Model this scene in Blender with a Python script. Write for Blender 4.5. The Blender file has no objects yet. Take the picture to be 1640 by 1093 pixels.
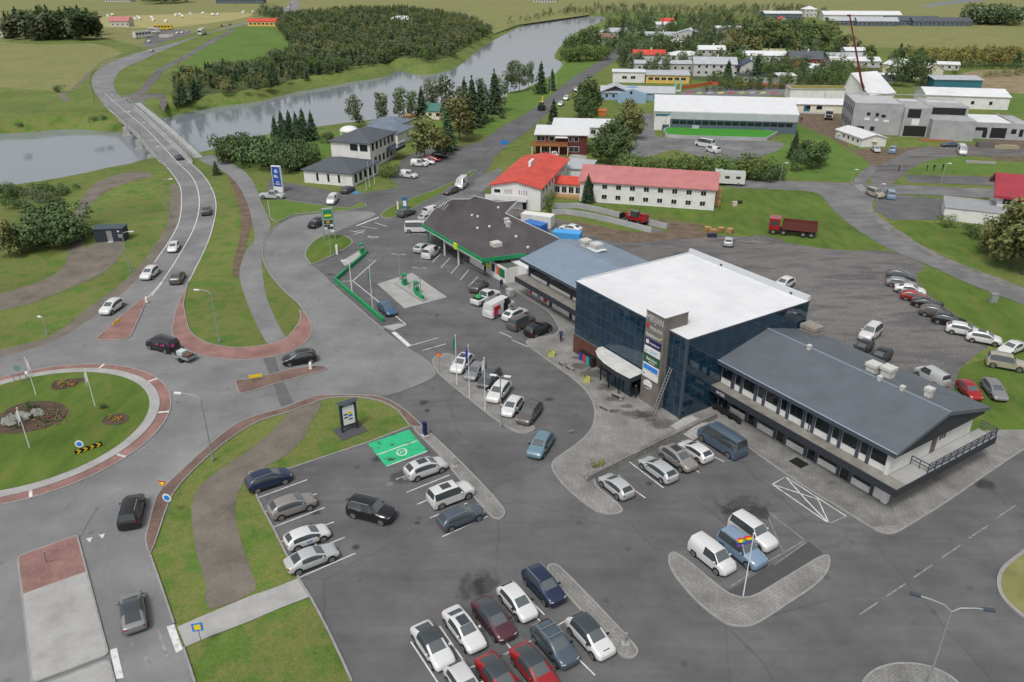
import bpy, math, random
import numpy as np
from mathutils import Vector, geometry

random.seed(7); np.random.seed(7)
S = bpy.context.scene
COL = S.collection
R = math.radians

# ---------------------------------------------------------------- camera
FPX, YH, CH = 1250.0, -65.0, 45.5          # focal length in photo pixels, horizon row, height in metres
TH = math.atan2(546.5 - YH, FPX)
cam_d = bpy.data.cameras.new('camera'); cam = bpy.data.objects.new('camera', cam_d); COL.objects.link(cam)
cam_d.sensor_width = 36.0; cam_d.lens = 36.0 * FPX / 1640.0; cam_d.clip_start = 0.5; cam_d.clip_end = 20000
cam.location = (0, 0, CH); cam.rotation_euler = (math.pi / 2 - TH, 0, 0)
S.camera = cam

# ---------------------------------------------------------------- overcast sky, soft sun, exposure
SUN_EL, SUN_AZ = R(58), R(205)             # azimuth clockwise from +Y
W = bpy.data.worlds.new('World'); S.world = W; W.use_nodes = True
nt = W.node_tree; nt.nodes.clear()
sky = nt.nodes.new('ShaderNodeTexSky'); sky.sky_type = 'NISHITA'; sky.sun_disc = False
sky.sun_elevation = SUN_EL; sky.sun_rotation = SUN_AZ; sky.air_density = 1.0; sky.dust_density = 4.0; sky.ozone_density = 1.0
hs = nt.nodes.new('ShaderNodeHueSaturation'); hs.inputs['Saturation'].default_value = 0.22
bg = nt.nodes.new('ShaderNodeBackground'); bg.inputs["Strength"].default_value = 0.125
out = nt.nodes.new('ShaderNodeOutputWorld')
nt.links.new(sky.outputs[0], hs.inputs['Color']); nt.links.new(hs.outputs[0], bg.inputs[0]); nt.links.new(bg.outputs[0], out.inputs[0])
sd = bpy.data.lights.new('sun', 'SUN'); sd.energy = 1.45; sd.angle = R(12); sd.color = (1.0, 0.97, 0.93)
sun = bpy.data.objects.new('sun', sd); COL.objects.link(sun)
dirv = Vector((math.sin(SUN_AZ) * math.cos(SUN_EL), math.cos(SUN_AZ) * math.cos(SUN_EL), math.sin(SUN_EL)))
sun.rotation_euler = dirv.to_track_quat('Z', 'Y').to_euler(); sun.location = (0, 0, 200)
S.view_settings.view_transform = 'Standard'; S.view_settings.look = 'None'; S.view_settings.exposure = 0.25; S.view_settings.gamma = 1.0
S.render.engine = 'CYCLES'

# ---------------------------------------------------------------- helpers
_c, _s = math.cos(TH), math.sin(TH)
def P(x, y, z=0.0):
    """photo pixel -> point in the world on the horizontal plane at height z"""
    dx, dz = (x - 820) / FPX, -(y - 546.5) / FPX
    wx, wy, wz = dx, _c + dz * _s, -_s + dz * _c
    t = (z - CH) / wz
    return Vector((wx * t, wy * t, z))
def pts(L, z=0.0): return [P(x, y, z) for x, y in L]
def cat(L, n=4, closed=True):
    """Catmull-Rom through points"""
    out = []; m = len(L)
    rng = range(m) if closed else range(m - 1)
    for i in rng:
        if closed: p0, p1, p2, p3 = L[i - 1], L[i], L[(i + 1) % m], L[(i + 2) % m]
        else: p0, p1, p2, p3 = L[max(i - 1, 0)], L[i], L[i + 1], L[min(i + 2, m - 1)]
        for k in range(n):
            t = k / n
            out.append(0.5 * ((2 * p1) + (p2 - p0) * t + (2 * p0 - 5 * p1 + 4 * p2 - p3) * t * t + (3 * p1 - p0 - 3 * p2 + p3) * t ** 3))
    if not closed: out.append(L[-1].copy())
    return out

class MB:
    """collects shapes, each face with a material slot index"""
    def __init__(s): s.v = []; s.f = []; s.m = []; s.sm = []
    def add(s, vs, fs, m=0, smooth=False):
        b = len(s.v); s.v += [tuple(v) for v in vs]
        for f in fs: s.f.append(tuple(b + i for i in f)); s.m.append(m); s.sm.append(smooth)
        return s
    def box(s, x0, y0, z0, x1, y1, z1, m=0):
        vs = [(x0, y0, z0), (x1, y0, z0), (x1, y1, z0), (x0, y1, z0), (x0, y0, z1), (x1, y0, z1), (x1, y1, z1), (x0, y1, z1)]
        return s.add(vs, [(0, 3, 2, 1), (4, 5, 6, 7), (0, 1, 5, 4), (1, 2, 6, 5), (2, 3, 7, 6), (3, 0, 4, 7)], m)
    def prism(s, poly, z0, z1, m=0, bottom=True):
        n = len(poly); a = sum(poly[i][0] * poly[(i + 1) % n][1] - poly[(i + 1) % n][0] * poly[i][1] for i in range(n))
        if a < 0: poly = poly[::-1]
        vs = [(p[0], p[1], z0) for p in poly] + [(p[0], p[1], z1) for p in poly]
        tri = geometry.tessellate_polygon([[Vector((p[0], p[1], 0)) for p in poly]])
        fs = [tuple(i + n for i in up(t, poly)) for t in tri]
        if bottom: fs += [up(t, poly)[::-1] for t in tri]
        fs += [(i, (i + 1) % n, (i + 1) % n + n, i + n) for i in range(n)]
        return s.add(vs, fs, m)
    def sheet(s, poly, z, m=0):
        tri = geometry.tessellate_polygon([[Vector((p[0], p[1], 0)) for p in poly]])
        return s.add([(p[0], p[1], z) for p in poly], [up(t, poly) for t in tri], m)
    def tube(s, path, r, n=8, m=0, cap=True, r2=None):
        path = [Vector(p) for p in path]; rings = []; k = len(path)
        for i, p in enumerate(path):
            d = (path[min(i + 1, k - 1)] - path[max(i - 1, 0)]).normalized()
            u = d.orthogonal().normalized() if i == 0 else (u0 - d * u0.dot(d)).normalized()
            u0 = u; w = d.cross(u); rr = r if r2 is None else r + (r2 - r) * i / max(k - 1, 1)
            rings.append([p + (u * math.cos(2 * math.pi * j / n) + w * math.sin(2 * math.pi * j / n)) * rr for j in range(n)])
        vs = [v for g in rings for v in g]
        fs = [(i * n + j, i * n + (j + 1) % n, (i + 1) * n + (j + 1) % n, (i + 1) * n + j) for i in range(k - 1) for j in range(n)]
        s.add(vs, fs, m, True)
        if cap: s.add(rings[0][::-1], [tuple(range(n))], m); s.add(rings[-1], [tuple(range(n))], m)
        return s
    def cyl(s, c, r, z0, z1, n=16, m=0, r2=None):
        r2 = r if r2 is None else r2
        vs = [(c[0] + r * math.cos(2 * math.pi * j / n), c[1] + r * math.sin(2 * math.pi * j / n), z0) for j in range(n)]
        vs += [(c[0] + r2 * math.cos(2 * math.pi * j / n), c[1] + r2 * math.sin(2 * math.pi * j / n), z1) for j in range(n)]
        return s.add(vs, [tuple(range(n))[::-1], tuple(range(n, 2 * n))] + [(j, (j + 1) % n, (j + 1) % n + n, j + n) for j in range(n)], m)
    def mesh(s, name, mats):
        me = bpy.data.meshes.new(name); me.from_pydata(s.v, [], s.f)
        for mm in (mats if isinstance(mats, (list, tuple)) else [mats]): me.materials.append(mm)
        me.polygons.foreach_set('material_index', s.m); me.polygons.foreach_set('use_smooth', s.sm)
        me.update(); return me
    def build(s, name, mats, parent=None, **kw): return ob(name, s.mesh(name, mats), parent, **kw)
def up(t, poly):
    a, b, c = (poly[i] for i in t)
    return tuple(t) if (b[0] - a[0]) * (c[1] - a[1]) - (c[0] - a[0]) * (b[1] - a[1]) > 0 else tuple(t)[::-1]
def ob(name, me, parent=None, label=None, cat=None, group=None, kind=None, loc=None, rz=None):
    o = bpy.data.objects.new(name, me); COL.objects.link(o)
    if parent is not None: o.parent = parent
    if loc is not None: o.location = loc
    if rz is not None: o.rotation_euler = (0, 0, rz)
    tag(o, label, cat, group, kind); return o
def tag(o, label=None, cat=None, group=None, kind=None):
    if label: o['label'] = label
    if cat: o['category'] = cat
    if group: o['group'] = group
    if kind: o['kind'] = kind
    return o
def thing(name, label, cat, loc=(0, 0, 0), rz=0.0, group=None):
    return ob(name, None, None, label, cat, group, None, loc, rz)
def copy_tree(o, parent=None):
    c = o.copy(); COL.objects.link(c); c.parent = parent
    for ch in o.children: copy_tree(ch, c)
    return c

# ---------------------------------------------------------------- materials
MATS = {}
def _base(name, rough=0.8, metal=0.0, spec=0.3):
    m = bpy.data.materials.new(name); m.use_nodes = True; n = m.node_tree.nodes; b = n['Principled BSDF']
    b.inputs['Roughness'].default_value = rough; b.inputs['Metallic'].default_value = metal
    b.inputs['Specular IOR Level'].default_value = spec
    MATS[name] = m; return m, n, m.node_tree.links, b
def plain(name, c, rough=0.7, metal=0.0, spec=0.4):
    if name in MATS: return MATS[name]
    m, n, l, b = _base(name, rough, metal, spec); b.inputs['Base Color'].default_value = (*c, 1); return m
def emit(name, c, e):
    m, n, l, b = _base(name); b.inputs['Base Color'].default_value = (*c, 1)
    b.inputs['Emission Color'].default_value = (*c, 1); b.inputs['Emission Strength'].default_value = e; return m
def mixed(name, stops, scale=0.4, rough=0.9, grain=0.12, gscale=18.0, bump=0.0, bscale=30.0, detail=5.0, spec=0.25, stretch=None, big=None, metal=0.0):
    """colour ramp over world-space noise, multiplied by fine grain and an optional broad tone"""
    m, n, l, b = _base(name, rough, metal, spec)
    geo = n.new('ShaderNodeNewGeometry'); co = geo.outputs['Position']
    if stretch:
        mp = n.new('ShaderNodeMapping'); mp.inputs['Rotation'].default_value = (0, 0, stretch[0]); mp.inputs['Scale'].default_value = (stretch[1], stretch[2], 1)
        l.new(co, mp.inputs['Vector']); cs = mp.outputs[0]
    else: cs = co
    nz = n.new('ShaderNodeTexNoise'); nz.inputs['Scale'].default_value = scale; nz.inputs['Detail'].default_value = detail; nz.inputs['Roughness'].default_value = 0.62
    l.new(cs, nz.inputs['Vector'])
    rp = n.new('ShaderNodeValToRGB'); el = rp.color_ramp.elements
    k = len(stops)
    while len(el) < k: el.new(0.5)
    for i, c in enumerate(stops): el[i].position = 0.3 + 0.4 * i / max(k - 1, 1); el[i].color = (*c, 1)
    l.new(nz.outputs['Fac'], rp.inputs[0]); col = rp.outputs[0]
    def mul(col, sc, amt, det=3.0, src=co):
        g = n.new('ShaderNodeTexNoise'); g.inputs['Scale'].default_value = sc; g.inputs['Detail'].default_value = det; l.new(src, g.inputs['Vector'])
        mr = n.new('ShaderNodeMapRange'); mr.inputs['From Min'].default_value = 0.25; mr.inputs['From Max'].default_value = 0.75
        mr.inputs['To Min'].default_value = 1 - amt; mr.inputs['To Max'].default_value = 1 + amt; l.new(g.outputs['Fac'], mr.inputs[0])
        mx = n.new('ShaderNodeMix'); mx.data_type = 'RGBA'; mx.blend_type = 'MULTIPLY'; mx.inputs[0].default_value = 1
        l.new(col, mx.inputs[6]); l.new(mr.outputs[0], mx.inputs[7]); return mx.outputs[2]
    if grain: col = mul(col, gscale, grain)
    if big: col = mul(col, big[0], big[1], 4.0)
    l.new(col, b.inputs['Base Color'])
    if bump:
        g = n.new('ShaderNodeTexNoise'); g.inputs['Scale'].default_value = bscale; g.inputs['Detail'].default_value = 3; l.new(co, g.inputs['Vector'])
        bp = n.new('ShaderNodeBump'); bp.inputs['Strength'].default_value = bump; bp.inputs['Distance'].default_value = 0.1
        l.new(g.outputs['Fac'], bp.inputs['Height']); l.new(bp.outputs[0], b.inputs['Normal'])
    return m
def paving(name, c1, c2, mortar, w=0.4, h=0.2, rot=0.0, msize=0.02, big=(0.35, 0.25)):
    m, n, l, b = _base(name, 0.9, 0, 0.2)
    geo = n.new('ShaderNodeNewGeometry'); mp = n.new('ShaderNodeMapping'); mp.inputs['Rotation'].default_value = (0, 0, rot); l.new(geo.outputs['Position'], mp.inputs['Vector'])
    br = n.new('ShaderNodeTexBrick'); br.inputs['Scale'].default_value = 1.0; br.inputs['Brick Width'].default_value = w; br.inputs['Row Height'].default_value = h
    br.inputs['Mortar Size'].default_value = msize; br.inputs['Color1'].default_value = (*c1, 1); br.inputs['Color2'].default_value = (*c2, 1); br.inputs['Mortar'].default_value = (*mortar, 1)
    l.new(mp.outputs[0], br.inputs['Vector']); col = br.outputs[0]
    for sc, amt in (big, (6.0, 0.12)):
        g = n.new('ShaderNodeTexNoise'); g.inputs['Scale'].default_value = sc; g.inputs['Detail'].default_value = 4; l.new(geo.outputs['Position'], g.inputs['Vector'])
        mr = n.new('ShaderNodeMapRange'); mr.inputs['From Min'].default_value = 0.3; mr.inputs['From Max'].default_value = 0.7; mr.inputs['To Min'].default_value = 1 - amt; mr.inputs['To Max'].default_value = 1 + amt
        l.new(g.outputs['Fac'], mr.inputs[0]); mx = n.new('ShaderNodeMix'); mx.data_type = 'RGBA'; mx.blend_type = 'MULTIPLY'; mx.inputs[0].default_value = 1
        l.new(col, mx.inputs[6]); l.new(mr.outputs[0], mx.inputs[7]); col = mx.outputs[2]
    l.new(col, b.inputs['Base Color']); return m
def ribbed(name, c, pitch=0.25, rough=0.45, axis=0, amt=0.10, metal=0.0, wear=0.08, spec=0.4, bump=0.5):
    """profiled sheet metal, ribs counted in the object's own coordinates"""
    m, n, l, b = _base(name, rough, metal, spec)
    tc = n.new('ShaderNodeTexCoord'); sx = n.new('ShaderNodeSeparateXYZ'); l.new(tc.outputs['Object'], sx.inputs[0])
    mt = n.new('ShaderNodeMath'); mt.operation = 'MULTIPLY'; mt.inputs[1].default_value = 2 * math.pi / pitch; l.new(sx.outputs[axis], mt.inputs[0])
    sn = n.new('ShaderNodeMath'); sn.operation = 'SINE'; l.new(mt.outputs[0], sn.inputs[0])
    bp = n.new('ShaderNodeBump'); bp.inputs['Strength'].default_value = bump; bp.inputs['Distance'].default_value = 0.03; l.new(sn.outputs[0], bp.inputs['Height']); l.new(bp.outputs[0], b.inputs['Normal'])
    geo = n.new('ShaderNodeNewGeometry')
    g = n.new('ShaderNodeTexNoise'); g.inputs['Scale'].default_value = 0.5; g.inputs['Detail'].default_value = 6; l.new(geo.outputs['Position'], g.inputs['Vector'])
    mr = n.new('ShaderNodeMapRange'); mr.inputs['From Min'].default_value = 0.3; mr.inputs['From Max'].default_value = 0.7; mr.inputs['To Min'].default_value = 1 - wear; mr.inputs['To Max'].default_value = 1 + wear; l.new(g.outputs['Fac'], mr.inputs[0])
    mx = n.new('ShaderNodeMix'); mx.data_type = 'RGBA'; mx.blend_type = 'MULTIPLY'; mx.inputs[0].default_value = 1; mx.inputs[6].default_value = (*c, 1)
    l.new(mr.outputs[0], mx.inputs[7]); l.new(mx.outputs[2], b.inputs['Base Color']); return m

def weather(m, scale=.1, crack=.35, tracks=None):
    """dark crack lines, patched panels and wheel tracks multiplied into a ground material"""
    n, l = m.node_tree.nodes, m.node_tree.links; b = n['Principled BSDF']; src = b.inputs['Base Color'].links[0].from_socket
    geo = n.new('ShaderNodeNewGeometry'); nz = n.new('ShaderNodeTexNoise'); nz.inputs['Scale'].default_value = .5; nz.inputs['Detail'].default_value = 4; l.new(geo.outputs['Position'], nz.inputs['Vector'])
    ad = n.new('ShaderNodeMix'); ad.data_type = 'RGBA'; ad.blend_type = 'ADD'; ad.inputs[0].default_value = 1.6; l.new(geo.outputs['Position'], ad.inputs[6]); l.new(nz.outputs['Color'], ad.inputs[7])
    vo = n.new('ShaderNodeTexVoronoi'); vo.feature = 'DISTANCE_TO_EDGE'; vo.inputs['Scale'].default_value = scale; l.new(ad.outputs[2], vo.inputs['Vector'])
    mr = n.new('ShaderNodeMapRange'); mr.inputs['From Max'].default_value = .006; mr.inputs['To Min'].default_value = 1 - crack; mr.inputs['To Max'].default_value = 1.0; l.new(vo.outputs['Distance'], mr.inputs[0])
    def mul(a, f):
        mx = n.new('ShaderNodeMix'); mx.data_type = 'RGBA'; mx.blend_type = 'MULTIPLY'; mx.inputs[0].default_value = 1; l.new(a, mx.inputs[6]); l.new(f, mx.inputs[7]); return mx.outputs[2]
    col = mul(src, mr.outputs[0])
    # big soft blotches of damp and dirt
    g = n.new('ShaderNodeTexNoise'); g.inputs['Scale'].default_value = .13; g.inputs['Detail'].default_value = 9; g.inputs['Roughness'].default_value = .7; l.new(geo.outputs['Position'], g.inputs['Vector'])
    m2 = n.new('ShaderNodeMapRange'); m2.inputs['From Min'].default_value = .34; m2.inputs['From Max'].default_value = .66; m2.inputs['To Min'].default_value = .8; m2.inputs['To Max'].default_value = 1.16; l.new(g.outputs['Fac'], m2.inputs[0]); col = mul(col, m2.outputs[0])
    # small dark spots
    v2 = n.new('ShaderNodeTexVoronoi'); v2.inputs['Scale'].default_value = .35; l.new(geo.outputs['Position'], v2.inputs['Vector'])
    m3 = n.new('ShaderNodeMapRange'); m3.inputs['From Min'].default_value = .04; m3.inputs['From Max'].default_value = .14; m3.inputs['To Min'].default_value = .72; m3.inputs['To Max'].default_value = 1.0; l.new(v2.outputs['Distance'], m3.inputs[0]); col = mul(col, m3.outputs[0])
    if tracks:
        mp = n.new('ShaderNodeMapping'); mp.inputs['Rotation'].default_value = (0, 0, tracks[0]); mp.inputs['Scale'].default_value = (.06, .9, 1); l.new(geo.outputs['Position'], mp.inputs['Vector'])
        t = n.new('ShaderNodeTexNoise'); t.inputs['Scale'].default_value = 1.0; t.inputs['Detail'].default_value = 5; t.inputs['Distortion'].default_value = .6; l.new(mp.outputs[0], t.inputs['Vector'])
        m4 = n.new('ShaderNodeMapRange'); m4.inputs['From Min'].default_value = .35; m4.inputs['From Max'].default_value = .65; m4.inputs['To Min'].default_value = 1 - tracks[1]; m4.inputs['To Max'].default_value = 1 + tracks[1]; l.new(t.outputs['Fac'], m4.inputs[0]); col = mul(col, m4.outputs[0])
    l.new(col, b.inputs['Base Color']); return m
AA = R(-57.6)                                # main axis of the shopping street
M = {}
M['grass'] = mixed('grass', [(.066, .12, .02), (.096, .155, .029), (.145, .158, .046), (.078, .142, .024), (.108, .16, .034)], 0.2, 0.95, 0.26, 7.0, 0.7, 12.0, 8, big=(0.05, 0.22))
M['mown'] = mixed('mown_grass', [(.06, .105, .017), (.085, .138, .022), (.125, .145, .034)], 0.5, 0.95, 0.25, 10.0, 0.4, 16.0, 6, stretch=(R(35), 1.0, .35), big=(0.08, 0.2))
M['lawn'] = mixed('bright_lawn', [(.062, .125, .02), (.09, .16, .028), (.12, .155, .036)], 0.3, 0.95, 0.2, 9.0, 0.3, 14.0, 5, big=(0.05, 0.15))
M['turf'] = mixed('artificial_turf', [(.04, .2, .02), (.05, .23, .024)], 0.6, 0.9, 0.1, 10.0)
M['hay'] = mixed('hay_field', [(.26, .24, .10), (.33, .29, .13), (.24, .25, .09)], 0.05, 0.95, 0.1, 1.0, stretch=(R(10), .25, 1.5))
M['rough'] = mixed('rough_pasture', [(.135, .155, .055), (.2, .195, .08), (.165, .18, .06), (.22, .205, .1)], 0.035, 0.95, 0.2, 0.6, 0.3, 2.0, 6)
M['scrub'] = mixed('brown_scrub', [(.11, .12, .05), (.2, .16, .09), (.26, .21, .13), (.12, .13, .05)], 0.18, 0.95, 0.3, 2.0, 0.5, 3.0, 6)
M['road'] = mixed('worn_road', [(.165, .165, .168), (.19, .19, .192), (.215, .215, .217)], 0.16, 0.85, 0.15, 26.0, 0.25, 50.0, 6, big=(0.06, 0.12))
M['asphalt'] = mixed('dark_asphalt', [(.098, .098, .102), (.115, .115, .118), (.132, .132, .135)], 0.22, 0.85, 0.14, 26.0, 0.25, 50.0, 6, big=(0.045, 0.12))
M['old_asphalt'] = mixed('old_asphalt', [(.125, .125, .128), (.158, .158, .16), (.188, .188, .19)], 0.25, 0.88, 0.15, 22.0, 0.25, 50.0, 6, big=(0.06, 0.15))
M['patch'] = mixed('fresh_asphalt', [(.066, .066, .069), (.08, .08, .083)], 0.5, 0.85, 0.12, 26.0)
weather(M['road'], .09, .12); weather(M['asphalt'], .05, .16, (R(-60), .07)); weather(M['old_asphalt'], .1, .15, (R(30), .1))
M['gravel'] = mixed('dark_gravel', [(.08, .079, .081), (.115, .113, .114), (.158, .15, .142), (.095, .093, .095), (.132, .128, .126)], 0.14, 0.95, 0.36, 5.0, 0.8, 12.0, 8, stretch=(R(-25), .45, 1.4), big=(0.03, 0.2))
M['path'] = mixed('gravel_path', [(.115, .1, .082), (.155, .137, .113), (.195, .172, .142)], 0.3, 0.95, 0.25, 10.0, 0.5, 16.0, 6)
M['dirt'] = mixed('bare_earth', [(.09, .066, .046), (.135, .1, .07), (.17, .135, .095)], 0.5, 0.95, 0.3, 8.0, 0.6, 10.0, 6)
M['soil'] = mixed('flower_bed_soil', [(.05, .035, .026), (.085, .06, .045), (.11, .075, .055)], 1.2, 0.95, 0.3, 8.0, 0.6, 10.0, 6)
M['pink'] = paving('red_brick_paving', (.26, .135, .118), (.31, .165, .145), (.18, .12, .11), 0.24, 0.12, 0.4)
M['brownbrick'] = paving('brown_brick_paving', (.17, .105, .085), (.21, .135, .11), (.11, .085, .075), 0.24, 0.12, 0.9)
M['paving'] = paving('grey_paving', (.2, .196, .186), (.235, .229, .218), (.135, .133, .126), 0.6, 0.3, -AA)
M['paving2'] = paving('dark_grey_paving', (.17, .168, .161), (.195, .192, .184), (.12, .12, .115), 0.5, 0.3, -AA, big=(0.5, .3))
M['concrete'] = mixed('concrete', [(.27, .268, .26), (.33, .328, .318), (.37, .366, .352)], 0.5, 0.9, 0.12, 14.0, 0.15, 30.0, 6, big=(.12, .12))
M['kerb'] = mixed('kerb_stone', [(.22, .218, .21), (.3, .296, .285)], 1.5, 0.9, 0.15, 20.0)
M['paint'] = mixed('road_paint', [(.3, .3, .3), (.6, .6, .585), (.66, .66, .645)], 1.6, 0.7, 0.12, 20.0)
M['oldpaint'] = mixed('worn_paint', [(.13, .13, .13), (.22, .22, .218), (.32, .32, .315)], 2.2, 0.8, 0.2, 20.0)
M['white'] = plain('white_paint', (.66, .66, .655), .5)
M['wall'] = mixed('white_render', [(.52, .52, .505), (.62, .62, .605), (.65, .65, .635)], 0.6, 0.8, 0.05, 20.0)
M['roofwhite'] = mixed('white_membrane', [(.56, .57, .58), (.62, .63, .64), (.66, .665, .67)], 0.3, 0.6, 0.05, 5.0, big=(.08, .07))
M['dark'] = plain('dark_grey_metal', (.03, .034, .042), .5)
M['slate'] = plain('slate_blue_grey', (.05, .065, .085), .5)
M['black'] = plain('matt_black', (.012, .012, .013), .7)
M['steel'] = plain('galvanised_steel', (.36, .38, .39), .4, .6)
M['lamp'] = plain('lamp_grey', (.30, .32, .33), .45, .3)
M['wood'] = mixed('timber', [(.3, .18, .08), (.42, .26, .12)], 2.0, 0.8, 0.15, 12.0)
M['green'] = plain('station_green', (.012, .235, .085), .45)
M['glassdark'] = plain('window_glass', (.012, .015, .018), .06, 0, .6)
M['tyre'] = plain('tyre_rubber', (.016, .016, .017), .8)

# ---------------------------------------------------------------- sheets, slabs and strips
def fillet(w, r, n=4):
    """round the corners of a closed world polygon"""
    out = []; m = len(w)
    for i in range(m):
        p0, p1, p2 = w[i - 1], w[i], w[(i + 1) % m]; a, b = p0 - p1, p2 - p1
        if a.length < 1e-3 or b.length < 1e-3: out.append(p1); continue
        da, db = min(r, a.length * .48), min(r, b.length * .48); A, B = p1 + a.normalized() * da, p1 + b.normalized() * db
        for k in range(n + 1): t = k / n; out.append(A * (1 - t) ** 2 + p1 * 2 * t * (1 - t) + B * t * t)
    return out
def sheet(name, px, z, mat, smooth=0, parent=None, kind='structure', rnd=0, **kw):
    w = pts(px); w = cat(w, smooth) if smooth else w
    if rnd: w = fillet(w, rnd)
    return MB().sheet(w, z).build(name, mat, parent, kind=kind, **kw)
def inset(poly, d):
    n = len(poly); a = sum(poly[i][0] * poly[(i + 1) % n][1] - poly[(i + 1) % n][0] * poly[i][1] for i in range(n)); sg = 1 if a > 0 else -1
    out = []
    for i in range(n):
        p0, p1, p2 = (Vector(poly[j % n][:2]) for j in (i - 1, i, i + 1))
        e1, e2 = (p1 - p0), (p2 - p1)
        if e1.length < 1e-6 or e2.length < 1e-6: out.append(p1); continue
        e1.normalize(); e2.normalize(); n1, n2 = Vector((-e1.y, e1.x)) * sg, Vector((-e2.y, e2.x)) * sg
        b = n1 + n2; b = b / max(b.length_squared / 2, .5) if b.length > 1e-4 else n1
        out.append(p1 + b * d)
    return [Vector((q.x, q.y, 0)) for q in out]
def slab(name, px, top, mat, smooth=0, kerb=0.18, world=False, kerbmat=None, kind='structure', base=-0.05, rnd=0):
    w = px if world else pts(px)
    w = cat(w, smooth) if smooth else w
    if rnd: w = fillet(w, rnd)
    ins = inset(w, kerb)
    o = MB().prism(ins, base, top, 0, False).build(name, mat, None, kind=kind)
    if kerb:
        n = len(w); mb = MB(); t = top + 0.012
        vs = [(p.x, p.y, base) for p in w] + [(p.x, p.y, t) for p in w] + [(p.x, p.y, t) for p in ins] + [(p.x, p.y, top - .02) for p in ins]
        fs = []
        for i in range(n):
            j = (i + 1) % n
            fs += [(i, j, j + n, i + n), (i + n, j + n, j + 2 * n, i + 2 * n), (i + 2 * n, j + 2 * n, j + 3 * n, i + 3 * n)]
        mb.add(vs, fs); mb.build('kerb', kerbmat or M['kerb'], o)
    return o
def ribbon(w, width, z):
    """world polyline -> (verts, faces) flat ribbon"""
    n = len(w); L, Rr = [], []
    for i in range(n):
        d = (w[min(i + 1, n - 1)] - w[max(i - 1, 0)]); d.z = 0; d.normalize(); q = Vector((-d.y, d.x, 0)) * width / 2
        L.append(w[i] + q); Rr.append(w[i] - q)
    vs = [(p.x, p.y, z) for p in L] + [(p.x, p.y, z) for p in Rr]
    return vs, [(i, i + n, i + 1 + n, i + 1) for i in range(n - 1)]
def stripe(name, px, width, z, mat, smooth=0, parent=None, kind='structure', **kw):
    w = pts(px); w = cat(w, smooth, False) if smooth else w
    mb = MB(); mb.add(*ribbon(w, width, z)); return mb.build(name, mat, parent, kind=None if parent else kind, **kw)
def kerbline(px, width=.16, top=.11, smooth=4, name='kerb', mat=None):
    w = pts(px); w = cat(w, smooth, False) if smooth else w
    vs, fs = ribbon(w, width, top); n = len(w); mb = MB(); mb.add(vs, fs)
    lo = [(x, y, -.05) for x, y, z in vs]
    for a in (0, n):
        idx = range(n)
        mb.add([vs[a + i] for i in idx] + [lo[a + i] for i in idx], [(i, i + 1, i + 1 + n, i + n) if a == n else (i + n, i + 1 + n, i + 1, i) for i in range(n - 1)])
    return mb.build(name, mat or M['kerb'], None, kind='structure')
# ================================================================ terrain with the river bed
RZ = -4.0
def rz_at(y): return -4.0 + 3.0 * np.clip((y - 220) / 450.0, 0, 1)
RIVER = [(-80, 226), (0, 215), (51, 212), (115, 207), (187, 212), (230, 205), (258, 191), (333, 174), (420, 162), (472, 148), (510, 142), (566, 131), (618, 123),
         (634, 114), (628, 107), (652, 117), (694, 119), (733, 107), (758, 87), (784, 69), (810, 55), (838, 42), (897, 30), (957, 26), (966, 33), (930, 48), (910, 61), (887, 89), (901, 102),
         (897, 113), (845, 140), (790, 165), (700, 188), (556, 207), (510, 214), (438, 222), (370, 240), (325, 253), (290, 262), (217, 270), (179, 281), (138, 289), (97, 299), (38, 309), (0, 312), (-80, 326)]
def PW(x, y):
    p = P(x, y, RZ)
    for _ in range(8): p = P(x, y, float(rz_at(p.y)))
    return p
river_w = [PW(x, y) for x, y in RIVER]
def signed_dist(X, Y, poly):
    px = np.array([p[0] for p in poly]); py = np.array([p[1] for p in poly]); n = len(poly)
    dmin = np.full(X.shape, 1e9); ins = np.zeros(X.shape, bool)
    for i in range(n):
        x0, y0, x1, y1 = px[i], py[i], px[(i + 1) % n], py[(i + 1) % n]
        dx, dy = x1 - x0, y1 - y0; t = np.clip(((X - x0) * dx + (Y - y0) * dy) / (dx * dx + dy * dy + 1e-9), 0, 1)
        dmin = np.minimum(dmin, np.hypot(X - x0 - t * dx, Y - y0 - t * dy))
        c = ((y0 > Y) != (y1 > Y)) & (X < (x1 - x0) * (Y - y0) / (y1 - y0 + 1e-12) + x0); ins ^= c
    return np.where(ins, -dmin, dmin)
GX0, GX1, GY0, GY1, GS = -330, 390, 60, 1000, 3.0
xs = np.arange(GX0, GX1 + .1, GS); ys = np.arange(GY0, GY1 + .1, GS)
X, Y = np.meshgrid(xs, ys); sdv = signed_dist(X, Y, cat([Vector((p.x, p.y, 0)) for p in river_w], 3))
bank = np.clip(1 - sdv / 8.0, 0, 1)
RZY = rz_at(Y); Z = np.where(sdv > 0, RZY * bank ** 1.25, RZY - np.clip(-sdv * .35, 0, 2.2)) - 0.06
ny, nx = X.shape
tv = np.stack([X.ravel(), Y.ravel(), Z.ravel()], 1)
idx = np.arange(nx * ny).reshape(ny, nx)
quads = np.stack([idx[:-1, :-1].ravel(), idx[:-1, 1:].ravel(), idx[1:, 1:].ravel(), idx[1:, :-1].ravel()], 1)
BIG = 9000
sk = [(GX0, GY0), (GX1, GY0), (GX1, GY1), (GX0, GY1)]; bo = [(-BIG, -BIG), (BIG, -BIG), (BIG, BIG), (-BIG, BIG)]
b0 = len(tv); tv = np.vstack([tv, [(x, y, -.06) for x, y in sk], [(x, y, -.06) for x, y in bo]])
faces = quads.tolist() + [(b0 + i, b0 + 4 + i, b0 + 4 + (i + 1) % 4, b0 + (i + 1) % 4) for i in range(4)]
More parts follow.
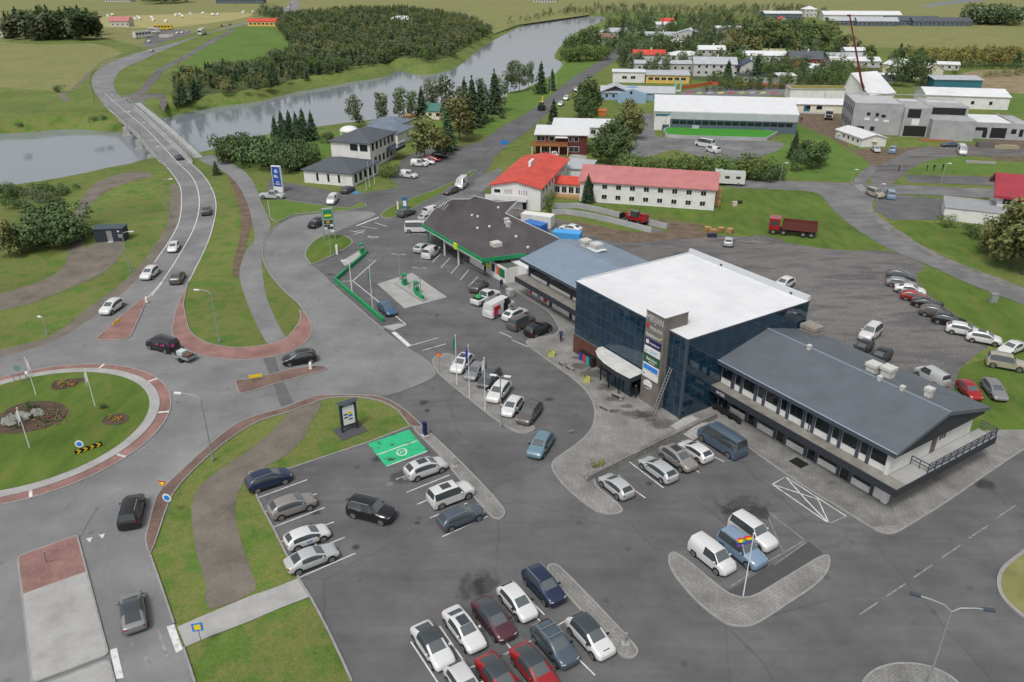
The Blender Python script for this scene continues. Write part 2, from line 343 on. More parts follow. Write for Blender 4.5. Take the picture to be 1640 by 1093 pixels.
me = bpy.data.meshes.new('ground'); me.from_pydata(tv.tolist(), [], faces); me.materials.append(M['grass']); me.polygons.foreach_set('use_smooth', [True] * len(faces)); me.update()
ob('ground', me, kind='structure')
# water: silty base colour, raised further to stand in for sky reflection
m, n, l, b = _base('river_water', 0.06, 0, 0.5); b.inputs['Base Color'].default_value = (.19, .21, .232, 1); b.inputs['IOR'].default_value = 1.33
geo = n.new('ShaderNodeNewGeometry'); nz = n.new('ShaderNodeTexNoise'); nz.inputs['Scale'].default_value = 0.9; nz.inputs['Detail'].default_value = 4; l.new(geo.outputs['Position'], nz.inputs['Vector'])
bp = n.new('ShaderNodeBump'); bp.inputs['Strength'].default_value = 0.08; bp.inputs['Distance'].default_value = 0.2; l.new(nz.outputs['Fac'], bp.inputs['Height']); l.new(bp.outputs[0], b.inputs['Normal'])
M['water'] = m
wv = [(x, y, float(rz_at(y))) for y in (90, 220, 670, 995) for x in (-320, 385)]
MB().add(wv, [(0, 1, 3, 2), (2, 3, 5, 4), (4, 5, 7, 6)]).build('river', M['water'], kind='structure')
MB().sheet(pts([(1470, 11), (1500, 4), (1560, -2), (1600, -4), (1580, 1), (1530, 6), (1490, 12)]), -.02).build('far_river', M['water'], kind='structure')

# ---------------------------------------------------------------- fields and pastures
sheet('pasture', [(-60, 24), (0, 20), (400, 14), (460, 22), (440, 40), (380, 38), (300, 55), (230, 76), (165, 60), (0, 66), (-60, 66)], -.052, M['rough'], 2)
sheet('pasture', [(-90, -12), (300, -10), (800, -14), (1200, -12), (1760, -14), (1760, 50), (1640, 80), (1330, 75), (1330, 30), (1000, 16), (830, 40), (790, 55), (700, 20), (440, 14), (-90, 18)], -.054, M['rough'], 0)
sheet('pasture', [(-60, 66), (60, 72), (150, 70), (195, 85), (165, 105), (140, 118), (125, 138), (108, 146), (80, 146), (0, 140), (-60, 140)], -.05, M['rough'], 2)
sheet('hay_field', [(-60, 40), (0, 30), (140, 28), (250, 24), (392, 20), (396, 28), (330, 38), (270, 44), (180, 44), (80, 40), (-60, 46)], -.046, M['hay'], 2)
sheet('meadow', [(283, 111), (302, 95), (330, 73), (358, 55), (399, 43), (442, 46), (455, 62), (463, 76), (434, 92), (400, 107), (340, 118), (295, 120)], -.04, M['lawn'], 2)
sheet('scrub_field', [(1540, 118), (1600, 112), (1700, 118), (1700, 165), (1620, 152), (1560, 148)], -.045, M['scrub'], 2)
sheet('lawn', [(745, 210), (760, 200), (800, 190), (830, 190), (812, 204), (780, 216)], -.04, M['lawn'], 0, rnd=4)
sheet('lawn', [(812, 148), (860, 140), (890, 118), (905, 100), (935, 92), (972, 92), (945, 108), (905, 134), (862, 168), (838, 186), (806, 186)], -.041, M['lawn'], 0, rnd=4)
sheet('lawn', [(505, 218), (560, 205), (600, 210), (530, 245), (505, 255)], -.04, M['lawn'], 0, rnd=4)
sheet('lawn', [(1158, 300), (1220, 302), (1299, 306), (1317, 314), (1330, 332), (1363, 362), (1399, 385), (1425, 400), (1374, 402), (1322, 398), (1258, 388), (1190, 378), (1140, 360), (1090, 352), (1000, 330), (960, 335), (990, 318), (1150, 340)], -.042, M['mown'], 0, rnd=4)
sheet('lawn', [(1262, 196), (1282, 196), (1310, 212), (1345, 232), (1385, 258), (1392, 268), (1365, 292), (1230, 284), (1225, 250), (1250, 228)], -.041, M['lawn'], 0, rnd=4)
sheet('lawn', [(1456, 268), (1480, 256), (1530, 246), (1600, 262), (1700, 272), (1700, 284), (1620, 280), (1460, 276)], -.041, M['lawn'], 0, rnd=4)
sheet('lawn', [(1420, 355), (1470, 352), (1560, 372), (1600, 380), (1580, 405), (1528, 412), (1480, 392)], -.041, M['mown'], 0, rnd=4)
sheet('lawn', [(1464, 437), (1500, 432), (1560, 455), (1660, 500), (1660, 700), (1580, 750), (1500, 700), (1525, 600), (1540, 585), (1640, 560), (1600, 540), (1560, 520), (1500, 480)], -.041, M['mown'], 0, rnd=4)
sheet('lawn', [(910, 198), (960, 190), (1002, 195), (1020, 215), (960, 250), (925, 240)], -.043, M['mown'], 0, rnd=4)
sheet('lawn', [(1570, 148), (1640, 150), (1700, 160), (1700, 185), (1610, 182), (1588, 170)], -.042, M['lawn'], 0, rnd=4)

# ---------------------------------------------------------------- gravel and dirt
sheet('gravel_yard', [(760, 300), (800, 318), (860, 345), (905, 352), (960, 378), (1010, 388), (1100, 374), (1180, 378), (1258, 388), (1322, 399), (1374, 402), (1425, 400), (1491, 426), (1464, 438), (1475, 462), (1512, 492), (1560, 522), (1600, 543), (1560, 570), (1536, 590), (1525, 640), (1200, 600), (900, 480), (700, 360), (720, 318)], -.035, M['gravel'], 0, rnd=4)
sheet('building_site', [(1262, 188), (1290, 178), (1340, 172), (1360, 240), (1560, 232), (1640, 205), (1700, 200), (1700, 262), (1600, 258), (1560, 245), (1500, 250), (1455, 268), (1428, 290), (1405, 292), (1400, 268), (1380, 252), (1330, 220), (1290, 205)], -.034, M['dirt'], 0, rnd=4)
sheet('site_track', [(1395, 292), (1402, 268), (1440, 250), (1480, 236), (1640, 236), (1640, 250), (1560, 250), (1500, 254), (1456, 272), (1430, 294)], -.028, M['gravel'], 2)
sheet('school_yard', [(1020, 180), (1045, 182), (1050, 220), (1260, 228), (1250, 240), (1180, 262), (1140, 258), (1080, 238), (1040, 252), (1000, 250), (1012, 230), (1032, 205)], -.036, M['old_asphalt'], 0, rnd=4)
sheet('play_yard', [(1085, 148), (1140, 138), (1260, 140), (1270, 152), (1100, 158)], -.036, M['old_asphalt'], 0)
sheet('gravel_verge', [(272, 296), (290, 304), (289, 345), (277, 376), (257, 406), (246, 422), (195, 473), (153, 507), (102, 541), (60, 557), (0, 577), (-70, 596), (-70, 578), (0, 560), (50, 548), (85, 536), (143, 492), (192, 456), (225, 423), (256, 380), (273, 344)], -.03, M['path'], 2)
sheet('gravel_path', [(-50, 508), (0, 498), (60, 482), (115, 460), (160, 440), (185, 420), (198, 400), (192, 385), (148, 391), (137, 398), (133, 360), (140, 335), (165, 310), (205, 292), (242, 283), (236, 276), (200, 276), (160, 290), (140, 305), (116, 345), (108, 380), (106, 424), (60, 452), (0, 470), (-50, 478)], -.03, M['path'], 2)
sheet('dirt_ditch', [(362, 272), (384, 288), (398, 318), (404, 352), (398, 380), (390, 408), (386, 442), (372, 440), (376, 410), (384, 380), (386, 345), (376, 308)], -.03, M['dirt'], 2)
sheet('old_track', [(318, 256), (340, 248), (380, 266), (405, 290), (420, 328), (434, 360), (424, 380), (419, 405), (421, 440), (428, 480), (452, 532), (462, 548), (440, 555), (424, 545), (402, 500), (386, 456), (384, 430), (396, 398), (408, 385), (404, 356), (396, 325), (378, 292), (350, 270)], -.024, M['road'], 2)
sheet('gravel_path', [(335, 976), (330, 936), (315, 890), (310, 860), (306, 813), (320, 778), (358, 748), (400, 719), (433, 694), (456, 668), (468, 654), (515, 644), (497, 678), (484, 704), (456, 730), (420, 750), (390, 772), (376, 813), (384, 859), (402, 915), (408, 946)], -.03, M['path'], 2)
sheet('river_track', [(92, 150), (110, 146), (140, 118), (147, 119), (116, 145), (104, 152), (112, 160), (106, 164), (96, 157)], -.03, M['path'], 2)
sheet('farm_track', [(213, 165), (230, 150), (262, 150), (268, 165), (262, 180), (256, 168), (255, 158), (240, 155), (226, 168), (206, 168), (198, 156), (222, 146), (250, 112), (290, 92), (330, 68), (370, 48), (378, 48), (340, 70), (298, 94), (262, 114), (236, 146)], -.03, M['gravel'], 0, rnd=4)
sheet('farm_yard', [(228, 72), (236, 58), (262, 48), (300, 48), (312, 53), (262, 68), (242, 78)], -.03, M['gravel'], 0)

# ---------------------------------------------------------------- roads and car parks
sheet('car_park', [(600, 1165), (564, 1093), (496, 955), (478, 926), (437, 845), (412, 797), (399, 757), (464, 751), (590, 709), (656, 684), (676, 683), (664, 670), (640, 650), (600, 636), (560, 560), (500, 440), (440, 362), (470, 345), (553, 339), (588, 331), (578, 322), (559, 332), (512, 328), (451, 320), (428, 312), (430, 288), (480, 296), (560, 312), (640, 300), (625, 285), (640, 262), (650, 250), (700, 234), (745, 233), (770, 228), (800, 205), (840, 184), (862, 168), (886, 150), (910, 130), (940, 110), (968, 94), (990, 76), (1010, 72), (990, 94), (955, 118), (918, 145), (893, 165), (873, 186), (843, 212), (812, 234), (792, 252), (780, 275), (758, 300), (700, 322), (668, 345), (690, 372), (770, 415), (840, 440), (930, 500), (1090, 600), (1150, 640), (1420, 770), (1560, 765), (1640, 712), (1900, 545), (1980, 780), (1640, 1165)], -.015, M['asphalt'])
sheet('road', [(-70, 594), (0, 574), (60, 556), (102, 540), (153, 506), (195, 472), (246, 421), (257, 405), (277, 375), (288, 344), (289, 304), (279, 284), (261, 260), (256, 256), (306, 260), (330, 283), (344, 309), (348, 332), (343, 362), (330, 393), (302, 452), (284, 490), (277, 516), (275, 530), (283, 548), (310, 566), (345, 574), (390, 577), (440, 571), (475, 559), (495, 543), (499, 522), (490, 503), (476, 485), (451, 462), (431, 437), (421, 414), (422, 396), (430, 375), (444, 361), (475, 346), (520, 341), (574, 337), (610, 342), (575, 356), (538, 372), (515, 384), (497, 396), (489, 410), (494, 422), (503, 428), (520, 440), (533, 457), (564, 485), (590, 508), (615, 529), (640, 548), (690, 580), (697, 592), (700, 604), (619, 637), (574, 633), (533, 633), (502, 635), (456, 653), (420, 663), (379, 678), (333, 714), (289, 755), (256, 786), (246, 806), (238, 838), (232, 864), (241, 890), (256, 933), (279, 1000), (294, 1038), (312, 1093), (335, 1165), (-120, 1165), (-120, 620)], -.005, M['road'], rnd=6)
RL = [(261, 260), (246, 243), (217, 210), (190, 186), (170, 170), (154, 151), (147, 132), (154, 115), (179, 99), (230, 82), (307, 61), (358, 45), (385, 38), (420, 31)]
RR = [(306, 260), (286, 239), (256, 210), (213, 169), (192, 154), (183, 141), (184, 126), (198, 110), (231, 95), (257, 83), (320, 58), (362, 47), (391, 40), (424, 34)]
def dens(L, n=5): return cat(pts(L), n, False)
rl, rr = dens(RL), dens(RR)
MB().sheet(rl + rr[::-1], -.004).build('highway', M['road'], kind='structure')
sheet('highway', [(446, 22), (452, 14), (462, 8), (466, 2), (462, -6), (472, -6), (478, 4), (480, 12), (470, 22)], -.03, M['road'])
sheet('road', [(1160, 290), (1220, 288), (1363, 294), (1384, 293), (1450, 297), (1600, 303), (1720, 312), (1720, 328), (1600, 318), (1437, 310), (1405, 314), (1392, 330), (1425, 362), (1476, 396), (1527, 421), (1604, 449), (1660, 470), (1720, 495), (1720, 525), (1640, 488), (1578, 465), (1527, 444), (1491, 426), (1425, 400), (1399, 385), (1363, 362), (1330, 332), (1317, 314), (1299, 306), (1220, 302), (1160, 300)], -.01, M['old_asphalt'], rnd=5)
sheet('side_street', [(1363, 294), (1378, 275), (1398, 262), (1404, 270), (1394, 284), (1384, 294)], -.008, M['old_asphalt'])
sheet('side_car_park', [(1404, 316), (1440, 312), (1600, 328), (1660, 340), (1660, 362), (1560, 352), (1425, 352), (1400, 335)], -.012, M['asphalt'])
sheet('side_car_park', [(1450, 280), (1620, 284), (1720, 290), (1720, 302), (1600, 298), (1455, 292)], -.012, M['asphalt'])
sheet('pavement', [(1379, 332), (1388, 330), (1426, 360), (1478, 395), (1530, 420), (1606, 448), (1660, 468), (1660, 476), (1600, 456), (1524, 427), (1470, 402), (1418, 368)], -.003, M['paving2'], rnd=5)
sheet('town_street', [(992, 76), (1010, 62), (1025, 58), (1030, 64), (1012, 74), (998, 90)], -.014, M['old_asphalt'])
sheet('gravel_lay_by', [(668, 345), (700, 322), (758, 300), (760, 288), (800, 268), (806, 282), (770, 310), (730, 328), (690, 350)], -.008, M['old_asphalt'])
sheet('forecourt', [(604, 455), (660, 437), (716, 476), (648, 494)], -.008, M['concrete'])
sheet('hotel_terrace', [(905, 262), (915, 246), (940, 250), (936, 268)], -.01, M['concrete'])

# roundabout island (round, fitted to the outer brick ring)
ringpx = [(84, 587.6), (143, 583.8), (192, 586), (230, 596.6), (266, 617), (276, 640), (273, 663), (261, 684), (238, 704), (179, 745), (102, 783), (38, 801), (0, 810)]
rp_ = np.array([[p.x, p.y] for p in pts(ringpx)]); A_ = np.c_[2 * rp_, np.ones(len(rp_))]; sol = np.linalg.lstsq(A_, (rp_ ** 2).sum(1), rcond=None)[0]
RC = Vector((sol[0], sol[1], 0)); RRAD = math.sqrt(sol[2] + sol[0] ** 2 + sol[1] ** 2)
def circ(r, n=72, c=RC): return [Vector((c.x + r * math.cos(2 * math.pi * i / n), c.y + r * math.sin(2 * math.pi * i / n), 0)) for i in range(n)]
slab('roundabout_apron', circ(RRAD), .07, M['pink'], world=True, kerb=.15)
slab('roundabout_ring', circ(RRAD - 1.25), .15, M['concrete'], world=True, kerb=.0)
mb = MB(); RLAWN = RRAD - 2.35
nr = 10; vs = [(RC.x, RC.y, .75)]; fs = []
for k in range(1, nr + 1):
    for j in range(72):
        q = 2 * math.pi * j / 72; r_ = RLAWN * k / nr; vs.append((RC.x + r_ * math.cos(q), RC.y + r_ * math.sin(q), .17 + .58 * (1 - (k / nr) ** 2)))
for j in range(72): fs.append((0, 1 + j, 1 + (j + 1) % 72))
for k in range(nr - 1):
    for j in range(72): a_ = 1 + k * 72; fs.append((a_ + j, a_ + 72 + j, a_ + 72 + (j + 1) % 72, a_ + (j + 1) % 72))
mb.add(vs, fs, 0, True).build('roundabout_lawn', M['mown'], kind='structure')
for k in range(10):                          # white bars across the brick ring
    q = R(36 * k + 12); d = Vector((math.cos(q), math.sin(q), 0)); t_ = Vector((-d.y, d.x, 0)); mb = MB()
    a_, b_ = RC + d * (RRAD - 1.3), RC + d * (RRAD - .1)
    mb.prism([a_ - t_ * .14, b_ - t_ * .14, b_ + t_ * .14, a_ + t_ * .14], .05, .088); mb.build('ring_marking', M['paint'], kind='structure')

# splitter islands, aprons and pavements
slab('traffic_island', [(237, 477), (228, 500), (210, 540), (198, 546), (151, 546), (158, 539), (195, 506), (224, 482)], .12, M['pink'], kerb=.12, rnd=.7)
slab('traffic_island', [(375, 610), (400, 608), (477, 590), (512, 586), (525, 589), (522, 594), (451, 613), (400, 629), (383, 633)], .12, M['brownbrick'], kerb=.12, rnd=.7)
slab('traffic_island', [(27, 893), (125, 857), (141, 917), (160, 990), (176, 1050), (50, 1098), (38, 990)], .12, M['concrete'], kerb=.14, rnd=.5)
sheet('island_paving', [(29.5, 893), (124, 859), (139, 917), (38, 953)], .128, M['pink'])
slab('traffic_island', [(176, 1056), (188, 1100), (196, 1165), (60, 1165), (50, 1104)], .12, M['concrete'], kerb=.14, rnd=.5)
slab('brick_apron', [(302, 452), (284, 490), (277, 516), (275, 530), (283, 548), (310, 566), (345, 574), (390, 577), (440, 571), (475, 559), (495, 543), (499, 522), (490, 503), (479, 497), (481, 510), (470, 529), (456, 543), (433, 551), (400, 556), (379, 557), (348, 553), (323, 545), (305, 530), (298, 506), (295, 483)], .06, M['pink'], 3, kerb=.12)
slab('brick_verge', [(241, 888), (232, 864), (238, 838), (246, 806), (256, 786), (289, 755), (333, 714), (379, 678), (420, 663), (456, 653), (502, 635), (533, 633), (574, 633), (610, 636), (640, 650), (664, 670), (677, 684), (656, 683), (638, 659), (610, 643), (574, 637), (536, 637), (515, 641), (461, 661), (420, 673), (379, 696), (333, 732), (289, 776), (271, 806), (257, 846)], .06, M['brownbrick'], 2, kerb=.12)
sheet('footpath', [(284, 1004), (330, 984), (400, 955), (438, 942), (478, 926), (496, 956), (451, 973), (400, 995), (340, 1018), (297, 1036)], -.002, M['concrete'])
sheet('crossing_path', [(421, 574), (440, 570), (449, 600), (470, 645), (450, 652), (440, 622)], -.001, M['asphalt'])
kerbline([(564, 1093), (528, 1015), (496, 955), (478, 926), (437, 845), (412, 797), (399, 757)], smooth=2)
kerbline([(399, 757), (464, 751), (590, 709), (656, 684)], smooth=0)
kerbline([(335, 1165), (312, 1093), (294, 1038)], smooth=2); kerbline([(279, 1000), (256, 933), (241, 890)], smooth=3)
kerbline([(499, 522), (490, 503), (476, 485), (451, 462), (431, 437), (421, 414), (422, 396), (430, 375), (444, 361)], smooth=3)
kerbline([(533, 457), (548, 471), (564, 485), (590, 508), (615, 529)], smooth=2)
# charger pavement strip, left car park
slab('pavement', [(656, 684), (677, 684), (705, 708), (760, 762), (806, 812), (811, 824), (803, 833), (789, 832), (775, 818), (716, 745), (684, 710)], .12, M['paving'], kerb=.15, rnd=2.2)
slab('pavement', [(690, 578), (700, 570), (718, 566), (732, 574), (745, 596), (790, 640), (838, 674), (856, 684), (858, 690), (842, 696), (825, 694), (790, 672), (740, 632), (698, 597)], .12, M['paving'], kerb=.15, rnd=2.2)
slab('pavement', [(874, 908), (886, 903), (898, 908), (960, 972), (1018, 1034), (1024, 1046), (1016, 1056), (998, 1056), (984, 1042), (930, 980), (880, 925)], .12, M['paving'], kerb=.15, rnd=2.2)
slab('pavement', [(1068, 890), (1082, 882), (1186, 969), (1326, 884), (1332, 904), (1318, 932), (1210, 1004), (1188, 1006), (1160, 1002), (1110, 962), (1072, 915)], .12, M['paving'], kerb=.15, rnd=2.2)
sheet('asphalt_bed', [(1162, 950), (1296, 868), (1318, 886), (1187, 966)], -.008, M['patch'])
slab('pavement', [(1376, 1093), (1402, 1070), (1440, 1061), (1490, 1066), (1540, 1093), (1580, 1165), (1360, 1165)], .12, M['paving2'], kerb=.15, rnd=2.2)
slab('verge', [(1660, 866), (1620, 895), (1600, 912), (1594, 935), (1602, 958), (1624, 980), (1680, 1020), (1760, 1000), (1760, 850)], .12, M['rough'], kerb=.3, rnd=3)
# big forecourt pavement round the office building
slab('pavement', [(735, 418), (800, 450), (840, 476), (880, 500), (900, 535), (836, 545), (852, 560), (905, 598), (938, 625), (954, 655), (948, 690), (920, 715), (884, 738), (882, 752), (900, 778), (935, 808), (960, 824), (985, 826), (1005, 818), (940, 768), (1140, 672), (1200, 720), (1300, 790), (1340, 812), (1397, 848), (1415, 856), (1433, 857), (1452, 846), (1514, 808), (1582, 760), (1660, 708), (1680, 690), (1600, 690), (1430, 700), (1250, 640), (1000, 520), (860, 430), (760, 400)], .1, M['paving'], kerb=.15, rnd=2.2)
sheet('paved_walk', [(1140, 672), (1200, 720), (1300, 790), (1396, 845), (1440, 842), (1420, 790), (1210, 690), (1170, 655)], .106, M['paving2'])
slab('grass_island', [(488, 410), (492, 398), (505, 385), (525, 376), (548, 377), (562, 384), (564, 392), (545, 404), (502, 424), (495, 421)], .12, M['mown'], 3, kerb=.18)
slab('grass_island', [(609, 346), (625, 333), (660, 318), (700, 303), (735, 287), (757, 274), (762, 276), (740, 294), (700, 314), (640, 345), (622, 350)], .1, M['mown'], 2, kerb=.15)
slab('grass_verge', [(428, 322), (451, 320), (512, 329), (559, 334), (586, 326), (588, 331), (553, 338), (500, 341), (470, 344), (444, 357), (432, 350)], .1, M['lawn'], 0, kerb=.15)

# ---- understorey of the woods, disturbed earth and asphalt repairs
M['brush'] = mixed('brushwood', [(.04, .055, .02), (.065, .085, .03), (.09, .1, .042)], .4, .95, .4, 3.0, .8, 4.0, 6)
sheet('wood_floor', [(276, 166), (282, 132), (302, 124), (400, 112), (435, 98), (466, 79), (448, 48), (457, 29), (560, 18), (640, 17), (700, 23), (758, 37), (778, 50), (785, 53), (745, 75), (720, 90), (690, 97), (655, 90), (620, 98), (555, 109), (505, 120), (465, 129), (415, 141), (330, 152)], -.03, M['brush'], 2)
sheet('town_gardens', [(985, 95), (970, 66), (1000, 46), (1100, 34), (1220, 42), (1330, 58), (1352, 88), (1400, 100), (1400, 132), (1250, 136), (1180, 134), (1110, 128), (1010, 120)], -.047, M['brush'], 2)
sheet('disturbed_earth', [(905, 352), (960, 362), (1010, 372), (1060, 372), (1100, 366), (1140, 372), (1130, 382), (1060, 384), (1000, 390), (950, 380)], -.026, M['dirt'], rnd=4)
# ================================================================ building helpers (all in a building's own frame: x along the front, y to the back)
BXC = {}
def bxm(w, d, h, mats, key=None):
    """cached box mesh centred in x and z, y from 0 to d"""
    k = (round(w, 3), round(d, 3), round(h, 3), mats.name)
    if k not in BXC: BXC[k] = MB().box(-w / 2, 0, -h / 2, w / 2, d, h / 2).mesh('piece', mats)
    return BXC[k]
def on_face(parent, face, box, s, z):
    """frame of a point on one of the four faces: returns (loc, rz); box = (x0,y0,x1,y1)"""
    x0, y0, x1, y1 = box
    return {'f': ((s, y0, z), 0), 'r': ((x1, s, z), math.pi / 2), 'b': ((s, y1, z), math.pi), 'l': ((x0, s, z), -math.pi / 2)}[face]
def window(parent, face, box, s, z, w, h, frame='white', glass='glassdark', bars=0, name='window'):
    loc, rz = on_face(parent, face, box, s, z)
    o = ob(name, bxm(w, .10, h, M[frame]), parent); o.location = loc; o.rotation_euler = (0, 0, rz)
    # move outward 5 cm so that the frame stands proud of the wall
    dv = Vector((math.sin(rz), -math.cos(rz), 0)); o.location = Vector(loc) + dv * .05
    n = bars + 1; pw = (w - .1) / n - .05
    for k in range(n):
        p = ob('pane', bxm(pw, .04, h - .14, M[glass]), o); p.location = (-(w - .1) / 2 + (k + .5) * (w - .1) / n, -.02, 0)
    return o
def plate(parent, name, face, box, s, z, w, h, mat, t=.05):
    loc, rz = on_face(parent, face, box, s, z); dv = Vector((math.sin(rz), -math.cos(rz), 0))
    o = ob(name, bxm(w, t + .03, h, mat), parent); o.location = Vector(loc) + dv * t; o.rotation_euler = (0, 0, rz); return o
def gable(x0, y0, x1, y1, z, rh, o, t, axis='x', og=None, off=0.5):
    """ridged roof solid over the rectangle; ridge along axis; o eave overhang, og gable overhang"""
    og = o if og is None else og; mb = MB()
    if axis == 'x': a0, a1, b0, b1 = x0, x1, y0, y1
    else: a0, a1, b0, b1 = y0, y1, x0, x1
    bm = b0 + (b1 - b0) * off; k0 = rh / (bm - b0); k1 = rh / (b1 - bm)
    sec = [(b0 - o, z - k0 * o), (bm, z + rh), (b1 + o, z - k1 * o), (b1 + o, z - k1 * o - t), (bm, z + rh - t), (b0 - o, z - k0 * o - t)]
    vs = []
    for a in (a0 - og, a1 + og):
        for b_, c in sec: vs.append((a, b_, c) if axis == 'x' else (b_, a, c))
    fs = [(0, 1, 7, 6), (1, 2, 8, 7), (2, 3, 9, 8), (3, 4, 10, 9), (4, 5, 11, 10), (5, 0, 6, 11), (0, 5, 4, 1), (1, 4, 3, 2), (6, 7, 10, 11), (7, 8, 9, 10)]
    if axis == 'x': fs = [f[::-1] for f in fs]
    return mb.add(vs, fs)
def hip(x0, y0, x1, y1, z, rh, o, t, run=None):
    x0, y0, x1, y1 = x0 - o, y0 - o, x1 + o, y1 + o; w, d = x1 - x0, y1 - y0; run = min(w, d) / 2 if run is None else run
    ym = (y0 + y1) / 2
    if w >= d: ra, rb = (x0 + run, ym), (x1 - run, ym)
    else: ra, rb = ((x0 + x1) / 2, y0 + run), ((x0 + x1) / 2, y1 - run)
    vs = [(x0, y0, z), (x1, y0, z), (x1, y1, z), (x0, y1, z), (*ra, z + rh), (*rb, z + rh)] + [(x0, y0, z - t), (x1, y0, z - t), (x1, y1, z - t), (x0, y1, z - t)]
    if w >= d: fs = [(0, 1, 5, 4), (1, 2, 5), (2, 3, 4, 5), (3, 0, 4)]
    else: fs = [(0, 1, 4), (1, 2, 5, 4), (2, 3, 5), (3, 0, 4, 5)]
    fs += [(0, 6, 7, 1), (1, 7, 8, 2), (2, 8, 9, 3), (3, 9, 6, 0), (6, 9, 8, 7)]
    return MB().add(vs, fs)
def walls(x0, y0, x1, y1, h, rh=0, axis='x', inset_=.02, z0=-.1, off=.5):
    mb = MB().box(x0, y0, z0, x1, y1, h)
    if rh:
        if axis == 'x':
            ym = y0 + (y1 - y0) * off
            for xa, sg in ((x0, 1), (x1, -1)):
                xb = xa + .12 * sg; vs = [(xa, y0, h), (xa, y1, h), (xa, ym, h + rh - .12), (xb, y0, h), (xb, y1, h), (xb, ym, h + rh - .12)]
                mb.add(vs, [(0, 2, 1), (3, 4, 5), (0, 3, 5, 2), (1, 2, 5, 4)] if sg > 0 else [(0, 1, 2), (3, 5, 4), (0, 2, 5, 3), (1, 4, 5, 2)])
        else:
            xm = x0 + (x1 - x0) * off
            for ya, sg in ((y0, 1), (y1, -1)):
                yb = ya + .12 * sg; vs = [(x0, ya, h), (x1, ya, h), (xm, ya, h + rh - .12), (x0, yb, h), (x1, yb, h), (xm, yb, h + rh - .12)]
                mb.add(vs, [(0, 1, 2), (3, 5, 4), (0, 2, 5, 3), (1, 4, 5, 2)] if sg > 0 else [(0, 2, 1), (3, 4, 5), (0, 3, 5, 2), (1, 2, 5, 4)])
    return mb
def text_mesh(s, size, mat, extrude=.01):
    cu = bpy.data.curves.new('lettering', 'FONT'); cu.body = s; cu.size = size; cu.extrude = extrude; cu.align_x = 'CENTER'; cu.align_y = 'CENTER'
    to = bpy.data.objects.new('lettering', cu); COL.objects.link(to)
    dg = bpy.context.evaluated_depsgraph_get(); me = bpy.data.meshes.new_from_object(to.evaluated_get(dg)); bpy.data.objects.remove(to)
    me.materials.clear(); me.materials.append(mat); return me
def lettering(parent, s, size, mat, loc, rz=0, squeeze=None):
    o = ob('lettering', text_mesh(s, size, mat), parent); o.location = loc; o.rotation_euler = (math.pi / 2, 0, rz)
    if squeeze:
        w = max(v.co.x for v in o.data.vertices) - min(v.co.x for v in o.data.vertices)
        if w > 0: o.scale = (squeeze / w, 1, 1)
    return o

# ================================================================ office block with curtain wall
O = P(1088, 672)
M['mullion'] = plain('mullion_grey', (.12, .155, .185), .5, .2)
M['facade'] = plain('facade_glass', (.007, .026, .05), .03, 0.0, 1.0)
M['facade2'] = plain('facade_glass_teal', (.01, .036, .062), .04, 0.0, 1.0)
M['brickwall'] = paving('brick_wall', (.12, .045, .03), (.155, .06, .04), (.09, .05, .04), .25, .08)
M['boards'] = ribbed('weathered_boards', (.155, .14, .128), .28, .8, 2, wear=.25)
M['greyroof'] = ribbed('dark_blue_grey_sheet', (.1, .114, .13), .33, .5, 0, wear=.10, bump=.35)
M['blueroof'] = ribbed('pale_blue_grey_sheet', (.175, .225, .285), .33, .5, 0, wear=.10, bump=.35)
M['greysheet'] = ribbed('light_grey_sheet', (.36, .38, .40), .4, .5, 0, wear=.1, bump=.35)
tower = thing('office_block', 'three storey office block with dark blue glass curtain walls and flat white roof', 'building', O, AA)
U0, U1, V1, HG = -19.5, 0.0, 19.2, 9.8
MB().box(U0, 0, -.1, U1, V1, HG - .15).build('wall', M['mullion'], tower)
rf = MB().box(U0 - .06, -.06, HG - .15, U1 + .06, V1 + .06, HG).build('roof', M['roofwhite'], tower)
pm = MB().box(U0 - .06, V1 - .34, HG + .002, U1 + .06, V1 + .06, HG + .62); pm.box(U0 - .07, .6, HG + .001, U0 + .12, V1 - .345, HG + .16)
pm.build('parapet', plain('parapet_grey', (.5, .52, .54), .6), rf)
for k in range(9): MB().box(U0 + .3, 1.2 + 2.05 * k, HG + .0005, U1 - .2, 1.3 + 2.05 * k, HG + .006).build('roof_seam', plain('seam_grey', (.585, .59, .595), .7), rf)
for fx in (-13.6, -2.4): MB().box(fx - .15, V1 - .42, HG + .12, fx + .15, V1 - .345, HG + .3).build('scupper', M['black'], rf)
MB().box(U0 - .09, -.1, HG - .2, U1 + .1, -.062, HG + .012).build('edge_trim', M['slate'], rf)
MB().box(U1 + .062, -.1, HG - .2, U1 + .1, V1 + .06, HG + .012).build('edge_trim', M['slate'], rf)
# glass panes, one by one
NC, NR = 19, 7; cw = 19.5 / NC; rh_ = (HG - .2) / NR
pane_m = [MB().box(-cw / 2 + .034, 0, .034, cw / 2 - .034, .03, rh_ - .034).mesh('pane', M[k]) for k in ('facade', 'facade', 'facade2')]
for j in range(NR):
    for i in range(NC):
        u = U0 + (i + .5) * cw; z = j * rh_
        if -5.75 < u < -2.6: continue
        if u < -13.4 and z < 2.2: continue
        o = ob('pane', random.choice(pane_m), tower); o.location = (u, -.03, z); o.rotation_euler = (R(random.uniform(-.35, .35)), 0, R(random.uniform(-.35, .35)))
    for i in range(NC):
        v = (i + .5) * V1 / NC; z = j * rh_
        o = ob('pane', random.choice(pane_m), tower); o.location = (U1 + .03, v, z); o.rotation_euler = (R(random.uniform(-.35, .35)), 0, math.pi / 2 + R(random.uniform(-.35, .35)))
MB().box(U0 - .02, -.12, -.05, -13.5, -.002, 2.55).build('brick_base', M['brickwall'], tower)
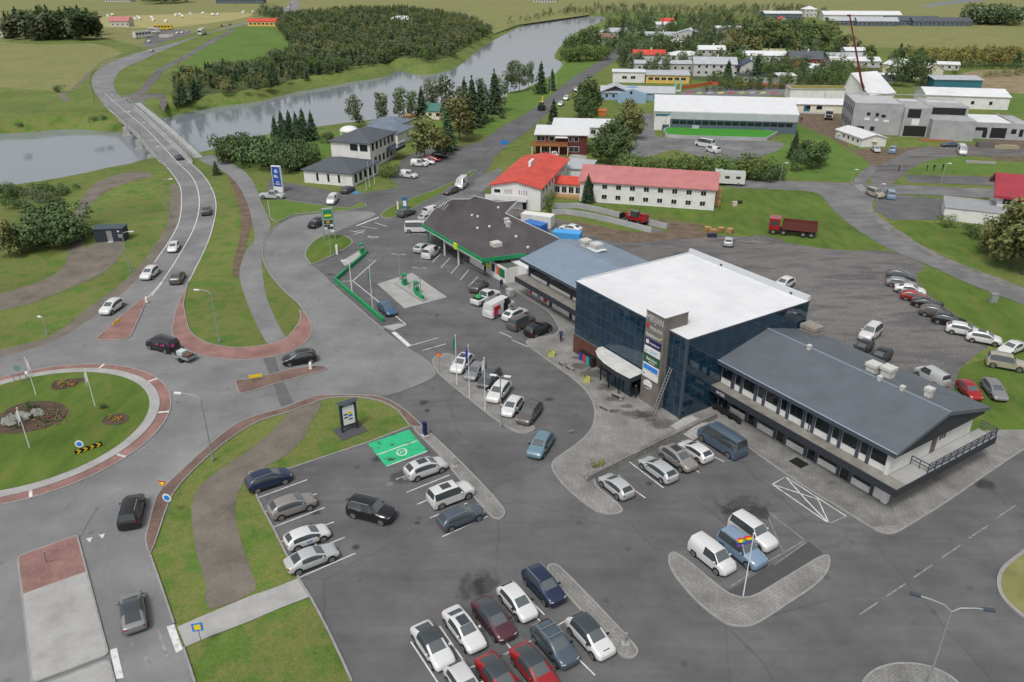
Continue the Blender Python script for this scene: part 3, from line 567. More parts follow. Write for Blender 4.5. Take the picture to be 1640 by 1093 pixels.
MB().box(-.12, -.16, -.05, .16, .12, HG - .19).build('corner_post', M['slate'], tower)
# stair tower with signs
tw = MB(); tw.box(-5.65, -.86, -.1, -2.72, 2.5, 11.35).build('sign_tower', M['boards'], tower)
st = tower.children[-1]
MB().box(-5.72, -.93, 11.352, -2.65, 2.57, 11.45).build('coping', M['white'], st)
MB().box(-5.45, -.66, 11.452, -2.92, 2.3, 11.458).build('tower_roof', M['roofwhite'], st)
MB().cyl((-4.1, .3), .07, 11.455, 12.05, 8).build('vent_pipe', M['steel'], st)
def sign(z, h, col, name='sign_panel', u0=-5.45, u1=-2.95):
    return MB().box(u0, -.96, z, u1, -.87, z + h).build(name, col, st)
navy = plain('sign_navy', (.012, .016, .09), .5); sgreen = plain('sign_dark_green', (.01, .09, .035), .5); sblue = plain('sign_blue', (.02, .2, .6), .5); sred = plain('sign_red', (.45, .02, .02), .5); sblack = plain('sign_black', (.015, .015, .015), .5); syel = plain('sign_yellow', (.75, .5, .03), .5); sgrey = plain('sign_grey_lettering', (.5, .5, .49), .5)
lettering(st, 'MIÐJAN', 1.15, sgrey, (-4.2, -.90, 10.55), 0, 2.6)
lettering(st, 'VÍNBÚÐIN', .62, sgrey, (-3.95, -.90, 9.45), 0, 2.0)
MB().box(-5.5, -.9, 9.35, -5.1, -.865, 9.85).build('logo', sred, st)
lettering(st, 'Apótekarinn', .62, M['white'], (-4.3, -.90, 8.6), 0, 2.35); MB().cyl((0, 0), .12, 0, .03, 10).build('logo', syel, st).location = (-3.0, -.88, 8.72); st.children[-1].rotation_euler = (math.pi / 2, 0, 0)
sign(7.35, .82, navy); MB().box(-5.25, -.985, 7.55, -4.8, -.962, 8.0).build('logo', M['white'], st); lettering(st, 'Rangárþing ytra', .3, M['white'], (-3.9, -.975, 7.72), 0, 1.55)
sign(6.35, .82, M['white']); MB().cyl((0, 0), .2, 0, .03, 16).build('logo', plain('logo_lilac', (.3, .32, .55), .5), st).location = (-5.1, -.96, 6.78); st.children[-1].rotation_euler = (math.pi / 2, 0, 0)
for k, (a_, b_) in enumerate(((-4.6, -3.2), (-4.6, -3.5))): MB().box(a_, -.98, 6.82 - k * .22, b_, -.962, 6.93 - k * .22).build('logo', plain('print_aqua', (.25, .5, .55), .5), st)
sign(5.25, .92, sgreen); lettering(st, 'Sælukot', .5, M['white'], (-4.15, -.975, 5.78), 0, 1.7); MB().box(-4.6, -.98, 5.38, -3.6, -.962, 5.45).build('logo', M['white'], st)
sign(4.3, .8, M['white']); MB().box(-5.35, -.985, 4.42, -3.05, -.962, 4.98).build('logo', sblue, st)
sign(3.4, .8, M['white']); MB().cyl((0, 0), .13, 0, .03, 12).build('logo', sblack, st).location = (-5.15, -.96, 3.85); st.children[-1].rotation_euler = (math.pi / 2, 0, 0)
ov = MB().cyl((0, 0), .6, 0, .08, 24).build('sign_panel', M['white'], st); ov.location = (-4.5, -.87, 2.55); ov.rotation_euler = (math.pi / 2, 0, 0); ov.scale = (1.15, .9, 1)
MB().box(-4.95, -.985, 2.2, -4.05, -.952, 2.36).build('logo', sblack, st)
# canopy over the entrance
cp = [(-13.7, -.1), (-13.72, -.9), (-13.1, -1.75), (-11.8, -2.45), (-10.0, -2.85), (-7.8, -2.95), (-5.5, -2.75), (-5.75, -.1)]
cn = MB().prism([Vector((x, y, 0)) for x, y in cp], 2.75, 3.3).build('canopy', M['dark'], tower)
MB().sheet(inset([Vector((x, y, 0)) for x, y in cp], .08), 3.306).build('canopy_top', mixed('canopy_top', [(.42, .42, .41), (.56, .56, .55)], 1.0), cn)
for x, y in ((-11.6, -1.9), (-9.6, -2.3), (-7.6, -2.4)): MB().box(x - .06, y - .06, 0, x + .06, y + .06, 2.75).build('post', M['black'], cn)
mbv = MB()
for x in (-10.9, -9.4, -7.9, -6.5): mbv.box(x - .04, -1.5, .1, x + .04, -1.42, 2.7)
mbv.box(-10.9, -1.5, 2.2, -6.5, -1.42, 2.3); mbv.box(-10.9, -1.5, .1, -6.5, -1.42, .2); mbv.build('entrance_frame', M['black'], tower)
for x in (-10.15, -8.65, -7.2): MB().box(x - .66, -1.47, .2, x + .66, -1.45, 2.2).build('door_pane', M['facade2'], tower)
MB().box(1.0, -.5, .02, 4.6, 1.8, .14).build('step', M['concrete'], tower); MB().box(1.4, -.1, .142, 4.4, 1.8, .26).build('step', M['concrete'], tower)
# low grey annexe at the back of the block
an = thing('rear_annexe', 'low annexe with light grey ribbed roof behind the glass office block', 'building', O, AA)
MB().prism([Vector(p) for p in ((-21.5, 19.3, 0), (-9, 19.3, 0), (-1.2, 19.3, 0), (-8.5, 22.3, 0), (-21.5, 24.2, 0))], -.1, 6.9).build('wall', M['wall'], an)
MB().prism([Vector(p) for p in ((-21.7, 19.28, 0), (-.8, 19.28, 0), (-8.3, 22.7, 0), (-21.7, 24.6, 0))], 6.902, 7.1).build('roof', M['greysheet'], an)
bw = MB()
for k in range(12): bw.box(.25, 18.0 - .01 * k, .25 + .6 * k, 2.3, 19.6, .72 + .6 * k)
bw.build('board_stack', mixed('weathered_timber', [(.2, .18, .155), (.3, .275, .24)], 1.5), an)

# ================================================================ two storey wings either side
def wing(root, u0, u1, roofmat, eave_f, eave_b, ridge_v, ridge_z, slab_u0, slab_u1, slab_v, bays_up, bays_dn, post_up='slate', panel_h=.75):
    wf, zb, he = 5.75, 3.05, 5.75
    MB().box(u0, wf, -.1, u1, 19.0, he - .1).build('wall', M['wall'], root)
    # roof
    k0 = (ridge_z - 6.0) / (ridge_v - eave_f)
    sec = [(eave_f, 6.0), (ridge_v, ridge_z), (eave_b, 6.0), (eave_b, 5.62), (ridge_v, ridge_z - .4), (eave_f, 5.62)]
    vs = [(a, v, z) for a in (u0 - .12, u1 + .75) for v, z in sec]
    r = MB().add(vs, [f[::-1] for f in [(0, 1, 7, 6), (1, 2, 8, 7), (2, 3, 9, 8), (3, 4, 10, 9), (4, 5, 11, 10), (5, 0, 6, 11), (0, 5, 4, 1), (1, 4, 3, 2), (6, 7, 10, 11), (7, 8, 9, 10)]]).build('roof', roofmat, root)
    fb = MB(); fb.box(u0 - .14, eave_f - .05, 5.55, u1 + .78, eave_f - .002, 6.0)
    fb.build('fascia', M['slate'], r)
    ft = MB(); ft.box(u0 - .14, eave_f - .07, 6.002, u1 + .78, eave_f + .05, 6.05); ft.build('gutter', plain('pale_trim', (.3, .36, .42), .4), r)
    # gable infill (slate boards)
    for ue, sg in ((u1 + .01, 1), (u0 - .01, -1)):
        tri = [(ue, eave_f + .4, 5.3), (ue, eave_b - .4, 5.3), (ue, eave_b - .4, 5.7), (ue, ridge_v, ridge_z - .42), (ue, eave_f + .4, 5.7)]
        tri2 = [(x + .5 * sg, y, z) for x, y, z in tri]; n_ = 5
        if sg > 0: MB().add(tri + tri2, [(5, 6, 7, 8, 9), (0, 4, 3, 2, 1)] + [(i, (i + 1) % 5, (i + 1) % 5 + 5, i + 5) for i in range(5)]).build('gable', M['dark'], root)
    rc = MB(); rc.box(u0 - .13, ridge_v - .09, ridge_z - .03, u1 + .77, ridge_v + .09, ridge_z + .05); rc.build('ridge_cap', plain('ridge_grey', (.2, .245, .29), .5), r)
    # balcony slab
    s_ = MB().box(slab_u0, slab_v, 2.3, slab_u1, wf - .004, zb).build('balcony', M['dark'], root)
    MB().box(slab_u0 + .1, slab_v + .1, zb + .002, slab_u1 - .1, wf - .006, zb + .02).build('balcony_floor', mixed('stained_concrete', [(.14, .13, .115), (.2, .19, .17), (.25, .24, .22)], .7, .9, .2), s_)
    # windows
    L_ = u1 - u0
    for lvl, bays in ((0, bays_dn), (1, bays_up)):
        z0 = 0 if lvl == 0 else zb; top = 2.25 if lvl == 0 else 5.5; sill = z0 + panel_h + (.1 if lvl == 0 else 0)
        for (a, b_, typ) in bays:
            x0, x1 = u0 + L_ * a, u0 + L_ * b_
            if typ in 'wd':
                lo = sill if typ == 'w' else z0 + .1
                o = MB().box(x0 + .08, wf - .05, lo, x1 - .08, wf - .002, top).build('window', M['dark'], root)
                k = max(1, round((x1 - x0) / 1.0)); pw = (x1 - x0 - .16) / k
                for q in range(k): MB().box(x0 + .08 + q * pw + .04, wf - .075, lo + .06, x0 + .08 + (q + 1) * pw - .04, wf - .052, top - .06).build('pane', M['glassdark'], o)
            elif typ == 'p': MB().box(x0, wf - .18, z0 + .02 + lvl * .02, x1, wf - .002, top + (.25 if lvl else .05)).build('pier', M[post_up], root)
    return root
def run(L):                                   # list of (width, type) -> normalised bays
    t = sum(w for w, _ in L); a = 0; out = []
    for w, k in L: out.append((a / t, (a + w) / t, k)); a += w
    return out
rw = thing('office_wing', 'two storey office wing with dark blue grey metal roof and wraparound balcony', 'building', O, AA)
unit = [(1.6, 'w'), (.28, 'p'), (.8, 'w'), (.28, 'p')]
wing(rw, 0.12, 20.85, M['greyroof'], 4.95, 20.15, 12.5, 7.95, -.2, 22.75, 4.25, run(unit * 6 + [(1.6, 'w'), (.35, 'x')]), run([(1.6, 'd'), (.3, 'p')] + [(2.4, 'w'), (.3, 'p'), (1.1, 'd'), (.3, 'p')] * 4 + [(2.2, 'w'), (.3, 'p'), (1.0, 'x')]))
# balcony round the right-hand end, with rails
sl = MB().box(20.86, 5.745, 2.3, 22.75, 20.6, 3.05).build('balcony', M['dark'], rw)
MB().box(20.9, 5.76, 3.052, 22.65, 20.5, 3.07).build('balcony_floor', M['concrete'], sl)
rl_ = MB()
for z in (3.45, 3.75, 4.02): rl_.box(22.62, 9.0, z, 22.7, 20.5, z + .07); rl_.box(20.95, 20.42, z, 22.66, 20.5, z + .069)
for z in (3.6, 3.97): rl_.box(20.95, 8.96, z, 22.66, 9.04, z + .07)
for v in np.arange(9.0, 20.6, 1.15): rl_.box(22.61, v - .03, 3.05, 22.69, v + .03, 4.05)
for u in (20.95, 21.8): rl_.box(u - .03, 8.97, 3.05, u + .03, 9.03, 4.0)
rl_.build('railing', M['slate'], rw)
MB().box(20.84, 5.62, .0, 21.35, 6.1, 2.3).build('pier', M['wall'], rw); MB().box(20.5, 5.55, 3.05, 20.88, 5.746, 5.6).build('pier', M['wall'], rw)
MB().box(20.852, 12.1, 3.1, 20.9, 12.9, 5.1).build('door', mixed('brown_door', [(.12, .1, .085), (.18, .15, .12)], 2), rw)
for v in (13.4, 13.8, 14.2): MB().box(20.852, v - .12, 4.2, 20.89, v + .12, 4.9).build('window', M['glassdark'], rw)
for u in (1.8, 12.1): MB().tube([(u, 5.52, 3.05), (u, 5.5, 5.6)], .05, 6).build('downpipe', M['dark'], rw)
lettering(rw, 'WOK', .55, M['white'], (1.6, 4.23, 2.66), 0, 1.3)
def vent(root, u, v, zr, w, h, name='roof_vent', hood=True):
    m_ = plain('vent_grey', (.5, .49, .46), .7); mb = MB(); mb.box(u - w / 2, v - w / 2, zr - .4, u + w / 2, v + w / 2, zr + h * .55)
    if hood: mb.box(u - w * .62, v - w * .62, zr + h * .6, u + w * .62, v + w * .62, zr + h); mb.box(u - w * .3, v - w * .3, zr + h * .55, u + w * .3, v + w * .3, zr + h * .6)
    return mb.build(name, m_, root)
def local(x, y, z): 
    p = P(x, y, z) - O; c_, s_ = math.cos(AA), math.sin(AA); return (p.x * c_ + p.y * s_, -p.x * s_ + p.y * c_)
rwr = [c for c in rw.children if c.name.startswith('roof')][0]
for (x, y, w, h) in ((1398, 592, 1.0, .8), (1422, 598, 1.0, .8), (1487, 632, .6, .8)): u, v = local(x, y, 7.8); vent(rwr, u, v, 7.75, w, h)
for (x, y) in ((1296, 558), (1409, 608), (1445, 624)): u, v = local(x, y, 8.0); vent(rwr, u, v, 7.9, .34, .5)

lw = thing('shop_wing', 'two storey wing with pale blue metal roof between the fuel station and the glass block', 'building', O, AA)
wing(lw, -38.6, -19.62, M['blueroof'], 4.25, 19.3, 11.3, 7.75, -39.45, -19.62, 3.7, run([(.35, 'p'), (4.4, 'w'), (.4, 'p'), (5.2, 'w'), (.4, 'p'), (4.4, 'w'), (.4, 'p'), (3.2, 'w')]), run([(.3, 'x'), (5.2, 'x'), (.4, 'p'), (4.4, 'x'), (.45, 'p'), (4.6, 'x'), (.45, 'p'), (3, 'x')]), 'dark', .5)
lwr = [c for c in lw.children if c.name.startswith('roof')][0]
u, v = local(938, 392, 7.7); vent(lwr, u, v, 7.6, 1.1, .9); u, v = local(955, 397, 7.6); vent(lwr, u, v, 7.4, 1.2, .9)
MB().box(u - 2.4, v - 1.1, 7.39, u + 1.2, v + 1.1, 7.44).build('flashing', plain('pale_flashing', (.6, .63, .66), .5), lwr)
# shop front poster: blocks of flat print
po = MB().box(-38.3, 5.62, .3, -33.9, 5.74, 2.2).build('poster', plain('poster_red', (.5, .03, .03), .5), lw)
for (x0, x1, z0, z1, c) in ((-37.6, -36.2, .5, 2.0, (.75, .75, .74)), (-37.0, -36.5, 1.2, 2.1, (.02, .02, .02)), (-36.3, -35.4, .9, 2.1, (.75, .3, .05)), (-36.8, -35.6, .35, 1.1, (.08, .35, .45)), (-35.4, -34.6, .4, 1.5, (.75, .7, .7)), (-34.6, -34.0, .5, 1.9, (.45, .02, .05))):
    MB().box(x0, 5.585 + .004 * random.random(), z0, x1, 5.618, z1).build('print', plain('print_%d' % int(1000 * sum(c) + 7 * c[0] * 100), c, .5), po)
for u in (-31.0, -24.6): 
    s_ = MB().box(u - 1.4, 5.66, .95, u + 1.4, 5.747, 2.2).build('shop_sign', sgreen, lw); MB().cyl((0, 0), .45, 0, .04, 16).build('logo', sred, s_).location = (u - .2, 5.66, 1.25); s_.children[0].rotation_euler = (math.pi / 2, 0, 0)
gp = MB(); gp.box(-21.5, 1.8, 2.2, -19.7, 3.6, 2.3)
for x, y in ((-21.4, 1.9), (-19.9, 1.9), (-21.4, 3.5)): gp.box(x - .05, y - .05, .1, x + .05, y + .05, 2.2)
gp.build('smoking_shelter', M['dark'], lw)
MB().box(-40.2, 2.6, .1, -39.0, 3.3, 1.15).build('planter_box', M['concrete'], None, label='pale concrete planter box at the corner of the shop wing', cat='planter', loc=O, rz=AA)

# ================================================================ fuel station shop
gs = thing('fuel_station', 'fuel station shop with broad dark flat roof edged in bright green', 'building', O, AA)
M['felt'] = mixed('roofing_felt', [(.055, .05, .052), (.075, .068, .07), (.09, .082, .084)], .35, .9, .1, 8, stretch=(AA, 1, .3), big=(.1, .15))
GP = [(-67.6, 2.5), (-46.9, 2.5), (-45.3, 9.6), (-43.9, 13.5), (-48.6, 18.2), (-65.4, 18.2), (-71.2, 24.6), (-72.3, 21.0), (-78.4, 19.2), (-76.9, 17.4), (-78.7, 14.5), (-74.5, 8.4)]
gr = MB().prism([Vector((x, y, 0)) for x, y in GP], 3.5, 3.8).build('roof', M['felt'], gs)
def edge(a, b_, z0, z1, t, mat, name): 
    a, b_ = Vector((*a, 0)), Vector((*b_, 0)); d = (b_ - a).normalized(); q = Vector((d.y, -d.x, 0)); return MB().prism([a + q * .004, b_ + q * .004, b_ + q * t, a + q * t], z0, z1).build(name, mat, gr)
edge((-67.7, 2.5), (-46.8, 2.5), 3.25, 3.86, .12, M['green'], 'fascia'); edge((-46.9, 2.38), (-45.3, 9.6), 3.25, 3.861, .12, M['green'], 'fascia')
for i in range(4, 12): edge(GP[i], GP[(i + 1) % 12], 3.45, 3.87, .08, M['white'], 'edge_trim')
edge((-67.7, 2.38), (-46.8, 2.38), 3.15, 3.245, .02, M['white'], 'edge_trim')
MB().prism([Vector(p) for p in ((-67.0, 6.2, 0), (-47.5, 6.2, 0), (-46.6, 10, 0), (-49.5, 17.4, 0), (-65.6, 17.4, 0), (-71.0, 23.5, 0), (-77.0, 18.2, 0), (-77.0, 14.6, 0), (-73.4, 9, 0))], -.1, 3.498).build('wall', M['wall'], gs)
for k in range(6): MB().box(-66.5 + k * 1.85, 6.1, .5, -64.9 + k * 1.85, 6.198, 2.7).build('window', M['glassdark'], gs)
for x in (-66.6, -60.5, -55.6): MB().box(x - .1, 2.9, 0, x + .1, 3.1, 3.5).build('post', M['green'] if x < -66 else M['white'], gs)
ax = MB().box(-55.3, 4.95, -.05, -44.0, 9.3, 2.5).build('shop_annexe', M['wall'], gs)
MB().box(-48.4, 5.2, 2.502, -44.1, 9.2, 2.53).build('annexe_roof', plain('felt_green_grey', (.1, .11, .09), .9), ax); MB().box(-46.4, 7.4, 2.532, -41.9, 9.9, 2.7).build('annexe_roof', M['roofwhite'], ax)
MB().box(-44.0, 7.4, 0, -41.9, 9.8, 2.5).build('annexe_wall', M['wall'], ax)
for (x0, x1, z0, z1, c) in ((-54.8, -52.6, 1.9, 2.4, (.75, .6, .02)), (-51.4, -48.9, 1.0, 2.3, (.012, .235, .085)), (-49.9, -49.0, .9, 1.8, (.7, .6, .02)), (-48.2, -47.3, .9, 2.2, (.03, .035, .04)), (-46.7, -46.0, .9, 2.2, (.6, .1, .02)), (-45.9, -44.3, .8, 2.2, (.012, .14, .06))):
    MB().box(x0, 4.905 + .004 * random.random(), z0, x1, 4.948, z1).build('wall_sign', plain('print_%d' % int(1000 * sum(c) + 7 * c[0] * 100), c, .5), ax)
MB().box(-55.6, 2.1, 3.0, -54.6, 2.36, 3.95).build('roof_sign', plain('station_yellow_green', (.45, .6, .02), .5), gr)
for (x, y, w, h) in ((794.5, 392, 1.5, 1.0),): u, v = local(x, y, 4); vent(gr, u, v, 3.9, w, h, hood=False)
for (x, y) in ((764.7, 365.5), (826.5, 379), (845.5, 396.5), (798, 332.7), (756, 345), (765, 347), (784, 363)): u, v = local(x, y, 3.9); MB().cyl((u, v), .22, 3.78, 4.05, 10).build('roof_vent', M['white'], gr)
for (x, y) in ((811.5, 355), (814, 360)): u, v = local(x, y, 4.2); vent(gr, u, v, 4.0, .6, .8)
u, v = local(709, 333, 3.9); mm = MB()
for k in range(3): mm.tube([(u + k * .8 - .4, v - .5, 3.8), (u + k * .8, v + .4, 4.9)], .04, 5)
mm.build('aerial', M['white'], gr)
# ================================================================ generic houses
AH = R(-15.5)
M['redroof'] = ribbed('orange_red_sheet', (.5, .062, .04), .3, .55, 0, wear=.18, bump=.3)
M['redroof2'] = ribbed('faded_red_sheet', (.4, .155, .15), .3, .6, 0, wear=.12, bump=.3)
M['maroon'] = ribbed('maroon_sheet', (.29, .035, .05), .3, .5, 0, wear=.1, bump=.3)
M['tiles'] = ribbed('charcoal_tiles', (.075, .085, .1), .3, .6, 1, wear=.12, bump=.5)
M['tilesblue'] = ribbed('blue_grey_tiles', (.14, .175, .22), .3, .6, 1, wear=.12, bump=.5)
M['whitesheet'] = ribbed('white_sheet', (.6, .61, .62), .3, .5, 0, wear=.05, bump=.25)
M['palesheet'] = ribbed('pale_grey_sheet', (.38, .4, .425), .3, .5, 0, wear=.08, bump=.3)
M['navyroof'] = ribbed('navy_sheet', (.04, .065, .12), .3, .5, 0, wear=.1)
M['brownroof'] = ribbed('brown_sheet', (.2, .12, .08), .3, .6, 0, wear=.1)
M['greenroof'] = ribbed('green_sheet', (.06, .16, .13), .3, .6, 0, wear=.1)
M['sod'] = mixed('moss_roof', [(.16, .15, .03), (.22, .19, .05)], 1.0)
M['skyblue'] = plain('pale_blue_boards', (.24, .34, .46), .7); M['cream'] = plain('cream_render', (.62, .58, .46), .8); M['yellow'] = plain('yellow_render', (.6, .4, .1), .8)
M['redwall'] = plain('dark_red_boards', (.10, .022, .02), .7); M['brickred'] = plain('red_boards', (.3, .05, .04), .7); M['bluegrey'] = plain('blue_grey_sheeting', (.08, .11, .14), .6)
M['teal'] = plain('teal_band', (.03, .14, .18), .6); M['rawconc'] = mixed('raw_concrete', [(.27, .275, .285), (.33, .335, .345), (.37, .375, .38)], .35, .9, .08, 8.0, big=(.1, .12))
def house(name, label, px, w, d, h, rh, roof='gable', axis='x', rz=AH, wall='wall', rmat='whitesheet', wins=(), over=.35, chimney=False, cat_='house', group=None, z0=0.0, run_=None, frame='white', roof_t=.18, off=.5, world=None):
    loc = world if world is not None else P(*px)
    t = thing(name, label, cat_, loc, rz, group)
    walls(0, 0, w, d, h, rh if roof == 'gable' else 0, axis, off=off).build('wall', M[wall], t)
    if roof == 'gable': r = gable(0, 0, w, d, h, rh, over, roof_t, axis, off=off).build('roof', M[rmat], t)
    elif roof == 'hip': r = hip(0, 0, w, d, h + .02, rh, over, roof_t, run_).build('roof', M[rmat], t)
    elif roof == 'flat':
        r = MB().box(-over, -over, h + .003, w + over, d + over, h + roof_t).build('roof', M[rmat], t)
    elif roof == 'shed':
        o_ = over; vs = [(-o_, -o_, h + .02), (w + o_, -o_, h + .02), (w + o_, d + o_, h + rh), (-o_, d + o_, h + rh)]; vs += [(x, y, z - roof_t) for x, y, z in vs]
        MB().box(0, d * .5, h, w, d, h + rh * .45).build('wall', M[wall], t)
        r = MB().add(vs, [(0, 1, 2, 3), (7, 6, 5, 4), (0, 4, 5, 1), (1, 5, 6, 2), (2, 6, 7, 3), (3, 7, 4, 0)]).build('roof', M[rmat], t)
    if chimney: MB().box(w * .55, d * .45, h + rh * .5, w * .55 + .6, d * .45 + .6, h + rh + .9).build('chimney', M['wall'], r)
    for wn in wins: window(t, wn[0], (0, 0, w, d), *wn[1:5], frame=frame, bars=wn[5] if len(wn) > 5 else 0)
    return t
def row(face, n, length, z, w, h, m=.8, bars=0):
    return [(face, m + (length - 2 * m) * (i + .5) / n, z, w, h, bars) for i in range(n)]

# ---- hotel: long two storey block
ht = house('hotel_wing', 'long two storey white hotel wing with faded red roof and two rows of windows', (928, 322), 27.4, 11.6, 4.45, 2.0, 'gable', 'x', R(-14.6), 'wall', 'redroof2', cat_='building', over=.45,
           wins=row('f', 9, 27.4, 1.25, 1.15, 1.0, .9, 1) + row('f', 9, 27.4, 3.35, 1.15, 1.0, .9, 1) + row('r', 3, 11.6, 3.3, .9, 1.0))
for k in range(3): MB().box(27.5, 3 + k * 1.6, .0, 28.6, 4.4 + k * 1.6, .9 + k * .9).build('stair', M['wood'], ht)
hl = house('hotel_main_house', 'white two storey hotel house with bright red roof and balcony', (787, 332), 10.3, 26.0, 4.75, 1.1, 'gable', 'y', R(-15.6), 'wall', 'redroof', cat_='building', over=.4,
           wins=[('f', 1.3, 3.5, 1.4, .8)] + [('f', 2.9 + k * .45, 3.5, .25, 1.0) for k in range(4)] + [('f', 5.9 + k * .5, 3.5, .25, 1.0) for k in range(4)] + row('r', 9, 26, 3.6, 1.1, 1.1, 1) + row('r', 7, 26, 1.4, 1.1, 1.1, 1) + row('l', 8, 26, 3.6, 1.1, 1.1, 1))
MB().box(-.9, -1.3, 1.9, 7.6, -.01, 2.3).build('balcony', M['wall'], hl); MB().box(-.9, -1.3, 2.302, 7.6, -1.2, 3.0).build('parapet', M['wall'], hl)
MB().box(6.6, -.03, .05, 7.4, .02, 2.0).build('door', M['black'], hl)
MB().box(4.5, 12.5, 5.2, 5.1, 15.5, 6.8).build('chimney', M['wall'], hl)
hc = house('hotel_link', 'low red roofed link with glazed porch between the two hotel houses', (884, 312), 6.8, 5.5, 2.7, .9, 'gable', 'x', R(-14.6), 'wall', 'redroof', cat_='building', wins=row('f', 4, 6.8, 1.3, 1.15, 1.4, .4, 1))
MB().box(-1.0, -2.2, -.05, 7.4, -.02, .35).build('deck', M['wood'], hc)
kc = house('hotel_kitchen_block', 'flat pale roofed kitchen block behind the red roofed link', (905, 288), 5.5, 9, 2.6, .2, 'flat', 'x', R(-14.6), 'wall', 'palesheet', cat_='building')
tr = ob('terrace_roof', None)
bpy.data.objects.remove(tr)

# ---- bank: three stepped hipped roofs
b1 = house('bank_building', 'white single storey bank wing with charcoal hipped roof by its car park', (488, 292), 12.3, 12.6, 2.95, 1.9, 'hip', 'x', R(-18.5), 'wall', 'tiles', cat_='building', over=.45,
           wins=[('f', 3.5, 1.5, .7, 1.9), ('f', 6.3, 1.5, .7, 1.9), ('f', 9.0, 1.5, .7, 1.9)] + row('r', 5, 12, 1.5, 1.4, 2.0, .4))
b2 = house('bank_building', 'white two storey bank block with charcoal hipped roof and tall dark windows', None, 10.4, 14.5, 6.1, 2.0, 'hip', 'x', R(-17), 'wall', 'tiles', cat_='building', over=.5, world=P(533, 266),
           wins=[('f', 6.2, 4.9, 2.2, 1.7), ('f', 8.8, 4.9, 2.2, 1.7)] + row('r', 6, 14, 4.9, 1.3, 1.8, .4) + row('r', 5, 14, 1.6, 1.3, 1.8, 1.5))
MB().box(10.42, 9.0, 2.4, 13.0, 14.6, 3.2).build('entrance_canopy', M['slate'], b2); sb = MB().box(12.9, 9.6, 3.21, 13.1, 14.4, 4.3).build('sign_board', M['white'], b2); lettering(sb, 'Landsbankinn', .7, navy, (13.12, 12.0, 3.75), math.pi / 2, 3.4)
b3 = house('bank_building', 'bank rear wing with pale blue grey hipped roof near the river', (571, 229), 12.6, 11, 3.3, 1.6, 'hip', 'x', R(-18), 'wall', 'tilesblue', cat_='building', wins=row('f', 4, 12, 1.6, 1.2, 1.2))
b4 = house('riverside_house', 'blue grey hipped house at the river behind the bank', (590, 215), 10, 9, 3.2, 1.4, 'hip', 'x', R(-18), 'wall', 'tilesblue', wins=row('f', 3, 10, 1.6, 1.2, 1.2))
gz = thing('garden_dome', 'white domed garden shelter beside the bank lawn', 'shelter', P(560, 222))
mb = MB(); 
for i in range(6):
    for j in range(16):
        a0, a1 = math.pi / 2 * i / 6, math.pi / 2 * (i + 1) / 6; q0, q1 = 2 * math.pi * j / 16, 2 * math.pi * (j + 1) / 16
        mb.add([(2.6 * math.cos(a) * math.cos(q), 2.6 * math.cos(a) * math.sin(q), 2.2 + 1.3 * math.sin(a)) for a, q in ((a0, q0), (a0, q1), (a1, q1), (a1, q0))], [(0, 1, 2, 3)], 0, True)
mb.build('dome', M['white'], gz)
for j in range(8): q = 2 * math.pi * j / 8; MB().tube([(2.5 * math.cos(q), 2.5 * math.sin(q), 0), (2.5 * math.cos(q), 2.5 * math.sin(q), 2.25)], .12, 6).build('post', M['white'], gz)
cb = house('riverside_cabin', 'green roofed cabin with timber deck on the river bank', (668, 190), 9, 7, 2.8, 1.6, 'gable', 'x', R(-15), 'cream', 'greenroof', wins=row('f', 3, 9, 1.5, 1.2, 1.1))
MB().box(-5, -2.5, .2, -.02, 5, .6).build('deck', M['wood'], cb)

# ---- red and white houses beyond the hotel
rh = house('red_timber_house', 'dark red two storey house with white roof and orange brown balcony', (858, 246), 13.2, 8.5, 5.0, .7, 'shed', 'x', R(-6), 'redwall', 'whitesheet', over=.5,
           wins=[('f', 1.3, 3.9, 2.2, 1.3, 1), ('f', 4.1, 3.9, 1.5, 1.2), ('f', 8.9, 3.9, .9, 1.3), ('f', 10.4, 3.9, 1.2, 1.4), ('f', 9.9, 1.3, 2.6, 1.4, 1), ('f', 2.2, 1.3, 2.0, 1.6, 1), ('r', 4, 3.8, 1.2, 1.2)])
MB().box(-1.2, -2.0, 2.3, 8.4, -.01, 2.5).build('balcony', M['wood'], rh); bp_ = MB()
for k in range(38): bp_.box(-1.2 + k * .253, -2.05, 2.3, -1.0 + k * .253, -2.0, 3.5)
bp_.build('balustrade', plain('orange_timber', (.26, .10, .035), .7), rh)
for k in range(5): MB().box(-.9 + k * 2.3, -1.95, 0, -.7 + k * 2.3, -1.75, 2.3).build('post', M['cream'], rh)
MB().box(5.0, -1.8, 4.4, 8.2, -.03, 4.55).build('porch_roof', M['white'], rh)
house('white_bungalow', 'long low white roofed bungalow behind the red timber house', (885, 219), 17, 8, 2.9, .9, 'shed', 'x', R(-7), 'wall', 'whitesheet', wins=row('f', 5, 17, 1.6, 1.5, 1.2, 1, 1))
bh = house('blue_hall', 'pale blue boarded hall with grey ridged roof among lawns', (962, 160), 26, 9, 2.8, 1.6, 'gable', 'x', R(-7), 'skyblue', 'palesheet', cat_='building', wins=row('f', 3, 9, 1.5, 1.1, 1.2, .8) + [('f', 19 + k * 1.4, 1.5, .9, 1.2) for k in range(3)])
w2 = MB(); walls(0, 0, 10, 9, 3.0, 2.0, 'y').build('wing_wall', M['skyblue'], bh); bh.children[-1].location = (6, -6, 0); gable(0, 0, 10, 9, 3.0, 2.0, .5, .18, 'y').build('wing_roof', M['palesheet'], bh); bh.children[-1].location = (6, -6, 0)
MB().box(10.2, -6.06, 3.0, 11.0, -6.0, 4.0).build('window', M['glassdark'], bh)
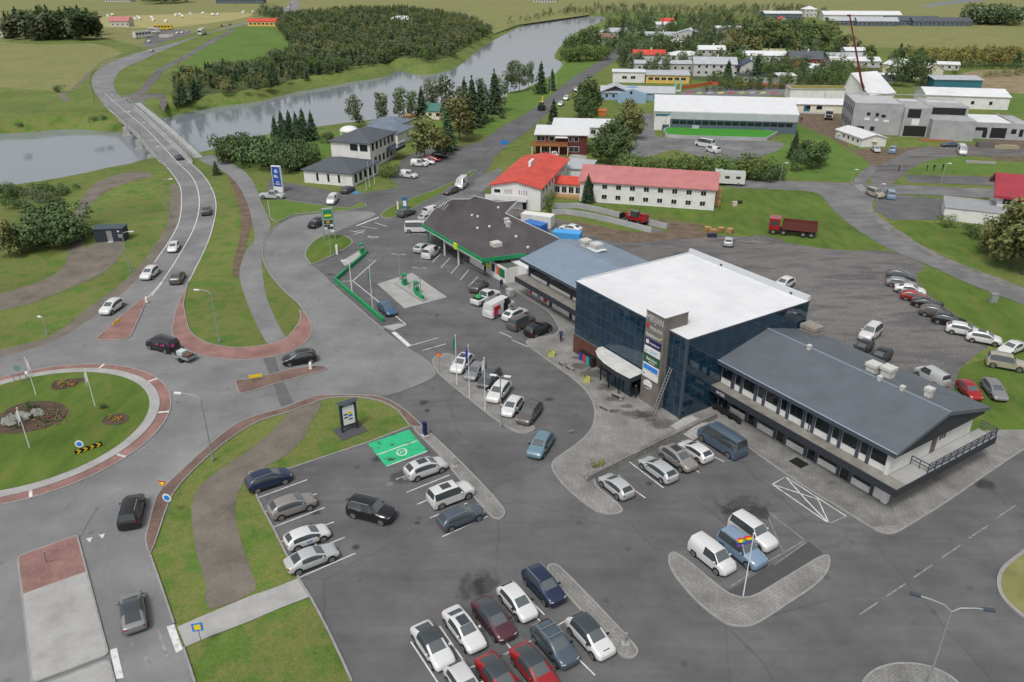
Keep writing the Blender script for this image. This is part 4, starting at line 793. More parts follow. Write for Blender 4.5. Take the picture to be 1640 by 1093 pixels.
house('white_flat_block', 'white flat roofed block left of the yellow panelled school', (981, 132), 13, 9, 4.0, .3, 'flat', 'x', R(-6), 'wall', 'whitesheet', cat_='building', wins=row('f', 2, 13, 2.0, 2.0, 1.2, 3, 1))
house('yellow_school', 'single storey school with yellow wall panels and pale roof', (1034, 133), 17.5, 9, 3.2, .8, 'shed', 'x', R(-6), 'yellow', 'palesheet', cat_='building', wins=row('f', 6, 17, 1.7, 2.0, 1.2, .6, 1))

# ---- sports hall
sh = thing('sports_hall', 'large sports hall with white ridged roof and dark blue grey lower wall', 'building', P(1047, 208), R(-9))
walls(0, 0, 40.5, 26, 5.6, 2.6, 'x').build('wall', M['wall'], sh)
r_ = gable(0, 0, 40.5, 26, 5.6, 2.6, .3, .25, 'x').build('roof', M['whitesheet'], sh)
MB().box(4.6, -.3, 3.3, 40.6, -.002, 5.3).build('upper_band', M['palesheet'], sh); MB().box(4.6, -.12, -.05, 40.55, -.003, 3.28).build('lower_wall', M['bluegrey'], sh)
for k in range(16): MB().box(5.2 + k * 2.15, -.17, 1.9, 7.1 + k * 2.15, -.125, 2.9).build('window', M['glassdark'], sh)
MB().box(.2, -.06, 4.0, 4.5, -.003, 4.7).build('band', M['teal'], sh); MB().box(2.4, -.06, 0, 4.3, -.003, 1.6).build('door', M['slate'], sh); MB().box(11, -1.2, 0, 13, -.13, 1.6).build('porch', M['palesheet'], sh)
slab('play_pitch', [(1062, 212), (1075, 206), (1180, 208), (1246, 216), (1228, 226), (1150, 224), (1085, 222), (1066, 220)], .9, M['turf'], 0, kerb=.3, kerbmat=M['rawconc'])

# ---- school and building site
sc = house('school_wing', 'low cream school wing with long white roof next to the sports hall', (1263, 180), 19, 8, 2.9, 1.2, 'gable', 'x', R(-8), 'cream', 'whitesheet', cat_='building', wins=row('f', 3, 12, 1.7, 1.6, 1.3, 1, 1)); sc.children[2].location.x += 7
MB().box(4.6, -.06, .3, 6.6, -.002, 2.3).build('stair_window', M['teal'], sc)
for x0, x1, pxx, lab in ((0, 12, 1264, 'moss roofed flat block behind the cream school wing'), (0, 22, 1312, 'wide moss roofed flat block beside the red crane')):
    p = P(pxx, 160); g_ = thing('moss_roofed_block', lab, 'building', p, R(-6)); MB().box(0, 0, -.1, x1, 8.5, 3.6).build('wall', M['wall'], g_); rr_ = MB().box(-.2, -.2, 3.602, x1 + .2, 8.7, 3.9).build('roof', M['concrete'], g_); MB().box(.6, .5, 3.902, x1 - .6, 8.0, 3.95).build('moss', M['sod'], rr_)
cs = thing('unfinished_building', 'unfinished raw concrete building with empty openings on the building site', 'building', P(1361, 214), R(-12))
rc_ = M['rawconc']
MB().box(0, 0, -.1, 13.2, 18, 8.3).build('wall', rc_, cs); MB().box(.5, .5, 8.31, 12.7, 17.5, 8.34).build('roof', mixed('site_roof', [(.36, .36, .36), (.45, .45, .45)], .4), cs)
MB().box(-.05, -.05, 8.302, 13.25, .3, 8.7).build('parapet', rc_, cs); MB().box(-.05, .302, 8.302, .3, 18, 8.7).build('parapet', rc_, cs); MB().box(-.05, 17.7, 8.71, 30, 18.1, 8.9).build('parapet', rc_, cs)
MB().box(13.22, -1.2, -.1, 20.2, 16, 7.9).build('wall', rc_, cs); MB().box(13.3, -1.0, 7.91, 20.1, 16, 7.95).build('roof', M['concrete'], cs)
MB().box(20.22, -4.6, -.1, 31.4, 15, 5.4).build('wall', rc_, cs); MB().box(20.22, 3, 5.402, 31, 17.6, 8.0).build('wall', rc_, cs); MB().box(20.6, 4, 8.01, 30.6, 17.2, 8.04).build('roof', M['concrete'], cs)
MB().box(31.42, 0, -.1, 46.5, 14, 4.4).build('wall', rc_, cs); MB().box(31.9, .4, 4.41, 42.0, 13.6, 4.45).build('roof', M['roofwhite'], cs); MB().box(42.1, 0, 4.402, 42.6, 14, 4.8).build('parapet', rc_, cs)
for (x0, x1, y, z0, z1) in ((1.6, 3.6, -.02, .2, 2.2), (5.2, 6.4, -.02, 1.0, 2.2), (3.6, 4.6, -.02, 5.2, 6.1), (6.0, 6.9, -.02, 5.0, 6.0), (7.6, 8.8, -.02, 4.8, 5.6), (13.9, 19.8, -1.22, .1, 3.0), (14.2, 17.6, -1.22, 5.2, 7.6), (15.6, 17.6, -1.22, 3.3, 4.9), (21.5, 30.3, 2.98, 5.7, 7.6), (31.9, 36, -.02, 2.2, 3.1), (35.0, 36.2, -.021, .3, 2.19), (37, 41.0, -.02, .3, 3.1), (42.2, 43.5, -.02, 1.6, 2.9), (44.3, 45.3, -.02, .9, 2.9)):
    MB().box(x0, y, z0, x1, y + .015, z1).build('opening', M['black'] if not (15 < x0 < 16) else M['white'], cs)
for k in range(6): MB().box(-.02, 1.5 + k * 2.6, 5.0, -.005, 2.5 + k * 2.6, 6.8).build('opening', M['black'], cs); MB().box(-.02, 1.5 + k * 2.6, 1.2, -.005, 2.6 + k * 2.6, 3.2).build('opening', M['black'], cs)
for (x0, x1, z) in ((3.2, 4.6, 4.0), (6.0, 7.0, 3.8), (8.4, 9.8, 3.6)): MB().box(x0, -.04, z, x1, -.022, z + .6).build('panel_cover', M['white'], cs)
for (x0, x1) in ((14.0, 19.0), (21.5, 25.8), (26.2, 30.2)): MB().box(x0, 9, 8.05, x1, 13.5, 8.12).build('roof_panel', plain('roof_panel_grey', (.45, .46, .48), .7), cs)
h2 = house('site_hut', 'small white site hut with white gable roof in front of the unfinished building', (1379, 236), 7.2, 13.0, 2.4, .9, 'gable', 'y', R(10), 'wall', 'whitesheet', cat_='hut', wins=row('l', 5, 13, 1.3, .9, .9), over=.3)
MB().cyl((0, 0), .8, 0, .03, 18).build('emblem', plain('emblem_yellow', (.6, .5, .15), .7), h2).location = (3.6, -.005, 1.4); h2.children[-1].rotation_euler = (math.pi / 2, 0, 0)
house('white_sport_roof', 'broad white ridged roof behind the unfinished building', (1480, 172), 26, 16, 4.2, 1.5, 'gable', 'x', R(-12), 'wall', 'roofwhite', cat_='building', wins=row('f', 4, 24, 2, 1.2, 1.2))
house('pointed_roof_hall', 'white steep pointed roof next to the red crane', (1390, 168), 12, 12, 3.5, 6.0, 'gable', 'x', R(25), 'wall', 'roofwhite', cat_='building', off=.8)
house('green_sided_shed', 'long pale roofed shed with green side near the brown scrub', (1494, 142), 18, 7, 3.4, .8, 'shed', 'x', R(-5), 'greenroof' if False else 'teal', 'palesheet', cat_='shed')
house('white_church_hall', 'pale hall with long white gable roof behind dark trees', (1478, 128), 10, 24, 4.0, 2.4, 'gable', 'y', R(18), 'cream', 'whitesheet', cat_='building')
# ---- red roofed house at the right edge
rg = thing('red_roofed_house', 'house with maroon roof and flat white garage wing at the right edge', 'house', P(1509, 352), R(-25))
MB().box(0, 0, -.1, 16, 9, 2.3).build('garage_wall', M['wall'], rg); MB().box(-.1, -.1, 2.302, 16, 9, 2.5).build('garage_roof', mixed('flat_roof_grey', [(.24, .25, .26), (.32, .33, .34)], .5), rg)
MB().box(9.0, 5.0, -.1, 20, 17, 5.0).build('wall', M['wall'], rg); gable(9, 5, 20, 17, 5.1, 2.6, .9, .5, 'x').build('roof', M['maroon'], rg)
for k in range(4): window(rg, 'f', (9, 5, 20, 17), 10.6 + k * 2.2, 3.9, 1.7, 1.9)
plate(rg, 'window', 'f', (0, 0, 16, 9), 11.6, 1.5, 1.4, .5, M['glassdark'])

# ---- the town: houses by pixel of their front left corner
M['townwall'] = mixed('town_render', [(.4, .4, .385), (.5, .5, .485)], .4, .8, .06, 8.0)
TOWN = [  # name, label, px, w, d, h, rh, roof, axis, rz, wall, roofmat
 ('grey roofed bungalow where the street bends by the river', (960, 60), 26, 14, 3.2, 2.2, 'hip', 'x', -10, 'wall', 'palesheet'),
 ('small house with pale orange roof under riverside trees', (955, 68), 9, 8, 3, 2, 'gable', 'x', -10, 'wall', 'brownroof'),
 ('wide house with lilac grey roof and white back block', (1032, 67), 22, 12, 3.4, 2.0, 'gable', 'x', -8, 'wall', 'palesheet'),
 ('white roofed house in front of the red roofed one near the top', (1050, 47), 16, 9, 3.2, 1.2, 'shed', 'x', -8, 'wall', 'whitesheet'),
 ('house with orange red roof high among the trees', (1058, 43), 10, 9, 3.2, 2.6, 'gable', 'x', -10, 'wall', 'redroof'),
 ('big white two storey gabled house with small dark windows', (1078, 70), 18, 13, 5.5, 2.6, 'gable', 'y', -16, 'wall', 'palesheet'),
 ('white garage roof below the big gabled house', (1078, 76), 12, 8, 2.6, 1.2, 'gable', 'x', 15, 'wall', 'whitesheet'),
 ('house with bright orange red roof behind bare birches', (1014, 101), 17, 9, 4.0, 1.8, 'gable', 'x', -4, 'wall', 'redroof'),
 ('white walled long house screened by pale birches', (1016, 114), 30, 8, 3.4, 1.0, 'gable', 'x', -5, 'wall', 'palesheet'),
 ('white hipped bungalow right of the birches', (1070, 98), 18, 10, 2.8, 1.6, 'hip', 'x', -8, 'wall', 'whitesheet'),
 ('large white house with brown grey roof and dormer row', (1110, 122), 20, 12, 5.2, 2.2, 'gable', 'x', -8, 'wall', 'palesheet'),
 ('white house with tall white gable beside the dormer house', (1118, 100), 14, 9, 6.0, 1.5, 'gable', 'x', -5, 'wall', 'whitesheet'),
 ('small pale grey house with twin gables half way up the town', (1150, 82), 10, 9, 4.2, 2.6, 'gable', 'y', -20, 'wall', 'palesheet'),
 ('timber gabled house with pale orange roof', (1160, 62), 12, 10, 3.5, 3.2, 'gable', 'y', -25, 'brickred', 'brownroof'),
 ('white garage row left of the timber gabled house', (1144, 52), 20, 8, 3, .8, 'shed', 'x', -8, 'wall', 'whitesheet'),
 ('house with navy roof left of the big spruce', (1184, 122), 9, 10, 4.2, 2.4, 'gable', 'y', -8, 'wall', 'navyroof'),
 ('low white bungalow with dark eaves in front of the navy roofed house', (1184, 134), 21, 9, 2.9, .5, 'flat', 'x', -5, 'wall', 'slateflat'),
 ('white roofed house behind the big spruce', (1188, 100), 28, 9, 3.4, 1.6, 'gable', 'x', -5, 'wall', 'whitesheet'),
 ('white garage with dark door at the hedge end', (1245, 136), 8, 9, 3.4, .3, 'flat', 'x', -5, 'wall', 'whitesheet'),
 ('red gabled house with charcoal blue roof', (1264, 106), 17, 9, 3.4, 3.0, 'gable', 'x', -6, 'brickred', 'tiles'),
 ('white mossy roofed house on the little rise', (1222, 94), 12, 8, 2.8, 1.6, 'gable', 'x', -6, 'wall', 'sodroof'),
 ('long white roofed terrace left of the crane', (1330, 108), 25, 8, 3.0, 1.4, 'gable', 'x', -4, 'wall', 'whitesheet'),
 ('second white roofed terrace left of the crane', (1325, 100), 24, 7, 3.0, 1.2, 'gable', 'x', -4, 'wall', 'palesheet'),
 ('white house with pale block on top beyond the terraces', (1352, 95), 11, 8, 4.2, 1.2, 'gable', 'x', -4, 'wall', 'whitesheet'),
 ('small white house in the hedge behind the moss roofed blocks', (1296, 118), 6, 5, 2.6, 1.4, 'gable', 'x', -6, 'wall', 'whitesheet'),
 ('pale flat shed right of the crane jib', (1404, 131), 16, 6, 2.6, .3, 'flat', 'x', -4, 'bluegrey', 'whitesheet'),
 ('long white warehouse far behind the town woods', (1224, 32), 34, 18, 5, 1.5, 'gable', 'x', -4, 'bluegrey', 'whitesheet'),
 ('small white house with red gable end in the far wood', (1246, 43), 8, 8, 4.5, 2.5, 'gable', 'y', 0, 'wall', 'redroof'),
 ('far white hut at the edge of the right hand field', (1288, 27), 12, 12, 6, 2.5, 'hip', 'x', 0, 'wall', 'whitesheet'),
 ('far white roofed farm sheds at the edge of the field', (1318, 33), 70, 14, 4.5, 2.5, 'gable', 'x', -3, 'wall', 'whitesheet'),
 ('far grey roofed byre in front of the white sheds', (1328, 41), 32, 10, 3.6, 2.2, 'gable', 'x', -3, 'bluegrey', 'palesheet'),
 ('far dark sided byre left of the long stable', (1372, 42), 34, 10, 3.6, 2.4, 'gable', 'x', -3, 'bluegrey', 'palesheet'),
 ('far long stable with charcoal roof and pale ridge light', (1420, 41), 44, 14, 3.6, 2.8, 'gable', 'x', -3, 'bluegrey', 'tiles'),
 ('far stable with charcoal roof at the right end of the row', (1462, 42), 48, 13, 3.4, 2.4, 'gable', 'x', -3, 'bluegrey', 'tiles'),
 ('small white cottage by the poplar row', (1482, 103), 9, 7, 3.4, .6, 'flat', 'x', -5, 'wall', 'palesheet'),
 ('long narrow white roof below the poplar row', (1500, 112), 10, 7, 2.6, .8, 'gable', 'x', -20, 'wall', 'whitesheet'),
 ('far red roofed farmhouse by the left hand wood', (176, 43), 16, 9, 4, 3, 'gable', 'x', 0, 'wall', 'redroof2'),
 ('red roofed barn at the left edge of the picture', (-12, 60), 14, 9, 3.5, 3, 'gable', 'y', 0, 'wall', 'redroof'),
 ('yellow walled roadhouse with long red roof by the highway', (397, 42), 24, 10, 3.4, 1.8, 'gable', 'x', -4, 'yellow', 'redroof'),
 ('far white farm building beyond the hay field', (168, 3), 34, 14, 5, 2, 'gable', 'x', 0, 'wall', 'redroof2'),
 ('far long dark roofed barn beyond the hay field', (346, 6), 60, 14, 4, 2, 'gable', 'x', -2, 'bluegrey', 'tiles'),
 ('white glasshouse dome in the riverside wood', (623, 37), 20, 9, 2.5, 2.5, 'hip', 'x', -3, 'wall', 'whitesheet'),
 ('far white cottage on the pasture above the river', (854, 4), 30, 12, 4, 2, 'gable', 'x', 0, 'wall', 'palesheet'),
]
M['slateflat'] = M['dark']; M['sodroof'] = ribbed('mossy_sheet', (.26, .26, .12), .3, .8, 0, wear=.2)
for (lab, px, w, d, h, rhh, rt, axs, rz_, wl, rm) in TOWN:
    wl = 'townwall' if wl == 'wall' else wl
    nf = max(2, int(w // 3.2)); wz = min(1.6, h * .52)
    wn = row('f', nf, w, wz, 1.2, 1.1, .7) + row('r', 2, d, wz, 1.0, 1.1, 1)
    if h > 5: wn += row('f', nf, w, h - 1.2, 1.2, 1.1, .7)
    house('town_house' if 'house' in lab or 'bungalow' in lab or 'cottage' in lab else 'town_building', lab, px, w * .9, d, h, rhh, rt, axs, R(rz_), wl, rm, wn if px[1] > 44 or w < 20 else row('f', nf, w, wz, 2.2, 1.2, .7), cat_='house' if 'house' in lab or 'cottage' in lab or 'bungalow' in lab else 'building', chimney=(rt == 'gable' and h > 3.3 and px[1] > 60))
# ================================================================ vehicles
def paint(name, c, metal=.15, rough=.28):
    m, n, l, b = _base(name, rough, metal, .5); b.inputs['Base Color'].default_value = (*c, 1); b.inputs['Coat Weight'].default_value = .6; b.inputs['Coat Roughness'].default_value = .06; return m
PC = dict(white=(.63, .63, .625), silver=(.43, .44, .445), lightsilver=(.55, .55, .545), grey=(.2, .2, .205), darkgrey=(.075, .078, .083), black=(.012, .012, .014), navy=(.014, .024, .062), red=(.3, .014, .017), maroon=(.075, .022, .032),
          blue=(.05, .105, .19), teal=(.13, .215, .27), brown=(.105, .094, .085), beige=(.37, .335, .27), slate=(.065, .09, .115), bronze=(.24, .225, .21), bluevan=(.075, .11, .15), paleblue=(.2, .29, .4), orange=(.6, .28, .02), yellow=(.65, .45, .03))
PAINT = {k: paint('car_paint_' + k, v) for k, v in PC.items()}
M['carglass'] = plain('car_glass', (.04, .05, .055), .05, 0, .8)
M['windscreen'] = plain('windscreen_glass', (.085, .1, .105), .05, 0, 1.0); M['rim'] = plain('alloy_rim', (.35, .355, .36), .35, .6); M['headlight'] = plain('headlight_glass', (.6, .62, .63), .1, 0, .6); M['taillight'] = plain('tail_light_red', (.4, .012, .012), .2, 0, .6); M['plate'] = plain('number_plate', (.7, .7, .68), .6); M['trim'] = plain('car_trim_black', (.014, .014, .015), .55)  # windscreen base is paler than car_glass: sky reflection put into the colour
def prof(L, W, H, belt, xc, xw, xr, xg, zdeck, nose, tail):
    h = L / 2
    return [(-h, .42, tail - .14, tail - .06, .40 * W, .35 * W), (-h + .07, .30, tail - .03, tail + .02, .462 * W, .41 * W), (xg, .2, belt, zdeck, .49 * W, .43 * W), (xr, .15, belt, H - .06, .5 * W, .36 * W),
            ((xr + xw) / 2, .15, belt - .01, H, .5 * W, .375 * W), (xw, .15, belt - .02, H - .04, .5 * W, .365 * W), (xc, .15, belt - .04, belt + .05, .497 * W, .43 * W), ((xc + h) / 2 + .12, .22, belt - .12, belt - .02, .49 * W, .42 * W),
            (h - .2, .26, nose - .1, nose + .03, .46 * W, .39 * W), (h - .05, .30, nose - .22, nose - .1, .415 * W, .35 * W), (h, .36, nose - .32, nose - .24, .36 * W, .30 * W)]
CARS = {
 'hatch': dict(L=4.15, W=1.8, H=1.48, belt=.95, xc=1.02, xw=.32, xr=-1.55, xg=-1.98, zdeck=1.02, nose=.78, tail=.98),
 'sedan': dict(L=4.75, W=1.85, H=1.46, belt=.94, xc=1.05, xw=.32, xr=-1.05, xg=-1.75, zdeck=1.03, nose=.74, tail=.98),
 'fastback': dict(L=4.7, W=1.9, H=1.5, belt=.95, xc=1.2, xw=.35, xr=-1.0, xg=-2.1, zdeck=1.02, nose=.72, tail=.95),
 'wagon': dict(L=4.7, W=1.84, H=1.52, belt=.95, xc=1.08, xw=.38, xr=-1.85, xg=-2.24, zdeck=1.03, nose=.76, tail=.98),
 'suv': dict(L=4.55, W=1.9, H=1.68, belt=1.06, xc=1.12, xw=.45, xr=-1.7, xg=-2.14, zdeck=1.14, nose=.88, tail=1.08),
 'jeep': dict(L=4.75, W=1.92, H=1.86, belt=1.16, xc=1.0, xw=.52, xr=-2.08, xg=-2.28, zdeck=1.24, nose=1.0, tail=1.14),
 'caddy': dict(L=4.5, W=1.84, H=1.84, belt=1.12, xc=1.35, xw=.75, xr=-2.08, xg=-2.2, zdeck=1.25, nose=.88, tail=1.15),
 'van': dict(L=5.5, W=2.05, H=2.42, belt=1.36, xc=2.05, xw=1.35, xr=-2.62, xg=-2.72, zdeck=1.5, nose=1.05, tail=1.3),
 'minibus': dict(L=5.9, W=2.05, H=2.35, belt=1.34, xc=2.2, xw=1.5, xr=-2.75, xg=-2.9, zdeck=1.5, nose=1.02, tail=1.3),
 'pickup': dict(L=5.6, W=1.98, H=1.86, belt=1.16, xc=1.35, xw=.8, xr=-.45, xg=-.7, zdeck=1.2, nose=1.05, tail=1.08),
}
def car_parts(kind, glassroof=False):
    c = CARS[kind]; st = prof(*[c[k] for k in ('L', 'W', 'H', 'belt', 'xc', 'xw', 'xr', 'xg', 'zdeck', 'nose', 'tail')])
    types = ['b', 'b', 'r', 'g', 'g', 'w', 'b', 'b', 'b', 'b']
    cargo = kind in ('van', 'caddy')
    if cargo:                                # solid cargo sides: glass only beside the front seats
        i = 4; x = c['xw'] - (1.05 if kind == 'van' else 1.1); s4 = list(st[4]); s4[0] = x; st[4] = tuple(s4); types[3] = 'b'
    rings = []
    for (x, zb, zm, zt, wm, wt) in st:
        hf = [(wm * .8, zb), (wm * .975, zb + .1), (wm, zb + (zm - zb) * .58), (wm * .978, zm - .03), (wt, zt - .04), (wt * .9, zt), (0, zt + .02)]
        rings.append([(x, y, z) for y, z in hf] + [(x, -y, z) for y, z in hf[-2::-1]])
    V = [p for r in rings for p in r]; n = 13
    F = dict(body=[], windscreen=[], rear_window=[], side_l=[], side_r=[], roof=[])
    for i in range(len(st) - 1):
        t = types[i]
        for j in range(n):
            k = (j + 1) % n; f = (i * n + j, (i + 1) * n + j, (i + 1) * n + k, i * n + k); key = 'body'
            if t in 'gw' and j == 3: key = 'side_l'
            elif t in 'gw' and j == 8: key = 'side_r'
            elif t == 'w' and j in (5, 6): key = 'windscreen'
            elif t == 'r' and j in (5, 6) and kind != 'van': key = 'rear_window'
            elif glassroof and t in 'g' and j in (4, 5, 6, 7): key = 'roof'
            elif glassroof and t == 'r' and kind == 'fastback' and j in (5, 6): key = 'rear_window'
            F[key].append(f)
    F['body'].append(tuple(range(n))); F['body'].append(tuple(range((len(st) - 1) * n, len(st) * n))[::-1])
    return V, F, c
CACHE = {}
KEYS = ('body', 'windscreen', 'rear_window', 'side_l', 'side_r', 'roof')
def car_meshes(kind, glassroof):
    key = (kind, glassroof)
    if key in CACHE: return CACHE[key]
    V, F, c = car_parts(kind, glassroof); D = {}
    fs, mi = [], []
    for k, nm in enumerate(KEYS): fs += [f[::-1] for f in F[nm]]; mi += [k] * len(F[nm])
    me = bpy.data.meshes.new('car_shell'); me.from_pydata(V, [], fs)
    for k in KEYS: me.materials.append(PAINT['white'])
    me.polygons.foreach_set('material_index', mi); me.update()
    so = bpy.data.objects.new('car_shell', me); COL.objects.link(so); boxy = kind in ('van', 'minibus', 'caddy', 'jeep', 'pickup')
    if not boxy: sm = so.modifiers.new('s', 'SUBSURF'); sm.levels = 1
    em = bpy.data.meshes.new_from_object(so.evaluated_get(bpy.context.evaluated_depsgraph_get())); bpy.data.objects.remove(so)
    EV = [tuple(v.co) for v in em.vertices]; NV = [tuple(v.normal) for v in em.vertices]
    for k, nm in enumerate(KEYS):
        pf = [tuple(p.vertices) for p in em.polygons if p.material_index == k]
        if not pf: continue
        used = sorted({i for f in pf for i in f}); mp = {o_: q for q, o_ in enumerate(used)}
        sm_ = bpy.data.meshes.new('car_' + nm); sm_.from_pydata([EV[i] for i in used], [], [tuple(mp[i] for i in f) for f in pf]); sm_.materials.append((M['windscreen'] if k == 1 else M['carglass']) if k else PAINT['white'])
        sm_.polygons.foreach_set('use_smooth', [True] * len(pf))
        if boxy: sm_.set_sharp_from_angle(angle=R(42))
        else: sm_.normals_split_custom_set_from_vertices([NV[i] for i in used])
        sm_.update(); D[nm] = sm_
    L, W, H, belt = c['L'], c['W'], c['H'], c['belt']; h = L / 2; wr = .33 if kind not in ('van', 'minibus', 'jeep', 'pickup') else .37
    def wheel(mats, r0, r1, w0, w1, n_=18):
        mb = MB(); ring = lambda r, y: [(r * math.cos(2 * math.pi * k / n_), y, r * math.sin(2 * math.pi * k / n_)) for k in range(n_)]
        a, b_ = ring(r0, w0), ring(r0, w1); mb.add(a + b_, [(k, (k + 1) % n_, (k + 1) % n_ + n_, k + n_) for k in range(n_)], 0, True); mb.add(b_, [tuple(range(n_))[::-1]]); mb.add(a, [tuple(range(n_))]); return mb.mesh('wheel', mats)
    D['tyre'] = wheel(M['tyre'], wr, 0, -.22, 0); D['arch'] = wheel(M['trim'], wr + .075, 0, -.25, 0)
    rm = MB(); n_ = 10
    for k in range(5):
        q = 2 * math.pi * k / 5; rm.add([(r_ * math.cos(q + d), .012, r_ * math.sin(q + d)) for r_, d in ((.03, -.9), (wr * .72, -.28), (wr * .72, .28), (.03, .9))], [(0, 1, 2, 3)])
    rr_ = [(wr * s * math.cos(2 * math.pi * k / 18), .013, wr * s * math.sin(2 * math.pi * k / 18)) for s in (.62, .74) for k in range(18)]; rm.add(rr_, [(k, (k + 1) % 18, (k + 1) % 18 + 18, k + 18) for k in range(18)])
    D['rim'] = rm.mesh('rim', M['rim'])
    D['headlight'] = MB().box(-.2, -.15, -.055, .05, .15, .055).mesh('headlight', M['headlight']); D['tail_light'] = MB().box(-.03, -.10, -.08, .2, .10, .08).mesh('tail_light', M['taillight'])
    D['mirror'] = MB().box(-.08, -.1, -.07, .08, .1, .07).mesh('mirror', PAINT['white']); D['number_plate'] = MB().box(-.02, -.26, -.06, .02, .26, .06).mesh('number_plate', M['plate'])
    D['grille'] = MB().box(-.05, -.45, -.08, .06, .45, .08).mesh('grille', M['trim']); D['roof_rail'] = MB().box(-.95, -.025, 0, .95, .025, .06).mesh('roof_rail', M['rim'])
    D['sill'] = MB().box(-L * .27, -.03, -.06, L * .27, .03, .06).mesh('sill', M['trim'])
    D['sunroof'] = MB().box(-.55, -.42, 0, .45, .42, .02).mesh('sunroof', M['carglass'])
    CACHE[key] = (D, c, wr); return CACHE[key]
def setmat(o, m):
    o.material_slots[0].link = 'OBJECT'; o.material_slots[0].material = m
def car(kind, col, px, heading, label, opts='', cat_='car', group=None, name='parked_car', far=None, z=0.0, scale=1.0, k_=.94):
    p = P(px[0], px[1], .66 if CARS[kind]['H'] < 2 else 1.0); p.z = z
    if isinstance(heading, tuple): q = P(px[0] + heading[0], px[1] + heading[1], .72) - P(px[0], px[1], .72); ang = math.atan2(q.y, q.x)
    else: ang = {'A+': AA, 'A-': AA + math.pi, 'B+': AA + math.pi / 2, 'B-': AA - math.pi / 2}[heading] if isinstance(heading, str) else R(heading)
    gr = 'g' in opts; D, c, wr = car_meshes(kind, gr); pm = PAINT[col]; L, W, H, belt = c['L'], c['W'], c['H'], c['belt']; h = L / 2
    far = (px[1] < 262) if far is None else far
    t = thing(name, label, cat_, p, ang, group); t.scale = (scale * k_,) * 3
    b_ = ob('body', D['body'], t); setmat(b_, pm)
    for nm, pn in (('windscreen', 'windscreen'), ('rear_window', 'rear_window'), ('side_l', 'side_window'), ('side_r', 'side_window'), ('roof', 'roof_panel')):
        if nm in D: ob(pn, D[nm], t)
    if 'k' in opts and 'roof' in D: pass
    xa, xb = h - .88 - (.1 if L > 5 else 0), -(h - .86 - (.15 if L > 5 else 0))
    for x in (xa, xb):
        for s in (1, -1):
            y = s * (W / 2 - .02); w = ob('wheel', D['tyre'], t); w.location = (x, y + s * .035, wr); w.rotation_euler = (0, 0, 0 if s > 0 else math.pi)
            if not far:
                r_ = ob('rim', D['rim'], w); a_ = ob('wheel_arch', D['arch'], t); a_.location = (x, y + s * .018, wr + .02); a_.rotation_euler = w.rotation_euler
    if far: return t
    for s in (1, -1):
        o = ob('headlight', D['headlight'], t); o.location = (h - .16, s * W * .35, c['nose'] - .12); o.rotation_euler = (0, R(12), s * R(28))
        o = ob('tail_light', D['tail_light'], t); o.location = (-h + .055, s * W * .385, c['tail'] - .12); o.rotation_euler = (0, 0, s * R(-24))
        o = ob('mirror', D['mirror'], t); o.location = (c['xc'] - .28, s * (W / 2 + .06), belt + .03); setmat(o, pm if 'm' not in opts else PAINT['black'])
        o = ob('sill', D['sill'], t); o.location = (0, s * (W / 2 - .03), .26)
        if 'r' in opts: o = ob('roof_rail', D['roof_rail'], t); o.location = ((c['xr'] + c['xw']) / 2, s * W * .35, H - .04)
    o = ob('number_plate', D['number_plate'], t); o.location = (h - .04, 0, .46); o = ob('number_plate', D['number_plate'], t); o.location = (-h + .04, 0, .62 if kind != 'sedan' else .8)
    o = ob('grille', D['grille'], t); o.location = (h - .09, 0, c['nose'] - .34)
    if 's' in opts: o = ob('sunroof', D['sunroof'], t); o.location = ((c['xr'] + c['xw']) / 2 + .25, 0, H + .005)
    return t
# --- left car park, left row and right row
car('suv', 'navy', (430, 767), 'B+', 'dark navy off-roader with silver roof rails, top of the left hand row', 'r')
car('suv', 'bronze', (468, 809), 'B+', 'bronze grey crossover, second from the top in the left hand row')
car('hatch', 'white', (492, 858), 'B+', 'white hatchback with blue sticker on its door, left hand row', 'm'); MB().box(-.3, -.93, .62, .15, -.915, .74).build('sticker', sblue, bpy.data.objects[-1] if False else [o for o in COL.objects if o.get('label', '').startswith('white hatchback with blue sticker')][0])
car('sedan', 'silver', (499, 892), 'B+', 'silver saloon at the lower end of the left hand row')
car('jeep', 'black', (595, 818), (68, 17), 'black boxy off-roader driving across the left car park', 'r', name='moving_car')
car('suv', 'lightsilver', (682, 749), 'B+', 'pale silver electric crossover with sunroof below the green charging bays', 's')
car('jeep', 'white', (722, 791), 'B+', 'white off-roader with sunroof, middle of the row beside the pavement strip', 's')
car('wagon', 'slate', (738, 826), 'B+', 'slate blue estate car, lowest of the row beside the pavement strip', 'r')
# --- double row at the bottom
car('fastback', 'white', (693, 1032), 'A+', 'white electric car with black glass roof at the left end of the double row', 'g')
car('sedan', 'white', (743, 1006), 'A+', 'white saloon with big sunroof, second in the back of the double row', 's')
car('fastback', 'maroon', (791, 990), 'A+', 'dark maroon electric car with black glass roof in the double row', 'g')
car('hatch', 'white', (829, 963), 'A+', 'plain white hatchback, fourth in the back of the double row', 'm')
car('suv', 'navy', (871, 937), 'A+', 'dark navy crossover with roof rails next to the narrow pavement', 'r')
car('hatch', 'lightsilver', (746, 1096), 'A+', 'pale silver hatchback cut by the bottom edge of the picture')
car('fastback', 'red', (800, 1086), 'A+', 'red car with black roof at the bottom edge, left of the other red one', 'g')
car('fastback', 'red', (856, 1069), 'A+', 'red electric car with dark glass roof in front of the maroon car', 'g')
t_ = car('suv', 'slate', (888, 1031), 'A+', 'slate crossover with roof bars in the front of the double row', 'rm')
for x in (-.9, .1): MB().box(x - .03, -.72, 1.72, x + .03, .72, 1.77).build('roof_bar', M['rim'], t_)
